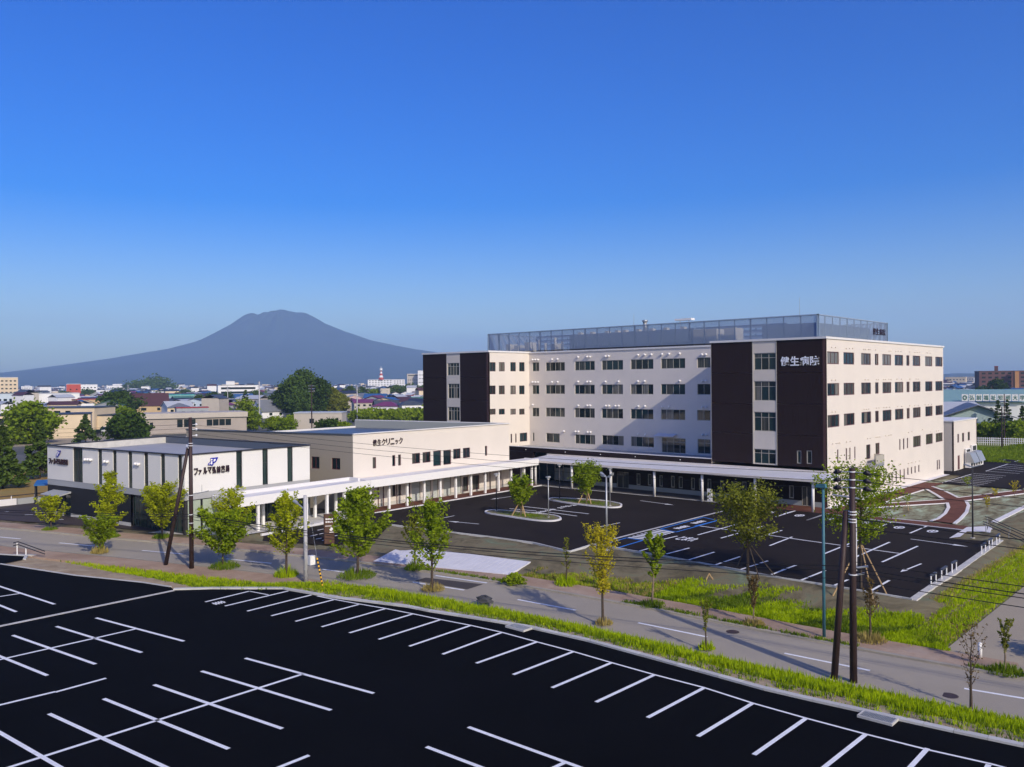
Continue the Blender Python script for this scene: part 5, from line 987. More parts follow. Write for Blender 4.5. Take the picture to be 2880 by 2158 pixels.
# lamp posts
def lamp(key, label, mt, r, kind, group=None):
    x, y, z, zt = PO[key]; t = thing('lamp_post', label, 'lamp post', (x, y, z), group=group); mb = MB(); mb.tube((x, y, z), (x, y, zt), r, r*.8, 12); mb.build('shaft', mt, t, True); mb = MB(); mb.tube((x, y, z), (x, y, z+.06), r*2.6, r*2.6, 12); mb.build('base', M['conc'], t)
    if kind == 'flood':
        for s in (-1, 1): mb = MB(); c = Vector((x-.1*s, y+.42*s, zt)); mb.hexa([c+Vector((-.05, -.3*s, .02)), c+Vector((.25, -.3*s, .0)), c+Vector((.25, .12*s, .1)), c+Vector((-.05, .12*s, .1))], [c+Vector((-.05, -.28*s, .1)), c+Vector((.25, -.28*s, .1)), c+Vector((.25, .2*s, .42)), c+Vector((-.05, .2*s, .42))]); mb.build('flood_lamp', M['steel'], t)
        mb = MB(); mb.tube((x, y-.5, zt), (x, y+.5, zt), .04); mb.build('cross_bar', M['steel'], t)
    elif kind == 'ball':
        mb = MB(); mb.tube((x, y, zt), (x, y, zt+.12), .3, .3, 14); mb.build('lamp_head', M['steel'], t); mb = MB(); mb.ball((x, y, zt-.12), .14, 10, 6); mb.build('globe', M['white'], t, True)
        mb = MB(); mb.box(x-.3, x+.3, y-.03, y+.03, zt+.12, zt+.16); mb.build('arm', M['steel'], t)
    elif kind == 'street':
        mb = MB(); mb.hexa([(x-.14, y+.45, zt-.1), (x+.14, y+.45, zt-.1), (x+.14, y-.2, zt-.1), (x-.14, y-.2, zt-.1)], [(x-.1, y+.4, zt+.12), (x+.1, y+.4, zt+.12), (x+.12, y-.15, zt+.16), (x-.12, y-.15, zt+.16)]); mb.build('lamp_head', mt, t)
    elif kind == 'twin':
        for s in (-1, 1): mb = MB(); mb.hexa([(x-.1, y, zt), (x+.1, y, zt), (x+.1, y+.75*s, zt+.25), (x-.1, y+.75*s, zt+.25)], [(x-.1, y, zt+.1), (x+.1, y, zt+.1), (x+.1, y+.75*s, zt+.36), (x-.1, y+.75*s, zt+.36)]); mb.build('lamp_head', M['steel'], t)
lamp('flood', 'tall grey post with twin floodlights by the blue parking bay', M['steel'], .09, 'flood')
lamp('l1', 'dark lamp post left of the island tree nearer the clinic', M['steel_dark'], .07, 'ball', 'lamp posts in the hospital car park')
lamp('l2', 'grey lamp post on the right tip of the island nearer the clinic', M['steel'], .06, 'ball', 'lamp posts in the hospital car park')
lamp('l3', 'dark lamp post left of the island tree nearer the canopy', M['steel_dark'], .07, 'ball', 'lamp posts in the hospital car park')
lamp('l4', 'grey lamp post on the right tip of the island nearer the canopy', M['steel'], .06, 'ball', 'lamp posts in the hospital car park')
lamp('teal', 'teal painted street lamp post on the far pavement', M['pole_teal'], .1, 'street')
lamp('plaza', 'slim dark twin-head lamp post at the plaza steps', M['steel_dark'], .08, 'twin')
# bicycle racks along the right edge of the car park
for k, (a, b) in enumerate(D['racks']):
    nmz = ('nearest the corner', 'second from the corner', 'third from the corner', 'fourth from the corner', 'fifth from the corner', 'farthest from the corner')[k]
    t = thing('barrier_hoop', f'low steel barrier hoop on the lot edge, {nmz}', 'barrier', (*a, 0), group='barrier hoops along the car park edge'); mb = MB()
    mb.path([(*a, 0), (*a, .75)], .05, 8); mb.build('post', M['white'], t); mb = MB(); mb.path([(*b, 0), (*b, .75)], .05, 8); mb.build('post', M['white'], t)
    mb = MB(); mb.bar(a, b, .18, .72, .84); mb.build('rail', mat('rail_slate', (.05, .06, .09), .5) if k == 0 else bpy.data.materials['rail_slate'], t)
# steps with handrails, right and left
st = thing('plaza_steps', 'pale concrete steps with dark handrails at the plaza corner', 'steps', (-5, -19, -.3)); n = 8
d1, d2 = Vector((-5.2, -18.3)), Vector((-1.5, -17.6)); v = Vector((-.75, -.95))
for k in range(n): mb = MB(); o = v*(.42*k); o2 = v*(.42*(k+1)); zt_ = .02-.1*k; mb.prism([d1+o, d2+o, d2+o2, d1+o2], zt_-.4, zt_); mb.build('step', M['conc_white'], st)
for c0 in (d1+Vector((.1, .1)), d2-Vector((.1, -.05))):
    for h in (.95, .7):
        mb = MB(); e = c0+v*5.2; mb.path([(*(c0-v*.3), h), (*c0, h), (*e, h-.95)], .04, 8); mb.build('handrail', M['steel_dark'], st)
    for s in (0, 2.6, 5.0): mb = MB(); p = c0+v*s; mb.tube((*p, -.9 if s else 0), (*p, .95-.183*s), .03); mb.build('post', M['steel'], st)
st = thing('verge_steps', 'short flight of steps with dark handrail at the left end of the verge', 'steps', (-73.9, 41, .4))
a, b = Vector((-74.35, 41.6)), Vector((-73.85, 40.95))
for k in range(3): mb = MB(); p = Vector((-73.9, 41.3)); d_ = Vector((.75, .55)); q = Vector((-.55, .75)); o = d_*.35*k; mb.prism([p-q*.8+o, p+q*.8+o, p+q*.8+o+d_*.35, p-q*.8+o+d_*.35], .1, .5-.08*k); mb.build('step', M['conc'], st)
for h in (1.3, 1.05): mb = MB(); mb.path([(-74.6, 41.75, .4+h-.1), (-74.3, 41.5, .4+h), (-72.9, 39.2, h-.35)], .045, 8); mb.build('handrail', M['steel_dark'], st)
for p in (a, b): mb = MB(); mb.tube((*p, .4), (*p, 1.6 if p is a else 1.2), .05); mb.build('post', M['white'], st)
x, y, z = D['bollard']; t = thing('bollard', 'white bollard at the corner of the side road', 'bollard', (x, y, z)); mb = MB(); mb.tube((x, y, z), (x, y, z+.8), .11, .11, 12); mb.tube((x, y, z+.8), (x, y, z+.86), .11, .06, 12); mb.build('post', M['white'], t, True); mb = MB(); mb.tube((x, y, z+.6), (x, y, z+.68), .115, .115, 12); mb.build('reflector', M['porcelain'], t)
rk = thing('roadside_rock', 'dark rock lying in the tall grass at the kerb', 'rock', (-55.5, 2.5, -.3)); mb = MB(); rr_ = random.Random(4); mb.ball((0, 0, 0), .55, 9, 6, sz=.5); mb.v = [(v[0]*rr_.uniform(.8, 1.25)-57.0, v[1]*rr_.uniform(.8, 1.6)+1.0, v[2]*rr_.uniform(.8, 1.2)+.1) for v in mb.v]; mb.build('stone', mat('rock', (.06, .06, .065), .9, var=.2, vscale=3, bump=.4), rk)
# ---------------------------------------------------------------- trees
def branch_tree(rng, h, wd, clear=.25, nb=26, nl=70, ls=.13, up=(.5, 1.0), prof='cone', r0=None, spread=.10, lean=(0, 0)):
    """trunk + limbs as one mesh, leaves as another, at the origin"""
    tb, lb = MB(), MB(); r0 = r0 or .012*h+.035
    P = [Vector((lean[0]*t*h+rng.uniform(-.03, .03)*h*.4*t, lean[1]*t*h+rng.uniform(-.03, .03)*h*.4*t, h*t)) for t in [k/6 for k in range(7)]]
    for k in range(6): tb.tube(P[k], P[k+1], r0*(1-.15*k), r0*(1-.15*(k+1)), 7, cap=False)
    def at(t): k = min(5, int(t*6)); return P[k].lerp(P[k+1], t*6-k)
    for b in range(nb):
        t = clear + (1-clear)*((b+rng.random()*.8)/nb)**.95; s = (t-clear)/(1-clear)
        if prof == 'cone': pr = (.55+.45*min(1, s*4))*(1-s)**.75+.06
        elif prof == 'vase': pr = .25+.75*min(1, s*1.25) if s < .8 else 1-(s-.8)*2.2
        else: pr = math.sqrt(max(.05, 1-(2*s-1)**2))*.95+.05
        az = b*2.4+rng.uniform(-.4, .4); el = rng.uniform(*up); ln = wd/2*pr*rng.uniform(.75, 1.2)/max(.35, math.cos(el)); ln = min(ln, h*(1.04-t)+.25*wd*pr+.12)
        p0 = at(t*.97); d = Vector((math.cos(az)*math.cos(el), math.sin(az)*math.cos(el), math.sin(el))); pm = p0+d*ln*.55+Vector((0, 0, -.03*ln)); p1 = pm+(d+Vector((0, 0, .35))).normalized()*ln*.45
        rb = max(.008, r0*.33*(1-s)); tb.tube(p0, pm, rb, rb*.6, 5, cap=False); tb.tube(pm, p1, rb*.6, .004, 5, cap=False)
        m_ = int(nl*(.35+pr)*rng.uniform(.7, 1.25))
        for _ in range(m_):
            u = rng.random()**.8*1.08+.05; c = (p0.lerp(pm, u/.55) if u < .55 else pm.lerp(p1, (u-.55)/.45)) + Vector((rng.gauss(0, 1), rng.gauss(0, 1), rng.gauss(0, .8)))*spread*wd*.5
            a = Vector((rng.uniform(-1, 1), rng.uniform(-1, 1), rng.uniform(-.6, .6))).normalized(); b_ = a.orthogonal(); b_.rotate(Matrix.Rotation(rng.random()*6.3, 3, a)); s_ = ls*rng.uniform(.6, 1.3)
            lb.face([c-a*s_-b_*s_*.1, c-b_*s_*.55, c+a*s_, c+b_*s_*.55])
    return tb, lb
def clump_tree(rng, h, wd, clear=.2, blobs=26, nl=90, ls=.5, shape='round'):
    """tree for the middle distance: leaf faces grouped in clumps over the crown volume"""
    tb, lb = MB(), MB(); tb.tube((0, 0, -.3), (0, 0, h*.7), .02*h, .008*h, 7)
    for k in range(blobs):
        s = (k+rng.random())/blobs; az = k*2.4+rng.random()
        if shape == 'conifer': rad = wd/2*(1-s)**.9*rng.uniform(.5, 1); z = h*(clear+(1-clear)*s)
        else: rad = wd/2*math.sqrt(max(0, 1-(2*s-1)**2))*rng.uniform(.25, .95); z = h*(clear+(1-clear)*(s*.94+.03))
        c = Vector((math.cos(az)*rad, math.sin(az)*rad, z)); br = wd*(.16 if shape != 'conifer' else .11)*rng.uniform(.7, 1.3)*(1 if shape != 'conifer' else max(.35, 1.2-s))
        tb.tube((0, 0, max(.1*h, z-.12*h)), c, .006*h, .002*h, 4, cap=False)
        for _ in range(nl):
            v = Vector((rng.gauss(0, 1), rng.gauss(0, 1), rng.gauss(0, .62)))*br*.55; a = Vector((rng.uniform(-1, 1), rng.uniform(-1, 1), rng.uniform(-.5, .5))).normalized(); b_ = a.orthogonal(); b_.rotate(Matrix.Rotation(rng.random()*6.3, 3, a)); s_ = ls*rng.uniform(.5, 1.2); p = c+v
            lb.face([p-a*s_, p-b_*s_*.6, p+a*s_, p+b_*s_*.6])
    return tb, lb
def plant(name, label, cat, loc, tb, lb, bark, leaf, group=None, rz=0, sc=1.0):
    t = thing(name, label, cat, loc, rz, group); t.scale = (sc, sc, sc)
    link('trunk', tb if isinstance(tb, bpy.types.Mesh) else tb.mesh('trunk', bark, True), t, keep=True); link('crown', lb if isinstance(lb, bpy.types.Mesh) else lb.mesh('crown', leaf), t, keep=True); return t
TR = D['trees']; rg = random.Random(11)
spec = {  # key: (leaf, label, clear, branches, leaves per branch, leaf size, profile, up, group)
 'a': ('bright', 'small yellow-green street tree in front of the pharmacy side door', .2, 22, 75, .13, 'cone', (.3, .9)),
 'b': ('mid', 'short green street tree on the near pavement beside the pole shadows', .2, 24, 110, .12, 'round', (.2, .9)),
 'c': ('bright', 'tall ragged yellow-green street tree before the pharmacy slit windows', .12, 34, 85, .14, 'cone', (.3, 1.0)),
 'd': ('bright', 'round yellow-green street tree at the pharmacy shopfront', .2, 28, 95, .14, 'round', (.3, .9)),
 'e': ('mid', 'spreading dark green street tree just right of the left utility pole', .28, 28, 130, .15, 'round', (.1, .8)),
 'f': ('bright', 'pale green street tree under the end of the covered walkway', .2, 30, 80, .14, 'cone', (.4, 1.1)),
 'g': ('bright', 'tall slender street tree left of the grey concrete pole', .26, 34, 90, .13, 'cone', (.5, 1.1)),
 'h': ('mid', 'large dense green street tree right of the striped guy guard', .22, 40, 130, .15, 'cone', (.2, .9)),
 'i': ('mid', 'open-branched street tree before the white concrete apron', .22, 34, 75, .14, 'cone', (.5, 1.1)),
 'j': ('olive', 'thin street tree at the left edge of the concrete apron', .3, 20, 60, .12, 'cone', (.5, 1.1)),
 'k': ('yellow', 'yellowing vase-shaped street tree on the near verge', .34, 34, 85, .085, 'vase', (.7, 1.15)),
 'l': ('olive', 'sparse thin young tree on the far pavement right of the apron', .3, 16, 14, .1, 'cone', (.6, 1.2)),
 'm': ('mid', 'leaning narrow green tree on the far pavement', .42, 22, 75, .12, 'round', (.6, 1.2)),
 'n': ('olive', 'knee-high spindly sapling in the near verge', .4, 14, 30, .07, 'vase', (.9, 1.3)),
 'o': ('brown', 'withered brown sapling on the far pavement before the bank', .36, 18, 28, .09, 'vase', (.9, 1.35)),
 'p': ('brown', 'bare withered tree right of the tall utility pole', .34, 18, 22, .09, 'cone', (.7, 1.3)),
 'q': ('brown', 'bare multi-stemmed brown tree in the near verge at the right', .2, 20, 12, .07, 'vase', (.95, 1.3)),
 'r': ('olive', 'small sapling with a leafy tip beside the side road', .4, 14, 40, .08, 'vase', (.8, 1.3))}
for k, (lf, lab, clr, nb, nl, ls, pf_, up) in spec.items():
    x, y, z, h, wd = TR[k]; wd = max(wd, .9)*(1.2 if k == 'k' else 1); lean = (.0, -.06) if k == 'm' else (0, 0)
    tb, lb = branch_tree(rg, h, wd*1.08, clr, nb, int(nl*1.35), ls*.8, up, pf_, lean=lean, spread=.07); plant('street_tree', lab, 'tree', (x, y, z-.08), tb, lb, M['bark_pale'] if k in 'mor' else M['bark'], LEAF[lf], 'street trees along the road')
# staked trees
def stakes(t, base, feet, h, wood, r=.045):
    for f in feet:
        mb = MB(); mb.tube((f[0], f[1], f[2]-.05), (base[0]+(f[0]-base[0])*.06, base[1]+(f[1]-base[1])*.06, base[2]+h), r, r*.9, 7); mb.build('stake', wood, t)
for k, lab, hs, nb, nl, ls in (('L1', 'broad feathery tree on long dark stakes at the car park edge', 2.6, 46, 120, .1), ('L2', 'tall feathery staked tree behind the right utility pole', 3.3, 56, 95, .1)):
    x, y, z, h, wd = TR[k]; tb, lb = branch_tree(rg, h*.98, wd*1.1, .42, nb, nl, ls, (.1, .8), 'round' if k == 'L1' else 'round', r0=.13, spread=.1); t = plant('staked_tree', lab, 'tree', (x, y, z), tb, lb, M['bark'], LEAF['olive'] if k == 'L1' else LEAF['mid'], 'large staked trees on the bank')
    if k == 'L1': stakes(t, (x, y, z), [(x+1.6, y+1.9, -.1), (x-.5, y-1.3, -.2), (x+.8, y-2.1, -.1)], hs, M['wood_dark'])
    else: stakes(t, (x, y, z), D['stakesL2'], hs, M['wood'], .05)
for k, lab in (('I1', 'small dense tree with log stakes on the island nearer the clinic'), ('I2', 'round dense tree with log stakes on the island nearer the canopy')):
    x, y, z, h, wd = TR[k]; tb, lb = branch_tree(rg, h, wd*1.15, .3, 34, 130, .12, (.1, .9), 'round', r0=.09, spread=.14); t = plant('staked_tree', lab, 'tree', (x, y, z), tb, lb, M['bark_pale'], LEAF['mid'], 'staked island trees')
    stakes(t, (x, y, z), [(x+.9, y+.5, .1), (x-.2, y-.9, .1), (x-.8, y+.7, .1)], h*.42, M['wood'], .07)
for k, (x, y, z, h, wd) in enumerate(D['saplings']):
    tb, lb = branch_tree(rg, max(h, 1.3), max(wd, .7), .4, 12, 20, .07, (.5, 1.1), 'round', r0=.025)
    t = plant('sapling', ('staked sapling on the plaza lawn nearest the cross path', 'sapling on the plaza lawn beside the far car park', 'thin bare sapling on the lawn behind the lamp post', 'yellowish sapling by the right end of the cross path', 'tiny sapling on the edge of the cross path')[k], 'sapling', (x, y, z), tb, lb, M['bark_pale'], LEAF['yellow' if k in (2, 3, 4) else 'mid'], 'plaza saplings')
    if k == 0: stakes(t, (x, y, 0), [(x-.45, y-.3, 0), (x+.3, y-.5, 0), (x+.1, y+.5, 0)], .9, M['wood'], .025)
mb = MB(); mb.tube((-41.0, -7.2, -.35), (-40.6, -7.35, .35), .05); mb.tube((-40.2, -7.6, -.35), (-40.6, -7.35, .35), .05); tag(mb.build('stake_frame', M['wood']), 'short wooden A-shaped stake on the bank left of the feathery tree', 'stake')
# grass: tufts under the street trees, tall grass on the verges
def blades(mb, rng, x, y, z, n, rad, h, wd=.035, taper=0):
    for _ in range(n):
        a = rng.random()*6.283; r = rad*math.sqrt(rng.random()); bx, by = x+r*math.cos(a), y+r*math.sin(a); a2 = rng.random()*6.283; hh = h*rng.uniform(.35 if taper else .5, 1.15)*(1-taper*(r/rad)**2); lx, ly = math.cos(a)*hh*.35*rng.random(), math.sin(a)*hh*.35*rng.random()
        cx, cy = math.cos(a2)*wd, math.sin(a2)*wd; mb.face([(bx-cx, by-cy, z), (bx+cx, by+cy, z), (bx+lx*.5+cx*.6, by+ly*.5+cy*.6, z+hh*.6), (bx+lx, by+ly, z+hh)])
for k, hh, rad, gm in (('a', .4, .8, 'dark'), ('b', .8, .8, 'dry'), ('c', .6, .9, 'dark'), ('d', .55, .9, 'dark'), ('e', .7, 1.3, 'dark'), ('g', 1.0, 1.0, 'tall'), ('h', .7, 1.6, 'dark'), ('j', .8, .9, 'dark'), ('l', .85, .9, 'tall'), ('m', .45, 1.0, 'dark'), ('n', .6, .5, 'tall'), ('o', .5, .8, 'dry'), ('p', .6, 1.0, 'dry'), ('r', .5, 1.0, 'dark'), ('k', .5, .6, 'dry'), ('i', .6, .9, 'dry')):
    x, y, z, h, wd = TR[k]; mb = MB(); blades(mb, rg, x+rg.uniform(-.15, .15), y, z, int(360*rad), rad, hh*1.1, taper=.8)
    tag(mb.build('grass_tuft', GRASS[gm]), 'grass tuft under the ' + spec[k][1], 'grass tuft', 'grass tufts in the tree pits')
rg2 = random.Random(21); SW = {'tall': MB(), 'dark': MB(), 'dry': MB()}
KV = [Vector(p) for p in KN[9:]] + [Vector((-59.4, -38))]
def near_t(i, t): # between the car-park kerb (t=0) and the near pavement (t=1) at centre-line sample i
    o = off(i, -5.95 if CL[i].y > 16 else -3.3); k = min(range(len(KV)-1), key=lambda q: (KV[q].lerp(KV[q+1], .5)-o).length); a, b = KV[k], KV[k+1]; u = max(0, min(1, (o-a).dot(b-a)/(b-a).length_squared)); return a.lerp(b, u).lerp(o, t)
SEG = [i for i in range(len(CL)) if -37 < CL[i].y < 40]
for _ in range(34000):
    i = rg2.choice(SEG); f = rg2.random(); y = CL[i].y
    if y > 20: t = rg2.uniform(.1, 1.0); den = .35
    elif y > 12: t = rg2.uniform(.2, 1.05); den = .6
    else: t = rg2.uniform(.40+.07*math.sin(i*1.7)+.06*math.sin(i*.63), .97); den = 1
    if rg2.random() > den*(1 if t > .4 else .6): continue
    p = near_t(i, t).lerp(near_t(min(i+1, len(CL)-1), t), f); z = ground_z(p.x, p.y)
    blades(SW['tall' if rg2.random() < .9 else 'dark'], rg2, p.x, p.y, z-.03, 3, .22, (.42 if y < 12 else .26)*rg2.uniform(.6, 1.3), .04)
for _ in range(3200):
    i = rg2.choice(SEG); p = near_t(i, rg2.uniform(.06, .46)); blades(SW['dark' if rg2.random() < .6 else 'tall'], rg2, p.x+rg2.uniform(-.4, .4), p.y+rg2.uniform(-.8, .8), ground_z(p.x, p.y)-.03, 5, .15, .25, .03)
tag(SW['tall'].build('verge_grass', GRASS['tall']), 'strip of tall bright green grass between the near car park and the road', 'grass', kind='stuff')
tag(SW['dark'].build('verge_weeds', GRASS['dark']), 'scattered low weeds on the sandy verge', 'weeds', kind='stuff')
BK = {'tall': MB(), 'dark': MB(), 'dry': MB()}
def bank_pt(i, t):
    o = off(i, 6.0); P = [Vector(p) for p in HK]; k = min(range(len(P)-1), key=lambda q: (P[q].lerp(P[q+1], .5)-o).length); a, b = P[k], P[k+1]; u = max(0, min(1, (o-a).dot(b-a)/(b-a).length_squared)); return o.lerp(a.lerp(b, u), t)
SEG2 = [i for i in range(len(CL)) if -26 < CL[i].y < 5]
for _ in range(32000):
    i = rg2.choice(SEG2); t = rg2.random()**1.25*.85; y = CL[i].y; p = bank_pt(i, t).lerp(bank_pt(min(i+1, len(CL)-1), t), rg2.random())
    nz = math.sin(p.x*.9+p.y*.55)+math.sin(p.y*.8-p.x*.4+2)+.8*math.sin(p.y*2.1+p.x*1.3)
    lim = (.46 if y < -5 else .32) + .09*nz
    if t > lim*(.55+.75*rg2.random()) or (nz < -.9 and y > -5 and rg2.random() < .8): continue
    if p.y > -6 and rg2.random() < .45: k = 'dry'
    else: k = 'tall' if nz > -.2 else 'dark'
    blades(BK[k], rg2, p.x, p.y, ground_z(p.x, p.y)-.04, 3, .22, .26*rg2.uniform(.5, 1.3), .04)
for _ in range(24000):     # slope down to the side road
    x = rg2.uniform(-45.5, 30); y = rg2.uniform(-25.3, -22.2)
    if x < -36 and y > -22.9-(.4*(x+45)/9): continue
    if x > -4 and rg2.random() < .25: continue
    if rg2.random() < (x+46)/120: continue
    blades(BK['dry' if y > -22.7 and rg2.random() < .7 else ('tall' if rg2.random() < .88 else 'dry')], rg2, x, y, ground_z(x, y)-.04, 3, .25, .24*rg2.uniform(.5, 1.3), .045)
tag(BK['tall'].build('bank_grass', GRASS['tall']), 'bright green grass on the bank below the hospital car park', 'grass', kind='stuff'); tag(BK['dark'].build('bank_grass_dark', GRASS['dark']), 'darker green grass patches on the bank', 'grass', kind='stuff'); tag(BK['dry'].build('bank_grass_dry', GRASS['dry']), 'dry yellow grass on the bank right of the concrete apron', 'grass', kind='stuff')
KW = MB()
for i in SEG:
    if CL[i].y < 12 and CL[i].y > -30:
        for _ in range(12):
            if math.sin(i*.9)+math.sin(i*.37+1) < -.3: continue
            p = off(i, 3.45+rg2.random()*.4).lerp(off(min(i+1, len(CL)-1), 3.6), rg2.random()); blades(KW, rg2, p.x, p.y, zr(p.y)+.1, 8, .25, .22, .04)
tag(KW.build('kerb_weeds', GRASS['dark']), 'line of weeds along the far kerb of the road', 'weeds', kind='stuff')
t = thing('roadside_bush', 'low rounded green bush on the far kerb beside the apron', 'bush', (-51.2, 3.6, -.2)); tb, lb = clump_tree(random.Random(2), .7, 1.7, .0, 14, 90, .1); link('crown', lb.mesh('crown', LEAF['mid']), t, keep=True)
t = thing('roadside_bush', 'dark leafy bush at the right edge beyond the sapling', 'bush', (-42.2, -31.2, -.7)); tb, lb = clump_tree(random.Random(6), 1.6, 3.0, .0, 18, 120, .12); link('crown', lb.mesh('crown', LEAF['mid']), t, keep=True)
# ---------------------------------------------------------------- the town behind
FW = Vector((math.cos(YAW), math.sin(YAW))); RT = Vector((math.sin(YAW), -math.cos(YAW)))
def bear(px): return YAW - math.atan((px-1440)/2369)        # bearing of a sight line, measured on the photograph's width of 2880
def polar(px, d): a = bear(px); return Vector((CAM.x+d*math.cos(a), CAM.y+d*math.sin(a)))
def ztop(py, d): return CAM.z + (1071-py)/2369*d
BW = {n: mat('wall_'+n, c, .7, var=.05, vscale=.3) for n, c in dict(cream=(.62, .5, .34), white=(.72, .71, .7), greige=(.45, .4, .34), taupe=(.36, .31, .27), grey=(.3, .32, .34), pale_blue=(.45, .52, .58), tan=(.5, .36, .2), red=(.42, .07, .05), brick=(.115, .055, .05), teal=(.18, .36, .34), orange=(.4, .2, .08), dark=(.05, .055, .07), pink=(.5, .35, .33)).items()}
BR = {n: mat('roof_'+n, c, .5, var=.06, vscale=.5) for n, c in dict(navy=(.025, .032, .055), brown=(.075, .032, .035), grey=(.16, .17, .19), blue=(.035, .1, .25), red=(.28, .03, .03), slate=(.06, .07, .085), green=(.06, .16, .12), maroon=(.16, .03, .06), silver=(.4, .42, .45), purple=(.16, .04, .11), white=(.6, .6, .6), teal=(.05, .34, .32), orange=(.5, .25, .08)).items()}
wm = MB(); wm.box(-.5, .5, -.04, .06, -.5, .5); win_me = wm.mesh('window', M['g1'])
def house_meshes(w, dp, h, roof, wallm, roofm, rh, ov=.5):
    a = MB(); a.box(-w/2, w/2, -dp/2, dp/2, -.4, h); r = MB(); W2, D2_ = w/2+ov, dp/2+ov
    if roof == 'gable':   # ridge along x
        for s in (-1, 1): r.hexa([(-W2, s*D2_, h-.1), (W2, s*D2_, h-.1), (W2, 0, h+rh-.1), (-W2, 0, h+rh-.1)], [(-W2, s*D2_, h+.1), (W2, s*D2_, h+.1), (W2, 0, h+rh+.12), (-W2, 0, h+rh+.12)])
        for s in (-1, 1): a.face([(s*w/2, -dp/2, h), (s*w/2, dp/2, h), (s*w/2, 0, h+rh*.93)])
    elif roof == 'gable_y':
        for s in (-1, 1): r.hexa([(s*W2, -D2_, h-.1), (s*W2, D2_, h-.1), (0, D2_, h+rh-.1), (0, -D2_, h+rh-.1)], [(s*W2, -D2_, h+.1), (s*W2, D2_, h+.1), (0, D2_, h+rh+.12), (0, -D2_, h+rh+.12)])
        for s in (-1, 1): a.face([(-w/2, s*dp/2, h), (w/2, s*dp/2, h), (0, s*dp/2, h+rh*.93)])
    elif roof == 'hip':
        k = max(.5, w/2-dp/2); B = [(-W2, -D2_, h), (W2, -D2_, h), (W2, D2_, h), (-W2, D2_, h)]
        r.face([B[0], B[1], (k, 0, h+rh), (-k, 0, h+rh)]); r.face([B[2], B[3], (-k, 0, h+rh), (k, 0, h+rh)]); r.face([B[1], B[2], (k, 0, h+rh)]); r.face([B[3], B[0], (-k, 0, h+rh)]); r.face(B)
    else:
        r.box(-w/2-.15, w/2+.15, -dp/2-.15, dp/2+.15, h, h+.35)
    return a.mesh('house', wallm), r.mesh('roof', roofm)
def house(name, label, cat, px, d, w, dp, h, roof, wm_, rm_, rh=2, twist=0, group=None, wins=None, ov=.5, me=None, ww=1.4, wh=1.1, xy=None, glassm=None, z=0):
    am, rm = me or house_meshes(w, dp, h, roof, BW[wm_], BR[rm_], rh, ov); p = xy if xy is not None else polar(px, d); az = math.atan2(p[1]-CAM.y, p[0]-CAM.x)
    o = link(name, am); o.location = (p[0], p[1], z); o.rotation_euler = (0, 0, az-PI/2+twist); tag(o, label, cat, group); c = link('roof', rm, o, keep=True)
    for (x, zz, sx, sz) in wins or []:
        q = link('window', win_me, o, keep=True); q.location = (x, -dp/2, zz); q.scale = (sx, 1, sz)
    return o
def rows(w, zs_, n, sx=1.2, sz=1.1, m=.8): return [(-w/2+m+(w-2*m)*(k+.5)/n, z, sx, sz) for z in zs_ for k in range(n)]
def side_windows(o, w, dp, zs_, n, sx, sz, side=1):
    for z in zs_:
        for k in range(n):
            q = link('window', win_me, o, keep=True); q.location = (side*w/2, -dp/2+dp*(k+.5)/n, z); q.rotation_euler = (0, 0, side*PI/2); q.scale = (sx, 1, sz)
# -- buildings one can name, left of the hospital
def at_xy(a, b): return Vector(((a[0]+b[0])/2, (a[1]+b[1])/2))
o = house('office_building', 'cream two-storey building with grey roof left of the pharmacy', 'building', 0, 0, 27, 14, 7.8, 'flat', 'cream', 'slate', xy=(4.5, 256), twist=-.5, wins=[(-8, 6.3, 2.6, 2.6), (-1.5, 6.6, 2.4, .8), (1.5, 6.6, 2.0, .8), (5, 6.6, 1.6, .8), (-8, 2.4, 2.6, .9), (-1, 2.4, 1.6, .9), (2, 2.4, 1.6, .9), (10.5, 2.4, 3, .9)], ov=.2)
q = MB(); q.box(13.5, 18, -5, 7, -.4, 5.2); link('side_wing', q.mesh('side_wing', BW['cream']), o, keep=True); q = MB(); q.box(13.4, 18.2, -5.2, 7.2, 5.2, 5.6); link('side_wing_roof', q.mesh('side_wing_roof', BR['slate']), o, keep=True)
house('office_wing', 'long cream flat-roofed wing at the left edge with wide windows', 'building', 40, 285, 40, 12, 6.6, 'flat', 'cream', 'navy', twist=-.1, wins=[(-8, 5.0, 3, 1.8), (-3, 5.0, 2.6, 1.8), (3, 5.0, 2.6, 1.8), (8, 5.0, 2.6, 1.8)], ov=.2)
o = house('community_hall', 'low taupe flat-roofed hall with tall window groups behind the pharmacy', 'building', 0, 0, 32, 14, 4.4, 'flat', 'taupe', 'grey', xy=(30, 219.5), twist=.12, wins=[(-12.4, 2.6, .9, 1.8), (-4.2, 3, 1.6, 2.4), (-2.2, 3, 1.6, 2.4), (-.4, 3, 1.6, 2.4), (4.6, 3, 1.7, 2.0), (6.5, 3, 1.7, 2.0), (8.4, 3, 1.7, 2.0), (10.3, 3, 1.7, 2.0)], ov=.3)
q = MB(); q.box(-16.3, 16.3, -7.6, 7.6, 4.6, 6.2); link('parapet_band', q.mesh('parapet_band', BW['greige']), o, keep=True)
o = house('storage_building', 'small pale beige flat building with slit windows behind the clinic roof', 'building', 0, 0, 15.5, 9, 5.4, 'flat', 'greige', 'silver', xy=(62.5, 195), twist=-.2, wins=[(-2.0, 2.9, 1.5, 1.5), (1.2, 3.2, .8, 1.0), (4.6, 2.8, .8, 1.8), (6.2, 2.8, .8, 1.8)], ov=.25)
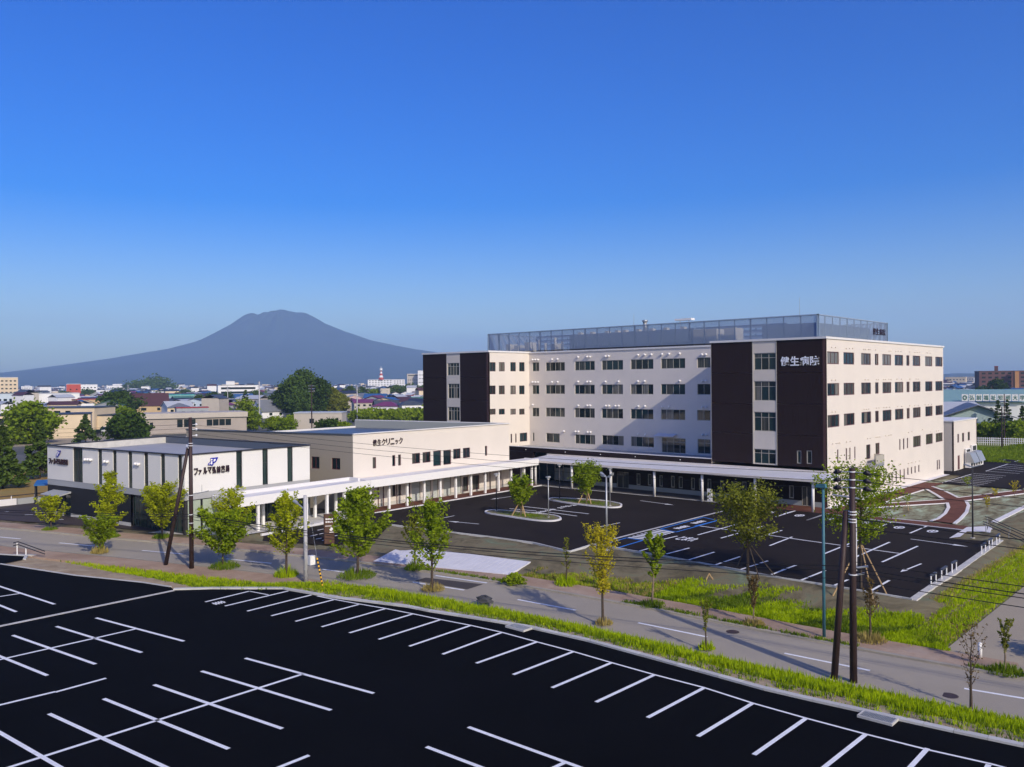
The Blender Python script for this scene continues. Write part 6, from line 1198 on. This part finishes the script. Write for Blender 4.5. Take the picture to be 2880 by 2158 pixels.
house('chalet_house', 'tan house under a steep dark brown roof behind the cars', 'house', 420, 470, 17.5, 12, 4.2, 'gable', 'tan', 'brown', 6.3, .05, wins=[(-3, 2.6, 2.5, 1.4), (4, 2.6, 1.4, 1.4)], ov=.4)
house('gable_house', 'white gabled house with blue-grey roof before the big trees', 'house', 756, 395, 13, 9.5, 2.6, 'gable', 'white', 'grey', 5.2, .55, wins=[(-2, 1.5, 1.5, 1.2), (3, 1.5, 1.4, 1.2)], ov=.5)
o = house('grey_hall', 'long grey hall with a row of tall windows at the left', 'building', 36, 560, 18, 16, 10.5, 'flat', 'pale_blue', 'grey', twist=.05, wins=rows(18, [4.5], 6, 1.6, 6.2), ov=.2)
house('white_hall', 'long white hall with pale front at the left', 'building', 142, 560, 29, 16, 10.2, 'flat', 'white', 'silver', twist=.05, wins=[(3, 3, 2.5, 2.5)], ov=.2)
house('tower_block', 'cream apartment tower on the left skyline', 'building', 8, 900, 22, 12, 22, 'flat', 'cream', 'white', twist=.2, wins=rows(22, [5, 8.5, 12, 15.5, 19], 6, 1.8, 1.2), ov=.1)
house('red_building', 'red fronted building on the left skyline', 'building', 207, 820, 11, 9, 15.5, 'flat', 'red', 'white', ov=.2, wins=rows(11, [11], 2))
house('red_shop', 'low red-roofed tan building right of the white hall', 'building', 242, 520, 12.5, 10, 7.0, 'flat', 'tan', 'red', twist=.2, wins=rows(12, [2.2], 3), ov=.6)
house('striped_building', 'long white building with dark window bands before the mountain', 'building', 668, 760, 33, 14, 13.5, 'flat', 'white', 'navy', twist=.1, wins=[(0, 11, 28, 1.8), (0, 7.4, 28, 1.8), (0, 3.8, 28, 1.8)], ov=.6)
house('roof_box', 'white stair tower on top of the striped building', 'building', 648, 764, 7, 6, 16.8, 'flat', 'white', 'white', ov=.1)
house('net_building', 'low building wrapped in teal netting in the town', 'building', 503, 620, 20, 10, 7.6, 'flat', 'teal', 'teal', ov=.1)
o = house('city_hospital', 'large white complex below the red and white tower', 'building', 1072, 1500, 48, 22, 19, 'flat', 'white', 'white', twist=.1, wins=rows(48, [6, 10, 14, 17.5], 9, 2.5, 1.4), ov=.2)
house('city_block', 'white block stepping up right of the red and white tower', 'building', 1122, 1450, 20, 14, 19, 'flat', 'white', 'silver', ov=.2, wins=rows(20, [5, 9, 13, 16.5], 4, 2, 1.3))
house('city_block', 'grey city slab with dark top band at the hospital edge', 'building', 1164, 1400, 22, 12, 28, 'flat', 'greige', 'silver', ov=.1, wins=[(0, 25.5, 19, 1.4)] + rows(22, [8, 13, 18], 6, 1.6, 1.4))
house('city_block', 'tall pale city tower touching the hospital edge', 'building', 1184, 1380, 10, 10, 33, 'flat', 'white', 'silver', ov=.1, wins=rows(10, [8, 14, 20, 26], 3, 1.4, 1.4))
p = polar(1072, 1490); tw = thing('radio_tower', 'red and white striped tower on the skyline', 'tower', (p.x, p.y, 19)); zt_ = [19.3, 23, 26.5, 30, 33, 35.5]
for k in range(5): q = MB(); q.tube((p.x, p.y, zt_[k]), (p.x, p.y, zt_[k+1]), 4.6-.8*k, 4.6-.8*(k+1), 8); q.build('tower_section', BW['red'] if k % 2 == 0 else BW['white'], tw)
q = MB(); q.tube((p.x, p.y, 35.5), (p.x, p.y, 39), 2.6, 2.6, 10); q.tube((p.x, p.y, 39), (p.x, p.y, 43), .5, .2, 6); q.build('tower_head', BW['white'], tw)
# -- right of the hospital
hp = polar(2800, 300); o = house('sports_hall', 'wide pale green hall carrying white sign panels', 'building', 2810, 300, 62, 24, 8.0, 'gable', 'white', 'green', 3.5, .12, ov=.8); o.children[0].data.materials[0] = mat('hall_roof', (.2, .33, .32), .5, var=.05)
az = bear(2810); rz = az-PI/2+.12; org = Vector((*polar(2810, 300), 0)); mx = Matrix.Translation(org) @ Matrix.Rotation(rz, 4, 'Z')
for k, ch in enumerate('◎弘前福祉短期大学'):
    x = -11.4+k*1.86; q = MB(); z0 = 8.35; q.hexa([mx @ Vector((x, -13.6, z0)), mx @ Vector((x+1.6, -13.6, z0)), mx @ Vector((x+1.6, -13.4, z0)), mx @ Vector((x, -13.4, z0))], [mx @ Vector((x, -13.6, z0+2)), mx @ Vector((x+1.6, -13.6, z0+2)), mx @ Vector((x+1.6, -13.4, z0+2)), mx @ Vector((x, -13.4, z0+2))]); q.build('sign_panel', BW['white'], o)
    place_text(ch, BR['green'], o, mx @ Vector((x+.2, -13.64, z0+.3)), mx.to_3x3() @ Vector((1, 0, 0)), (0, 0, 1), 1.2, 1.4)
house('lecture_building', 'pale green gabled building in front of the green hall', 'building', 2735, 250, 15, 22, 5.3, 'gable_y', 'teal', 'grey', 3.2, .1, wins=[(-5, 3, 1.6, 2), (-2, 3, 2.0, 2), (4.2, 3, 3.2, 2.4)], ov=1.2).data.materials[0] = mat('pale_green_wall', (.36, .45, .43), .7)
house('lecture_building', 'white gabled roof building at the hospital edge', 'building', 2668, 262, 13, 18, 5.6, 'gable', 'pale_blue', 'silver', 3.0, .5, ov=.6)
house('brick_apartments', 'long brown brick apartment block on the right skyline', 'building', 2850, 720, 48, 14, 19.5, 'flat', 'brick', 'brown', twist=.25, wins=rows(48, [3, 6, 9, 12, 15, 18], 11, 2.4, 1.3), ov=.2)
house('brick_stair_tower', 'orange stair tower on the brown brick apartments', 'building', 2858, 708, 2.6, 4, 19.0, 'flat', 'orange', 'orange', twist=.25, ov=.05)
house('brick_roof_box', 'small brown roof box with mast on the brick apartments', 'building', 2802, 716, 2.4, 2, 23.0, 'flat', 'brick', 'red', ov=.05)
# -- houses of the town: a few shapes, many individuals
rh_ = random.Random(77); kinds = []
zone = [(120, 'at the left edge'), (300, 'left of the brown roof'), (470, 'by the brown roof'), (640, 'left of the striped block'), (800, 'left of the dark grove'), (980, 'right of the dark grove'), (1110, 'below the striped tower'), (1200, 'near the hospital edge')]
cnt = {}
def town_house(px, d, grp):
    wl = rh_.choice(['white', 'white', 'cream', 'greige', 'white', 'tan', 'pale_blue', 'pink', 'grey']); rf = rh_.choice(['navy', 'navy', 'slate', 'slate', 'brown', 'grey', 'blue', 'red', 'silver', 'maroon', 'white', 'purple', 'green'])
    kd = rh_.choice(['gable', 'gable', 'hip', 'gable_y', 'flat']); w_ = rh_.uniform(8, 13); dp = rh_.uniform(7, 10); h = rh_.uniform(4.2, 6.4); key = (kd, wl, rf)
    if key not in MESHC: MESHC[key] = (house_meshes(w_, dp, h, kd, BW[wl], BR[rf], rh_.uniform(1.4, 2.6)), w_, dp, h)
    me, w_, dp, h = MESHC[key]; zn = next((z for x, z in zone if px < x), 'right of the hospital'); dist = 'near' if d < 430 else ('middle' if d < 700 else 'far')
    lab = f'{wl.replace("_", " ")} house with {rf} {"flat" if kd == "flat" else ("hipped" if kd == "hip" else "pitched")} roof, {dist} town, {zn}'
    wins = rows(w_, [h*.72, h*.28], 3, 1.3, 1.0) if d < 560 else None
    house('house', lab, 'house', px, d, w_, dp, h, kd, wl, rf, twist=rh_.choice([0, 0, PI/2, .4, -.4])+rh_.uniform(-.2, .2), group=grp, wins=wins, me=me)
MESHC = {}
for d0, d1, n in ((330, 420, 20), (420, 500, 36), (500, 600, 50), (600, 720, 54), (720, 900, 58), (900, 1150, 56)):
    for k in range(n):
        px = -20+1230*(k+rh_.random())/n; d = rh_.uniform(d0, d1)
        if d < 430 and (px < 360 or 640 < px < 990): continue
        if d < 520 and 360 < px < 480: continue
        if d < 570 and px < 230: continue
        if 770 < px < 960 and d < 470: continue
        town_house(px, d, 'houses of the town left of the hospital')
for k in range(30): town_house(2652+250*rh_.random(), rh_.uniform(450, 1100), 'houses of the town right of the hospital')
for k in range(16):
    px = rh_.uniform(20, 1190) if k < 13 else rh_.uniform(2660, 2770); d = rh_.uniform(1300, 2200); w_ = rh_.uniform(16, 34); h = rh_.uniform(9, 16); wl = rh_.choice(['white', 'cream', 'white', 'greige'])
    house('town_block', f'{wl} flat-roofed town block on the skyline, {next((z for x, z in zone if px < x), "right of the hospital")}', 'building', px, d, w_, 12, h, 'flat', wl, 'silver', twist=rh_.uniform(-.3, .3), group='flat town blocks on the skyline', wins=rows(w_, [h*.35, h*.72], 6, w_/14, 1.6), ov=.15)
# -- vehicles in the yard
def car(name, label, xy, rz, L, Wd, Ht, body, van=False):
    t = thing(name, label, 'van' if van else 'car', (*xy, -.18), rz); mk = lambda q, nm, m_, sm=False: link(nm, q.mesh(nm, m_, sm), t, keep=True)
    q = MB(); hw = Wd/2; zb = .28; zm = .95 if not van else 1.05
    q.hexa([(-L/2, -hw, zb), (L/2, -hw, zb), (L/2, hw, zb), (-L/2, hw, zb)], [(-L/2+.08, -hw+.03, zm), (L/2-.12, -hw+.03, zm-.12), (L/2-.12, hw-.03, zm-.12), (-L/2+.08, hw-.03, zm)]); mk(q, 'body', body)
    q = MB(); f, r = (L*.26, -L/2+.35) if not van else (L*.34, -L/2+.12); q.hexa([(r-.15, -hw+.05, zm-.02), (f+.4, -hw+.05, zm-.08), (f+.4, hw-.05, zm-.08), (r-.15, hw-.05, zm-.02)], [(r+.3, -hw+.2, Ht), (f-.35, -hw+.2, Ht), (f-.35, hw-.2, Ht), (r+.3, hw-.2, Ht)]); mk(q, 'cabin', M['g1'])
    q = MB(); q.box(r+.25, f-.3, -hw+.18, hw-.18, Ht-.01, Ht+.05); mk(q, 'roof', body)
    for x in (-L*.31, L*.31):
        for s in (-1, 1): q = MB(); q.tube((x, s*(hw-.2), .32), (x, s*(hw+.01), .32), .32, .32, 14); w1 = mk(q, 'wheel', M['black']); q = MB(); q.tube((x, s*(hw+.01), .32), (x, s*(hw+.03), .32), .18, .18, 10); link('rim', q.mesh('rim', M['steel']), w1, keep=True)
    for s in (-1, 1): q = MB(); q.box(L/2-.12, L/2+.01, s*(hw-.35)-.15, s*(hw-.35)+.15, .6, .75); mk(q, 'headlight', M['porcelain'])
    return t
car('parked_car', 'dark hatchback parked left of the white van by the cream building', (5.3, 232.5), .35, 4.6, 1.75, 1.5, mat('car_dark', (.02, .022, .03), .3))
car('parked_van', 'white van parked right of the dark hatchback by the cream building', (12, 240), .35, 4.9, 1.8, 1.95, mat('car_white', (.72, .72, .7), .35), True)
car('parked_van', 'silver van parked beside the taupe hall', (60, 243.5), .3, 4.6, 1.75, 1.9, mat('car_silver', (.45, .5, .55), .35, metal=.3), True)
# -- trees and poles of the middle distance
rt2 = random.Random(31); MT = {}
def far_tree(label, xy, h, wd, leaf, shape='round', group='trees behind the buildings', nl=110, blobs=30, ls=None, name='tree', clear=.12):
    key = (round(h/3), round(wd/3), leaf, shape, rt2.randrange(3))
    tb, lb = clump_tree(rt2, h, wd, clear, blobs, nl, ls or .035*wd+.12, shape); plant(name, label, 'tree', (xy[0], xy[1], -.2), tb, lb, M['bark'], LEAF[leaf], group, rt2.random()*6)
far_tree('bright yellow-green willow before the cream building', (-22, 205), 10.5, 13, 'lime', nl=170, blobs=40, clear=.05)
far_tree('dark conifer at the left picture edge', (-58.9, 99), 9.5, 6, 'pine', 'conifer', nl=150, blobs=44, name='pine_tree')
far_tree('dark layered pine just left of the pharmacy', (-50.0, 111), 10, 5.5, 'pine', 'conifer', nl=150, blobs=40, name='pine_tree')
far_tree('pine behind the dark conifer at the left edge', (-55, 128), 8.5, 7, 'pine', 'conifer', nl=130, blobs=40, name='pine_tree')
far_tree('small light conifer left of the parked cars', (-12, 194), 7.5, 6.5, 'pine', 'conifer', nl=110, blobs=34, name='pine_tree')
far_tree('dark rounded conifer behind the pharmacy roof', (-1, 192), 7.2, 11, 'dark', nl=170, blobs=40, clear=0)
far_tree('dark spreading tree behind the parked cars', (68, 366), 11, 17, 'dark', nl=150, blobs=36)
far_tree('yellow-green shrub tree left of the taupe hall', (26, 262), 7, 9, 'lime', nl=110)
far_tree('green tree between the cream building and the taupe hall', (24, 285), 7, 8, 'mid', nl=110)
bx = [(797, 395, 14, 9, 'dark'), (828, 390, 18, 13, 'far'), (858, 400, 21, 14, 'far'), (897, 395, 17.5, 11, 'dark'), (932, 400, 13, 9, 'olive'), (775, 400, 10, 8, 'far'), (848, 372, 12, 10, 'far'), (955, 410, 10, 9, 'olive')]
for k, (px, d, h, wd, lf) in enumerate(bx): far_tree(('big dark tree, second from the left of the grove', 'big dark tree forming the left top of the grove', 'tallest dark tree at the top of the grove', 'big dark tree right of the grove top', 'lower dark tree on the right side of the grove', 'lower tree at the left side of the grove', 'lower tree in front of the grove middle', 'small olive tree at the right foot of the grove')[k], polar(px, d), h, wd, lf, nl=150, blobs=38, group='trees of the dark grove')
for k, (px, d, h, wd, lf) in enumerate([(690, 330, 9, 9, 'mid'), (712, 290, 6, 7, 'lime'), (772, 280, 4.5, 7, 'mid'), (805, 275, 4, 7, 'lime'), (830, 290, 4.5, 9, 'mid'), (690, 420, 12, 8, 'pine'), (905, 262, 4, 5, 'dark'), (935, 258, 4.5, 6, 'dark'), (965, 250, 4, 5, 'mid'), (1050, 330, 4.5, 12, 'mid'), (1090, 330, 4, 12, 'mid'), (1130, 335, 4, 14, 'mid'), (1170, 335, 4, 14, 'mid'), (1010, 335, 4.5, 10, 'mid'), (1060, 640, 9, 20, 'lime'), (1110, 700, 11, 22, 'far'), (1150, 720, 12, 22, 'far'), (1190, 720, 11, 20, 'far'), (985, 560, 13, 10, 'far'), (1020, 600, 12, 9, 'far'), (640, 520, 10, 9, 'dark'), (560, 500, 9, 8, 'far'), (180, 640, 11, 10, 'far'), (330, 640, 12, 14, 'far'), (350, 720, 9, 14, 'far'), (430, 560, 9, 8, 'dark'), (250, 950, 9, 24, 'far'), (440, 1500, 22, 60, 'far'), (400, 1450, 18, 50, 'far'), (90, 700, 9, 10, 'far'), (520, 900, 9, 16, 'far'), (600, 640, 9, 12, 'dark'), (720, 620, 10, 12, 'far')]):
    zn = next((z for x, z in zone if px < x), 'near the hospital'); far_tree(f'{dict(mid="green", lime="yellow-green", pine="dark pine", dark="dark", far="deep green")[lf]} {"low" if h < 6 else ("tall" if h > 10 else "medium")} tree {"close by" if d < 400 else ("in the town" if d < 800 else "far off")}, {zn}', polar(px, d), h, wd, lf, 'conifer' if lf == 'pine' else 'round', nl=90, blobs=26)
for k, (px, d, h, wd, lf, sh) in enumerate([(2720, 242, 6, 4, 'pine', 'conifer'), (2765, 240, 7, 3.5, 'pine', 'conifer'), (2787, 240, 8, 3.5, 'pine', 'conifer'), (2806, 236, 10, 4, 'pine', 'conifer'), (2832, 240, 10, 3.5, 'pine', 'conifer'), (2875, 240, 8.5, 4, 'pine', 'conifer'), (2698, 242, 5.5, 4, 'pine', 'conifer'), (2772, 234, 4.6, 4.2, 'mid', 'round'), (2818, 232, 4.4, 4.5, 'mid', 'round'), (2862, 230, 5.0, 6, 'mid', 'round'), (2748, 236, 4.0, 3.6, 'mid', 'round'), (2780, 600, 12, 8, 'dark', 'conifer'), (2805, 580, 14, 10, 'dark', 'round'), (2830, 580, 12, 9, 'dark', 'conifer'), (2765, 640, 9, 12, 'dark', 'round'), (2690, 225, 4, 6, 'mid', 'round')]):
    far_tree(f'{"spiky dark spruce" if sh == "conifer" else ("round green tree" if lf == "mid" else "dark round tree")} {"before the brick apartments" if d > 400 else "before the pale green hall"}, {"left" if px < 2740 else ("middle" if px < 2800 else "right")} of its row', polar(px, d), h, wd, lf, sh, 'trees right of the hospital', nl=100, blobs=34)
for k, (px, d, h, r, lab) in enumerate([(2817, 212, 9.0, .16, 'dark utility pole in the green field, taller of two'), (2824, 226, 11.5, .16, 'dark utility pole behind the field before the spruces'), (729, 330, 16, .3, 'pale concrete pole left of the white gabled house'), (876, 240, 15, .2, 'utility pole with cross arms before the beige building'), (1004, 330, 14, .22, 'pale concrete pole right of the beige building'), (640, 430, 14, .22, 'pale pole in the town right of the taupe hall'), (360, 560, 15, .2, 'pale pole in the town behind the brown-roofed house')]):
    p = polar(px, d); t = thing('utility_pole', lab, 'utility pole', (p.x, p.y, -.2), group='distant utility poles'); q = MB(); q.tube((p.x, p.y, -.3), (p.x, p.y, h), r, r*.7, 8); q.build('shaft', M['pole_brown'] if k in (0, 1, 3) else M['pole_grey'], t)
    for zz in (h-.5, h-1.2, h-2): q = MB(); e = RT*.9; q.tube((p.x-e.x, p.y-e.y, zz), (p.x+e.x, p.y+e.y, zz), .06); q.build('cross_arm', M['steel'], t)
fe = thing('white_fence', 'white fence along the far side of the green field', 'fence', (*polar(2800, 205), 0))
for k in range(26): p = polar(2740+k*6, 222); q = MB(); q.tube((p.x, p.y, -.2), (p.x, p.y, 1.6), .07); q.build('post', M['white'], fe)
for z in (.4, .9, 1.4): q = MB(); q.path([(*polar(2740, 222), z), (*polar(2895, 222), z)], .06); q.build('rail', M['white'], fe)
# scrub in the green field
sc = MB(); r3 = random.Random(9)
for _ in range(9000): p = polar(r3.uniform(2720, 2900), r3.uniform(176, 216)); blades(sc, r3, p.x, p.y, -.2, 1, .4, .7*abs(math.sin(p.x*.21)+math.sin(p.y*.33+p.x*.1))+.1, .2)
tag(sc.build('field_scrub', LEAF['lime']), 'rough green scrub in the field behind the annex', 'scrub', kind='stuff')

# -- the town fading into the distance: too many to count, one mass
r4 = random.Random(55); FT = MB(); fmats = [BW['white'], BW['cream'], BW['greige'], BR['navy'], BR['slate'], BR['blue'], BR['brown'], BR['silver'], LEAF['far']]
for k in range(2600):
    px = r4.uniform(-30, 1240) if k < 2150 else r4.uniform(2640, 2900); d = 1000+2600*r4.random()**1.3 if k % 4 else r4.uniform(420, 1100); p = polar(px, d); a = r4.random()*3.14; w_, dp, h = r4.uniform(7, 15), r4.uniform(6, 10), r4.uniform(3.5, 7.5)*(1 if r4.random() < .92 else 1.8)
    if d < 480 and (px < 480 or 740 < px < 990): continue
    if d < 1000 and k % 4 == 0: h *= .8
    ca, sa = math.cos(a), math.sin(a); q = lambda x, y, z: (p.x+x*ca-y*sa, p.y+x*sa+y*ca, z)
    if r4.random() < .16:
        for _ in range(14): c = Vector(q(r4.gauss(0, 3.5), r4.gauss(0, 3.5), abs(r4.gauss(2.5, 1.6)))); s_ = r4.uniform(.8, 1.8); FT.face([c+Vector((-s_, 0, 0)), c+Vector((0, -s_*.6, -s_*.3)), c+Vector((s_, 0, s_*.3)), c+Vector((0, s_*.6, s_*.8))], 8)
        continue
    FT.hexa([q(-w_/2, -dp/2, -.4), q(w_/2, -dp/2, -.4), q(w_/2, dp/2, -.4), q(-w_/2, dp/2, -.4)], [q(-w_/2, -dp/2, h), q(w_/2, -dp/2, h), q(w_/2, dp/2, h), q(-w_/2, dp/2, h)], r4.choice([0, 0, 0, 1, 2])); rm2 = r4.choice([3, 3, 4, 4, 5, 6, 7, 7])
    for s_ in (-1, 1): FT.face([q(-w_/2-.4, s_*(dp/2+.4), h-.1), q(w_/2+.4, s_*(dp/2+.4), h-.1), q(w_/2+.4, 0, h+1.7), q(-w_/2-.4, 0, h+1.7)], rm2)
tag(FT.build('distant_town', fmats), 'dense mass of far small houses and trees reaching to the mountain foot', 'town', kind='stuff')
# ---------------------------------------------------------------- mountain, hills, haze
DM = 7700.0
PROF = [(-1300, 0), (-1000, 8), (-788, 25), (-658, 40), (-462, 63), (-330, 84), (-267, 102), (-202, 128), (-137, 160), (-98, 185), (-84, 191), (-72, 191), (-56, 184), (-40, 192), (-26, 200), (-10, 203), (0, 208), (14, 203), (26, 196), (40, 190), (56, 183), (84, 181), (111, 172), (176, 145), (254, 118), (319, 105), (401, 87), (560, 60), (800, 32), (1200, 0)]
def prof(x):
    if x <= PROF[0][0] or x >= PROF[-1][0]: return 0
    for (a, ha), (b, hb) in zip(PROF[:-1], PROF[1:]):
        if a <= x <= b: return ha+(hb-ha)*(x-a)/(b-a)
px0 = 788; mc = Vector((CAM.x, CAM.y)) + FW*DM + RT*((px0-1440)/2369*DM); k_ = DM/2369; rm_ = random.Random(12); mb = MB(); NR, NT = 90, 260
ph = [rm_.uniform(0, 6.28) for _ in range(24)]
for i in range(NR+1):
    rr = 1300*(i/NR)**1.5
    for j in range(NT):
        a = 2*PI*j/NT; c = math.cos(a); hR, hL = prof(rr), prof(-rr); h = hL+(hR-hL)*(c*.5+.5) if abs(c) < .97 else (hR if c > 0 else hL)
        gul = sum(math.sin((5+3*q)*a+ph[q]+rr*.012)*(1/(1.6+q)) for q in range(9)); h += gul*min(1, rr/60)*h*.05*min(1, max(0, abs(math.sin(a))-.05)*4)
        p = mc + RT*(math.cos(a)*rr*k_) + FW*(math.sin(a)*rr*k_*.75); mb.v.append((p.x, p.y, max(0, h*k_+8)-12*(i == NR)))
for i in range(NR):
    for j in range(NT): j2 = (j+1) % NT; mb.f.append((i*NT+j, i*NT+j2, (i+1)*NT+j2, (i+1)*NT+j)); mb.m.append(0)
mo = tag(mb.build('mountain', ramp_mat('mountain_forest', [(.3, (.014, .024, .016)), (.5, (.025, .038, .022)), (.7, (.04, .05, .03))], .004, .95, 8, .3, 0, 1), smooth=True), kind='structure')
for dx, dy, w_, h_ in ((-72, -22, 3, 7), (-52, -30, 3.5, 8), (34, -14, 5, 3)):
    q = MB(); rr = math.hypot(dx, dy)
    base = mc + RT*(dx*k_) + FW*(dy*k_*.75)
    H0 = (prof(dx)*k_)*.93
    q.face([(*(base-RT*w_*k_*.5-FW*30), H0-h_*k_+30), (*(base+RT*w_*k_*.2-FW*30), H0-h_*k_+30), (*(base+RT*w_*k_*.8-FW*22), H0+32), (*(base-RT*w_*k_*.1-FW*22), H0+32)]); q.build('snow_patch', M['white'], mo)
rh3 = random.Random(40)
def ridge(nm, dist, xs0, xs1, hts, seed):
    r = random.Random(seed); q = MB(); n = 90; kk = dist/2369
    for row in range(5):
        f = (0, .75, 1, .7, 0)[row]
        for i in range(n+1):
            x = xs0+(xs1-xs0)*i/n; h = 0
            for (cx, wd, hh) in hts: h += hh*math.exp(-((x-cx)/wd)**2)
            h += (1.5*math.sin(x*.021+seed)+1.1*math.sin(x*.053+2*seed))*min(1, h/8); p = Vector((CAM.x, CAM.y))+FW*(dist+(row-2)*300)+RT*((x-1440)/2369*dist); q.v.append((p.x, p.y, max(-2, h*f*kk) - (2 if f == 0 else 0)))
    for row in range(4):
        for i in range(n): a = row*(n+1)+i; q.f.append((a, a+1, a+n+2, a+n+1)); q.m.append(0)
    tag(q.build(nm, bpy.data.materials['mountain_forest'], smooth=True), kind='structure')
ridge('hills', 6200, -400, 1300, [(-20, 70, 36), (95, 60, 30), (230, 90, 18), (400, 120, 14), (700, 200, 10), (1050, 200, 12)], 3)
ridge('hills', 5200, 2400, 3300, [(2500, 150, 12), (2700, 120, 14), (2850, 120, 10), (3100, 200, 16)], 5)
# even haze round the whole scene
hz = MB(); ex = 10500; hz.box(CAM.x-4500, CAM.x+ex, CAM.y-4500, CAM.y+ex, -40, 720)
hm = bpy.data.materials.new('haze'); hm.use_nodes = True; ht = hm.node_tree; ht.nodes.clear(); ho = ht.nodes.new('ShaderNodeOutputMaterial'); hv = ht.nodes.new('ShaderNodeVolumePrincipled')
hv.inputs['Density'].default_value = HAZE_DENSITY; hv.inputs['Color'].default_value = (*HAZE_COLOR, 1); hv.inputs['Anisotropy'].default_value = 0.0
ht.links.new(hv.outputs[0], ho.inputs['Volume'])
tag(hz.build('haze', hm), kind='stuff')
# ---------------------------------------------------------------- things that would share a label are told apart by their place
ORD = ['leftmost', 'second from left', 'third from left', 'fourth from left', 'fifth from left', 'sixth from left', 'seventh from left', 'eighth from left', 'ninth from left']
same = {}
for o in C.objects:
    if o.parent is None and 'label' in o: same.setdefault(o['label'], []).append(o)
for lab, obs in same.items():
    if len(obs) > 1:
        obs.sort(key=lambda o: -math.atan2(o.location.y-CAM.y, o.location.x-CAM.x))
        for k, o in enumerate(obs[:9]): o['label'] = f'{lab}, {ORD[k]}' if len(lab.split()) < 14 else f'{ORD[k].split()[0]} {lab}'
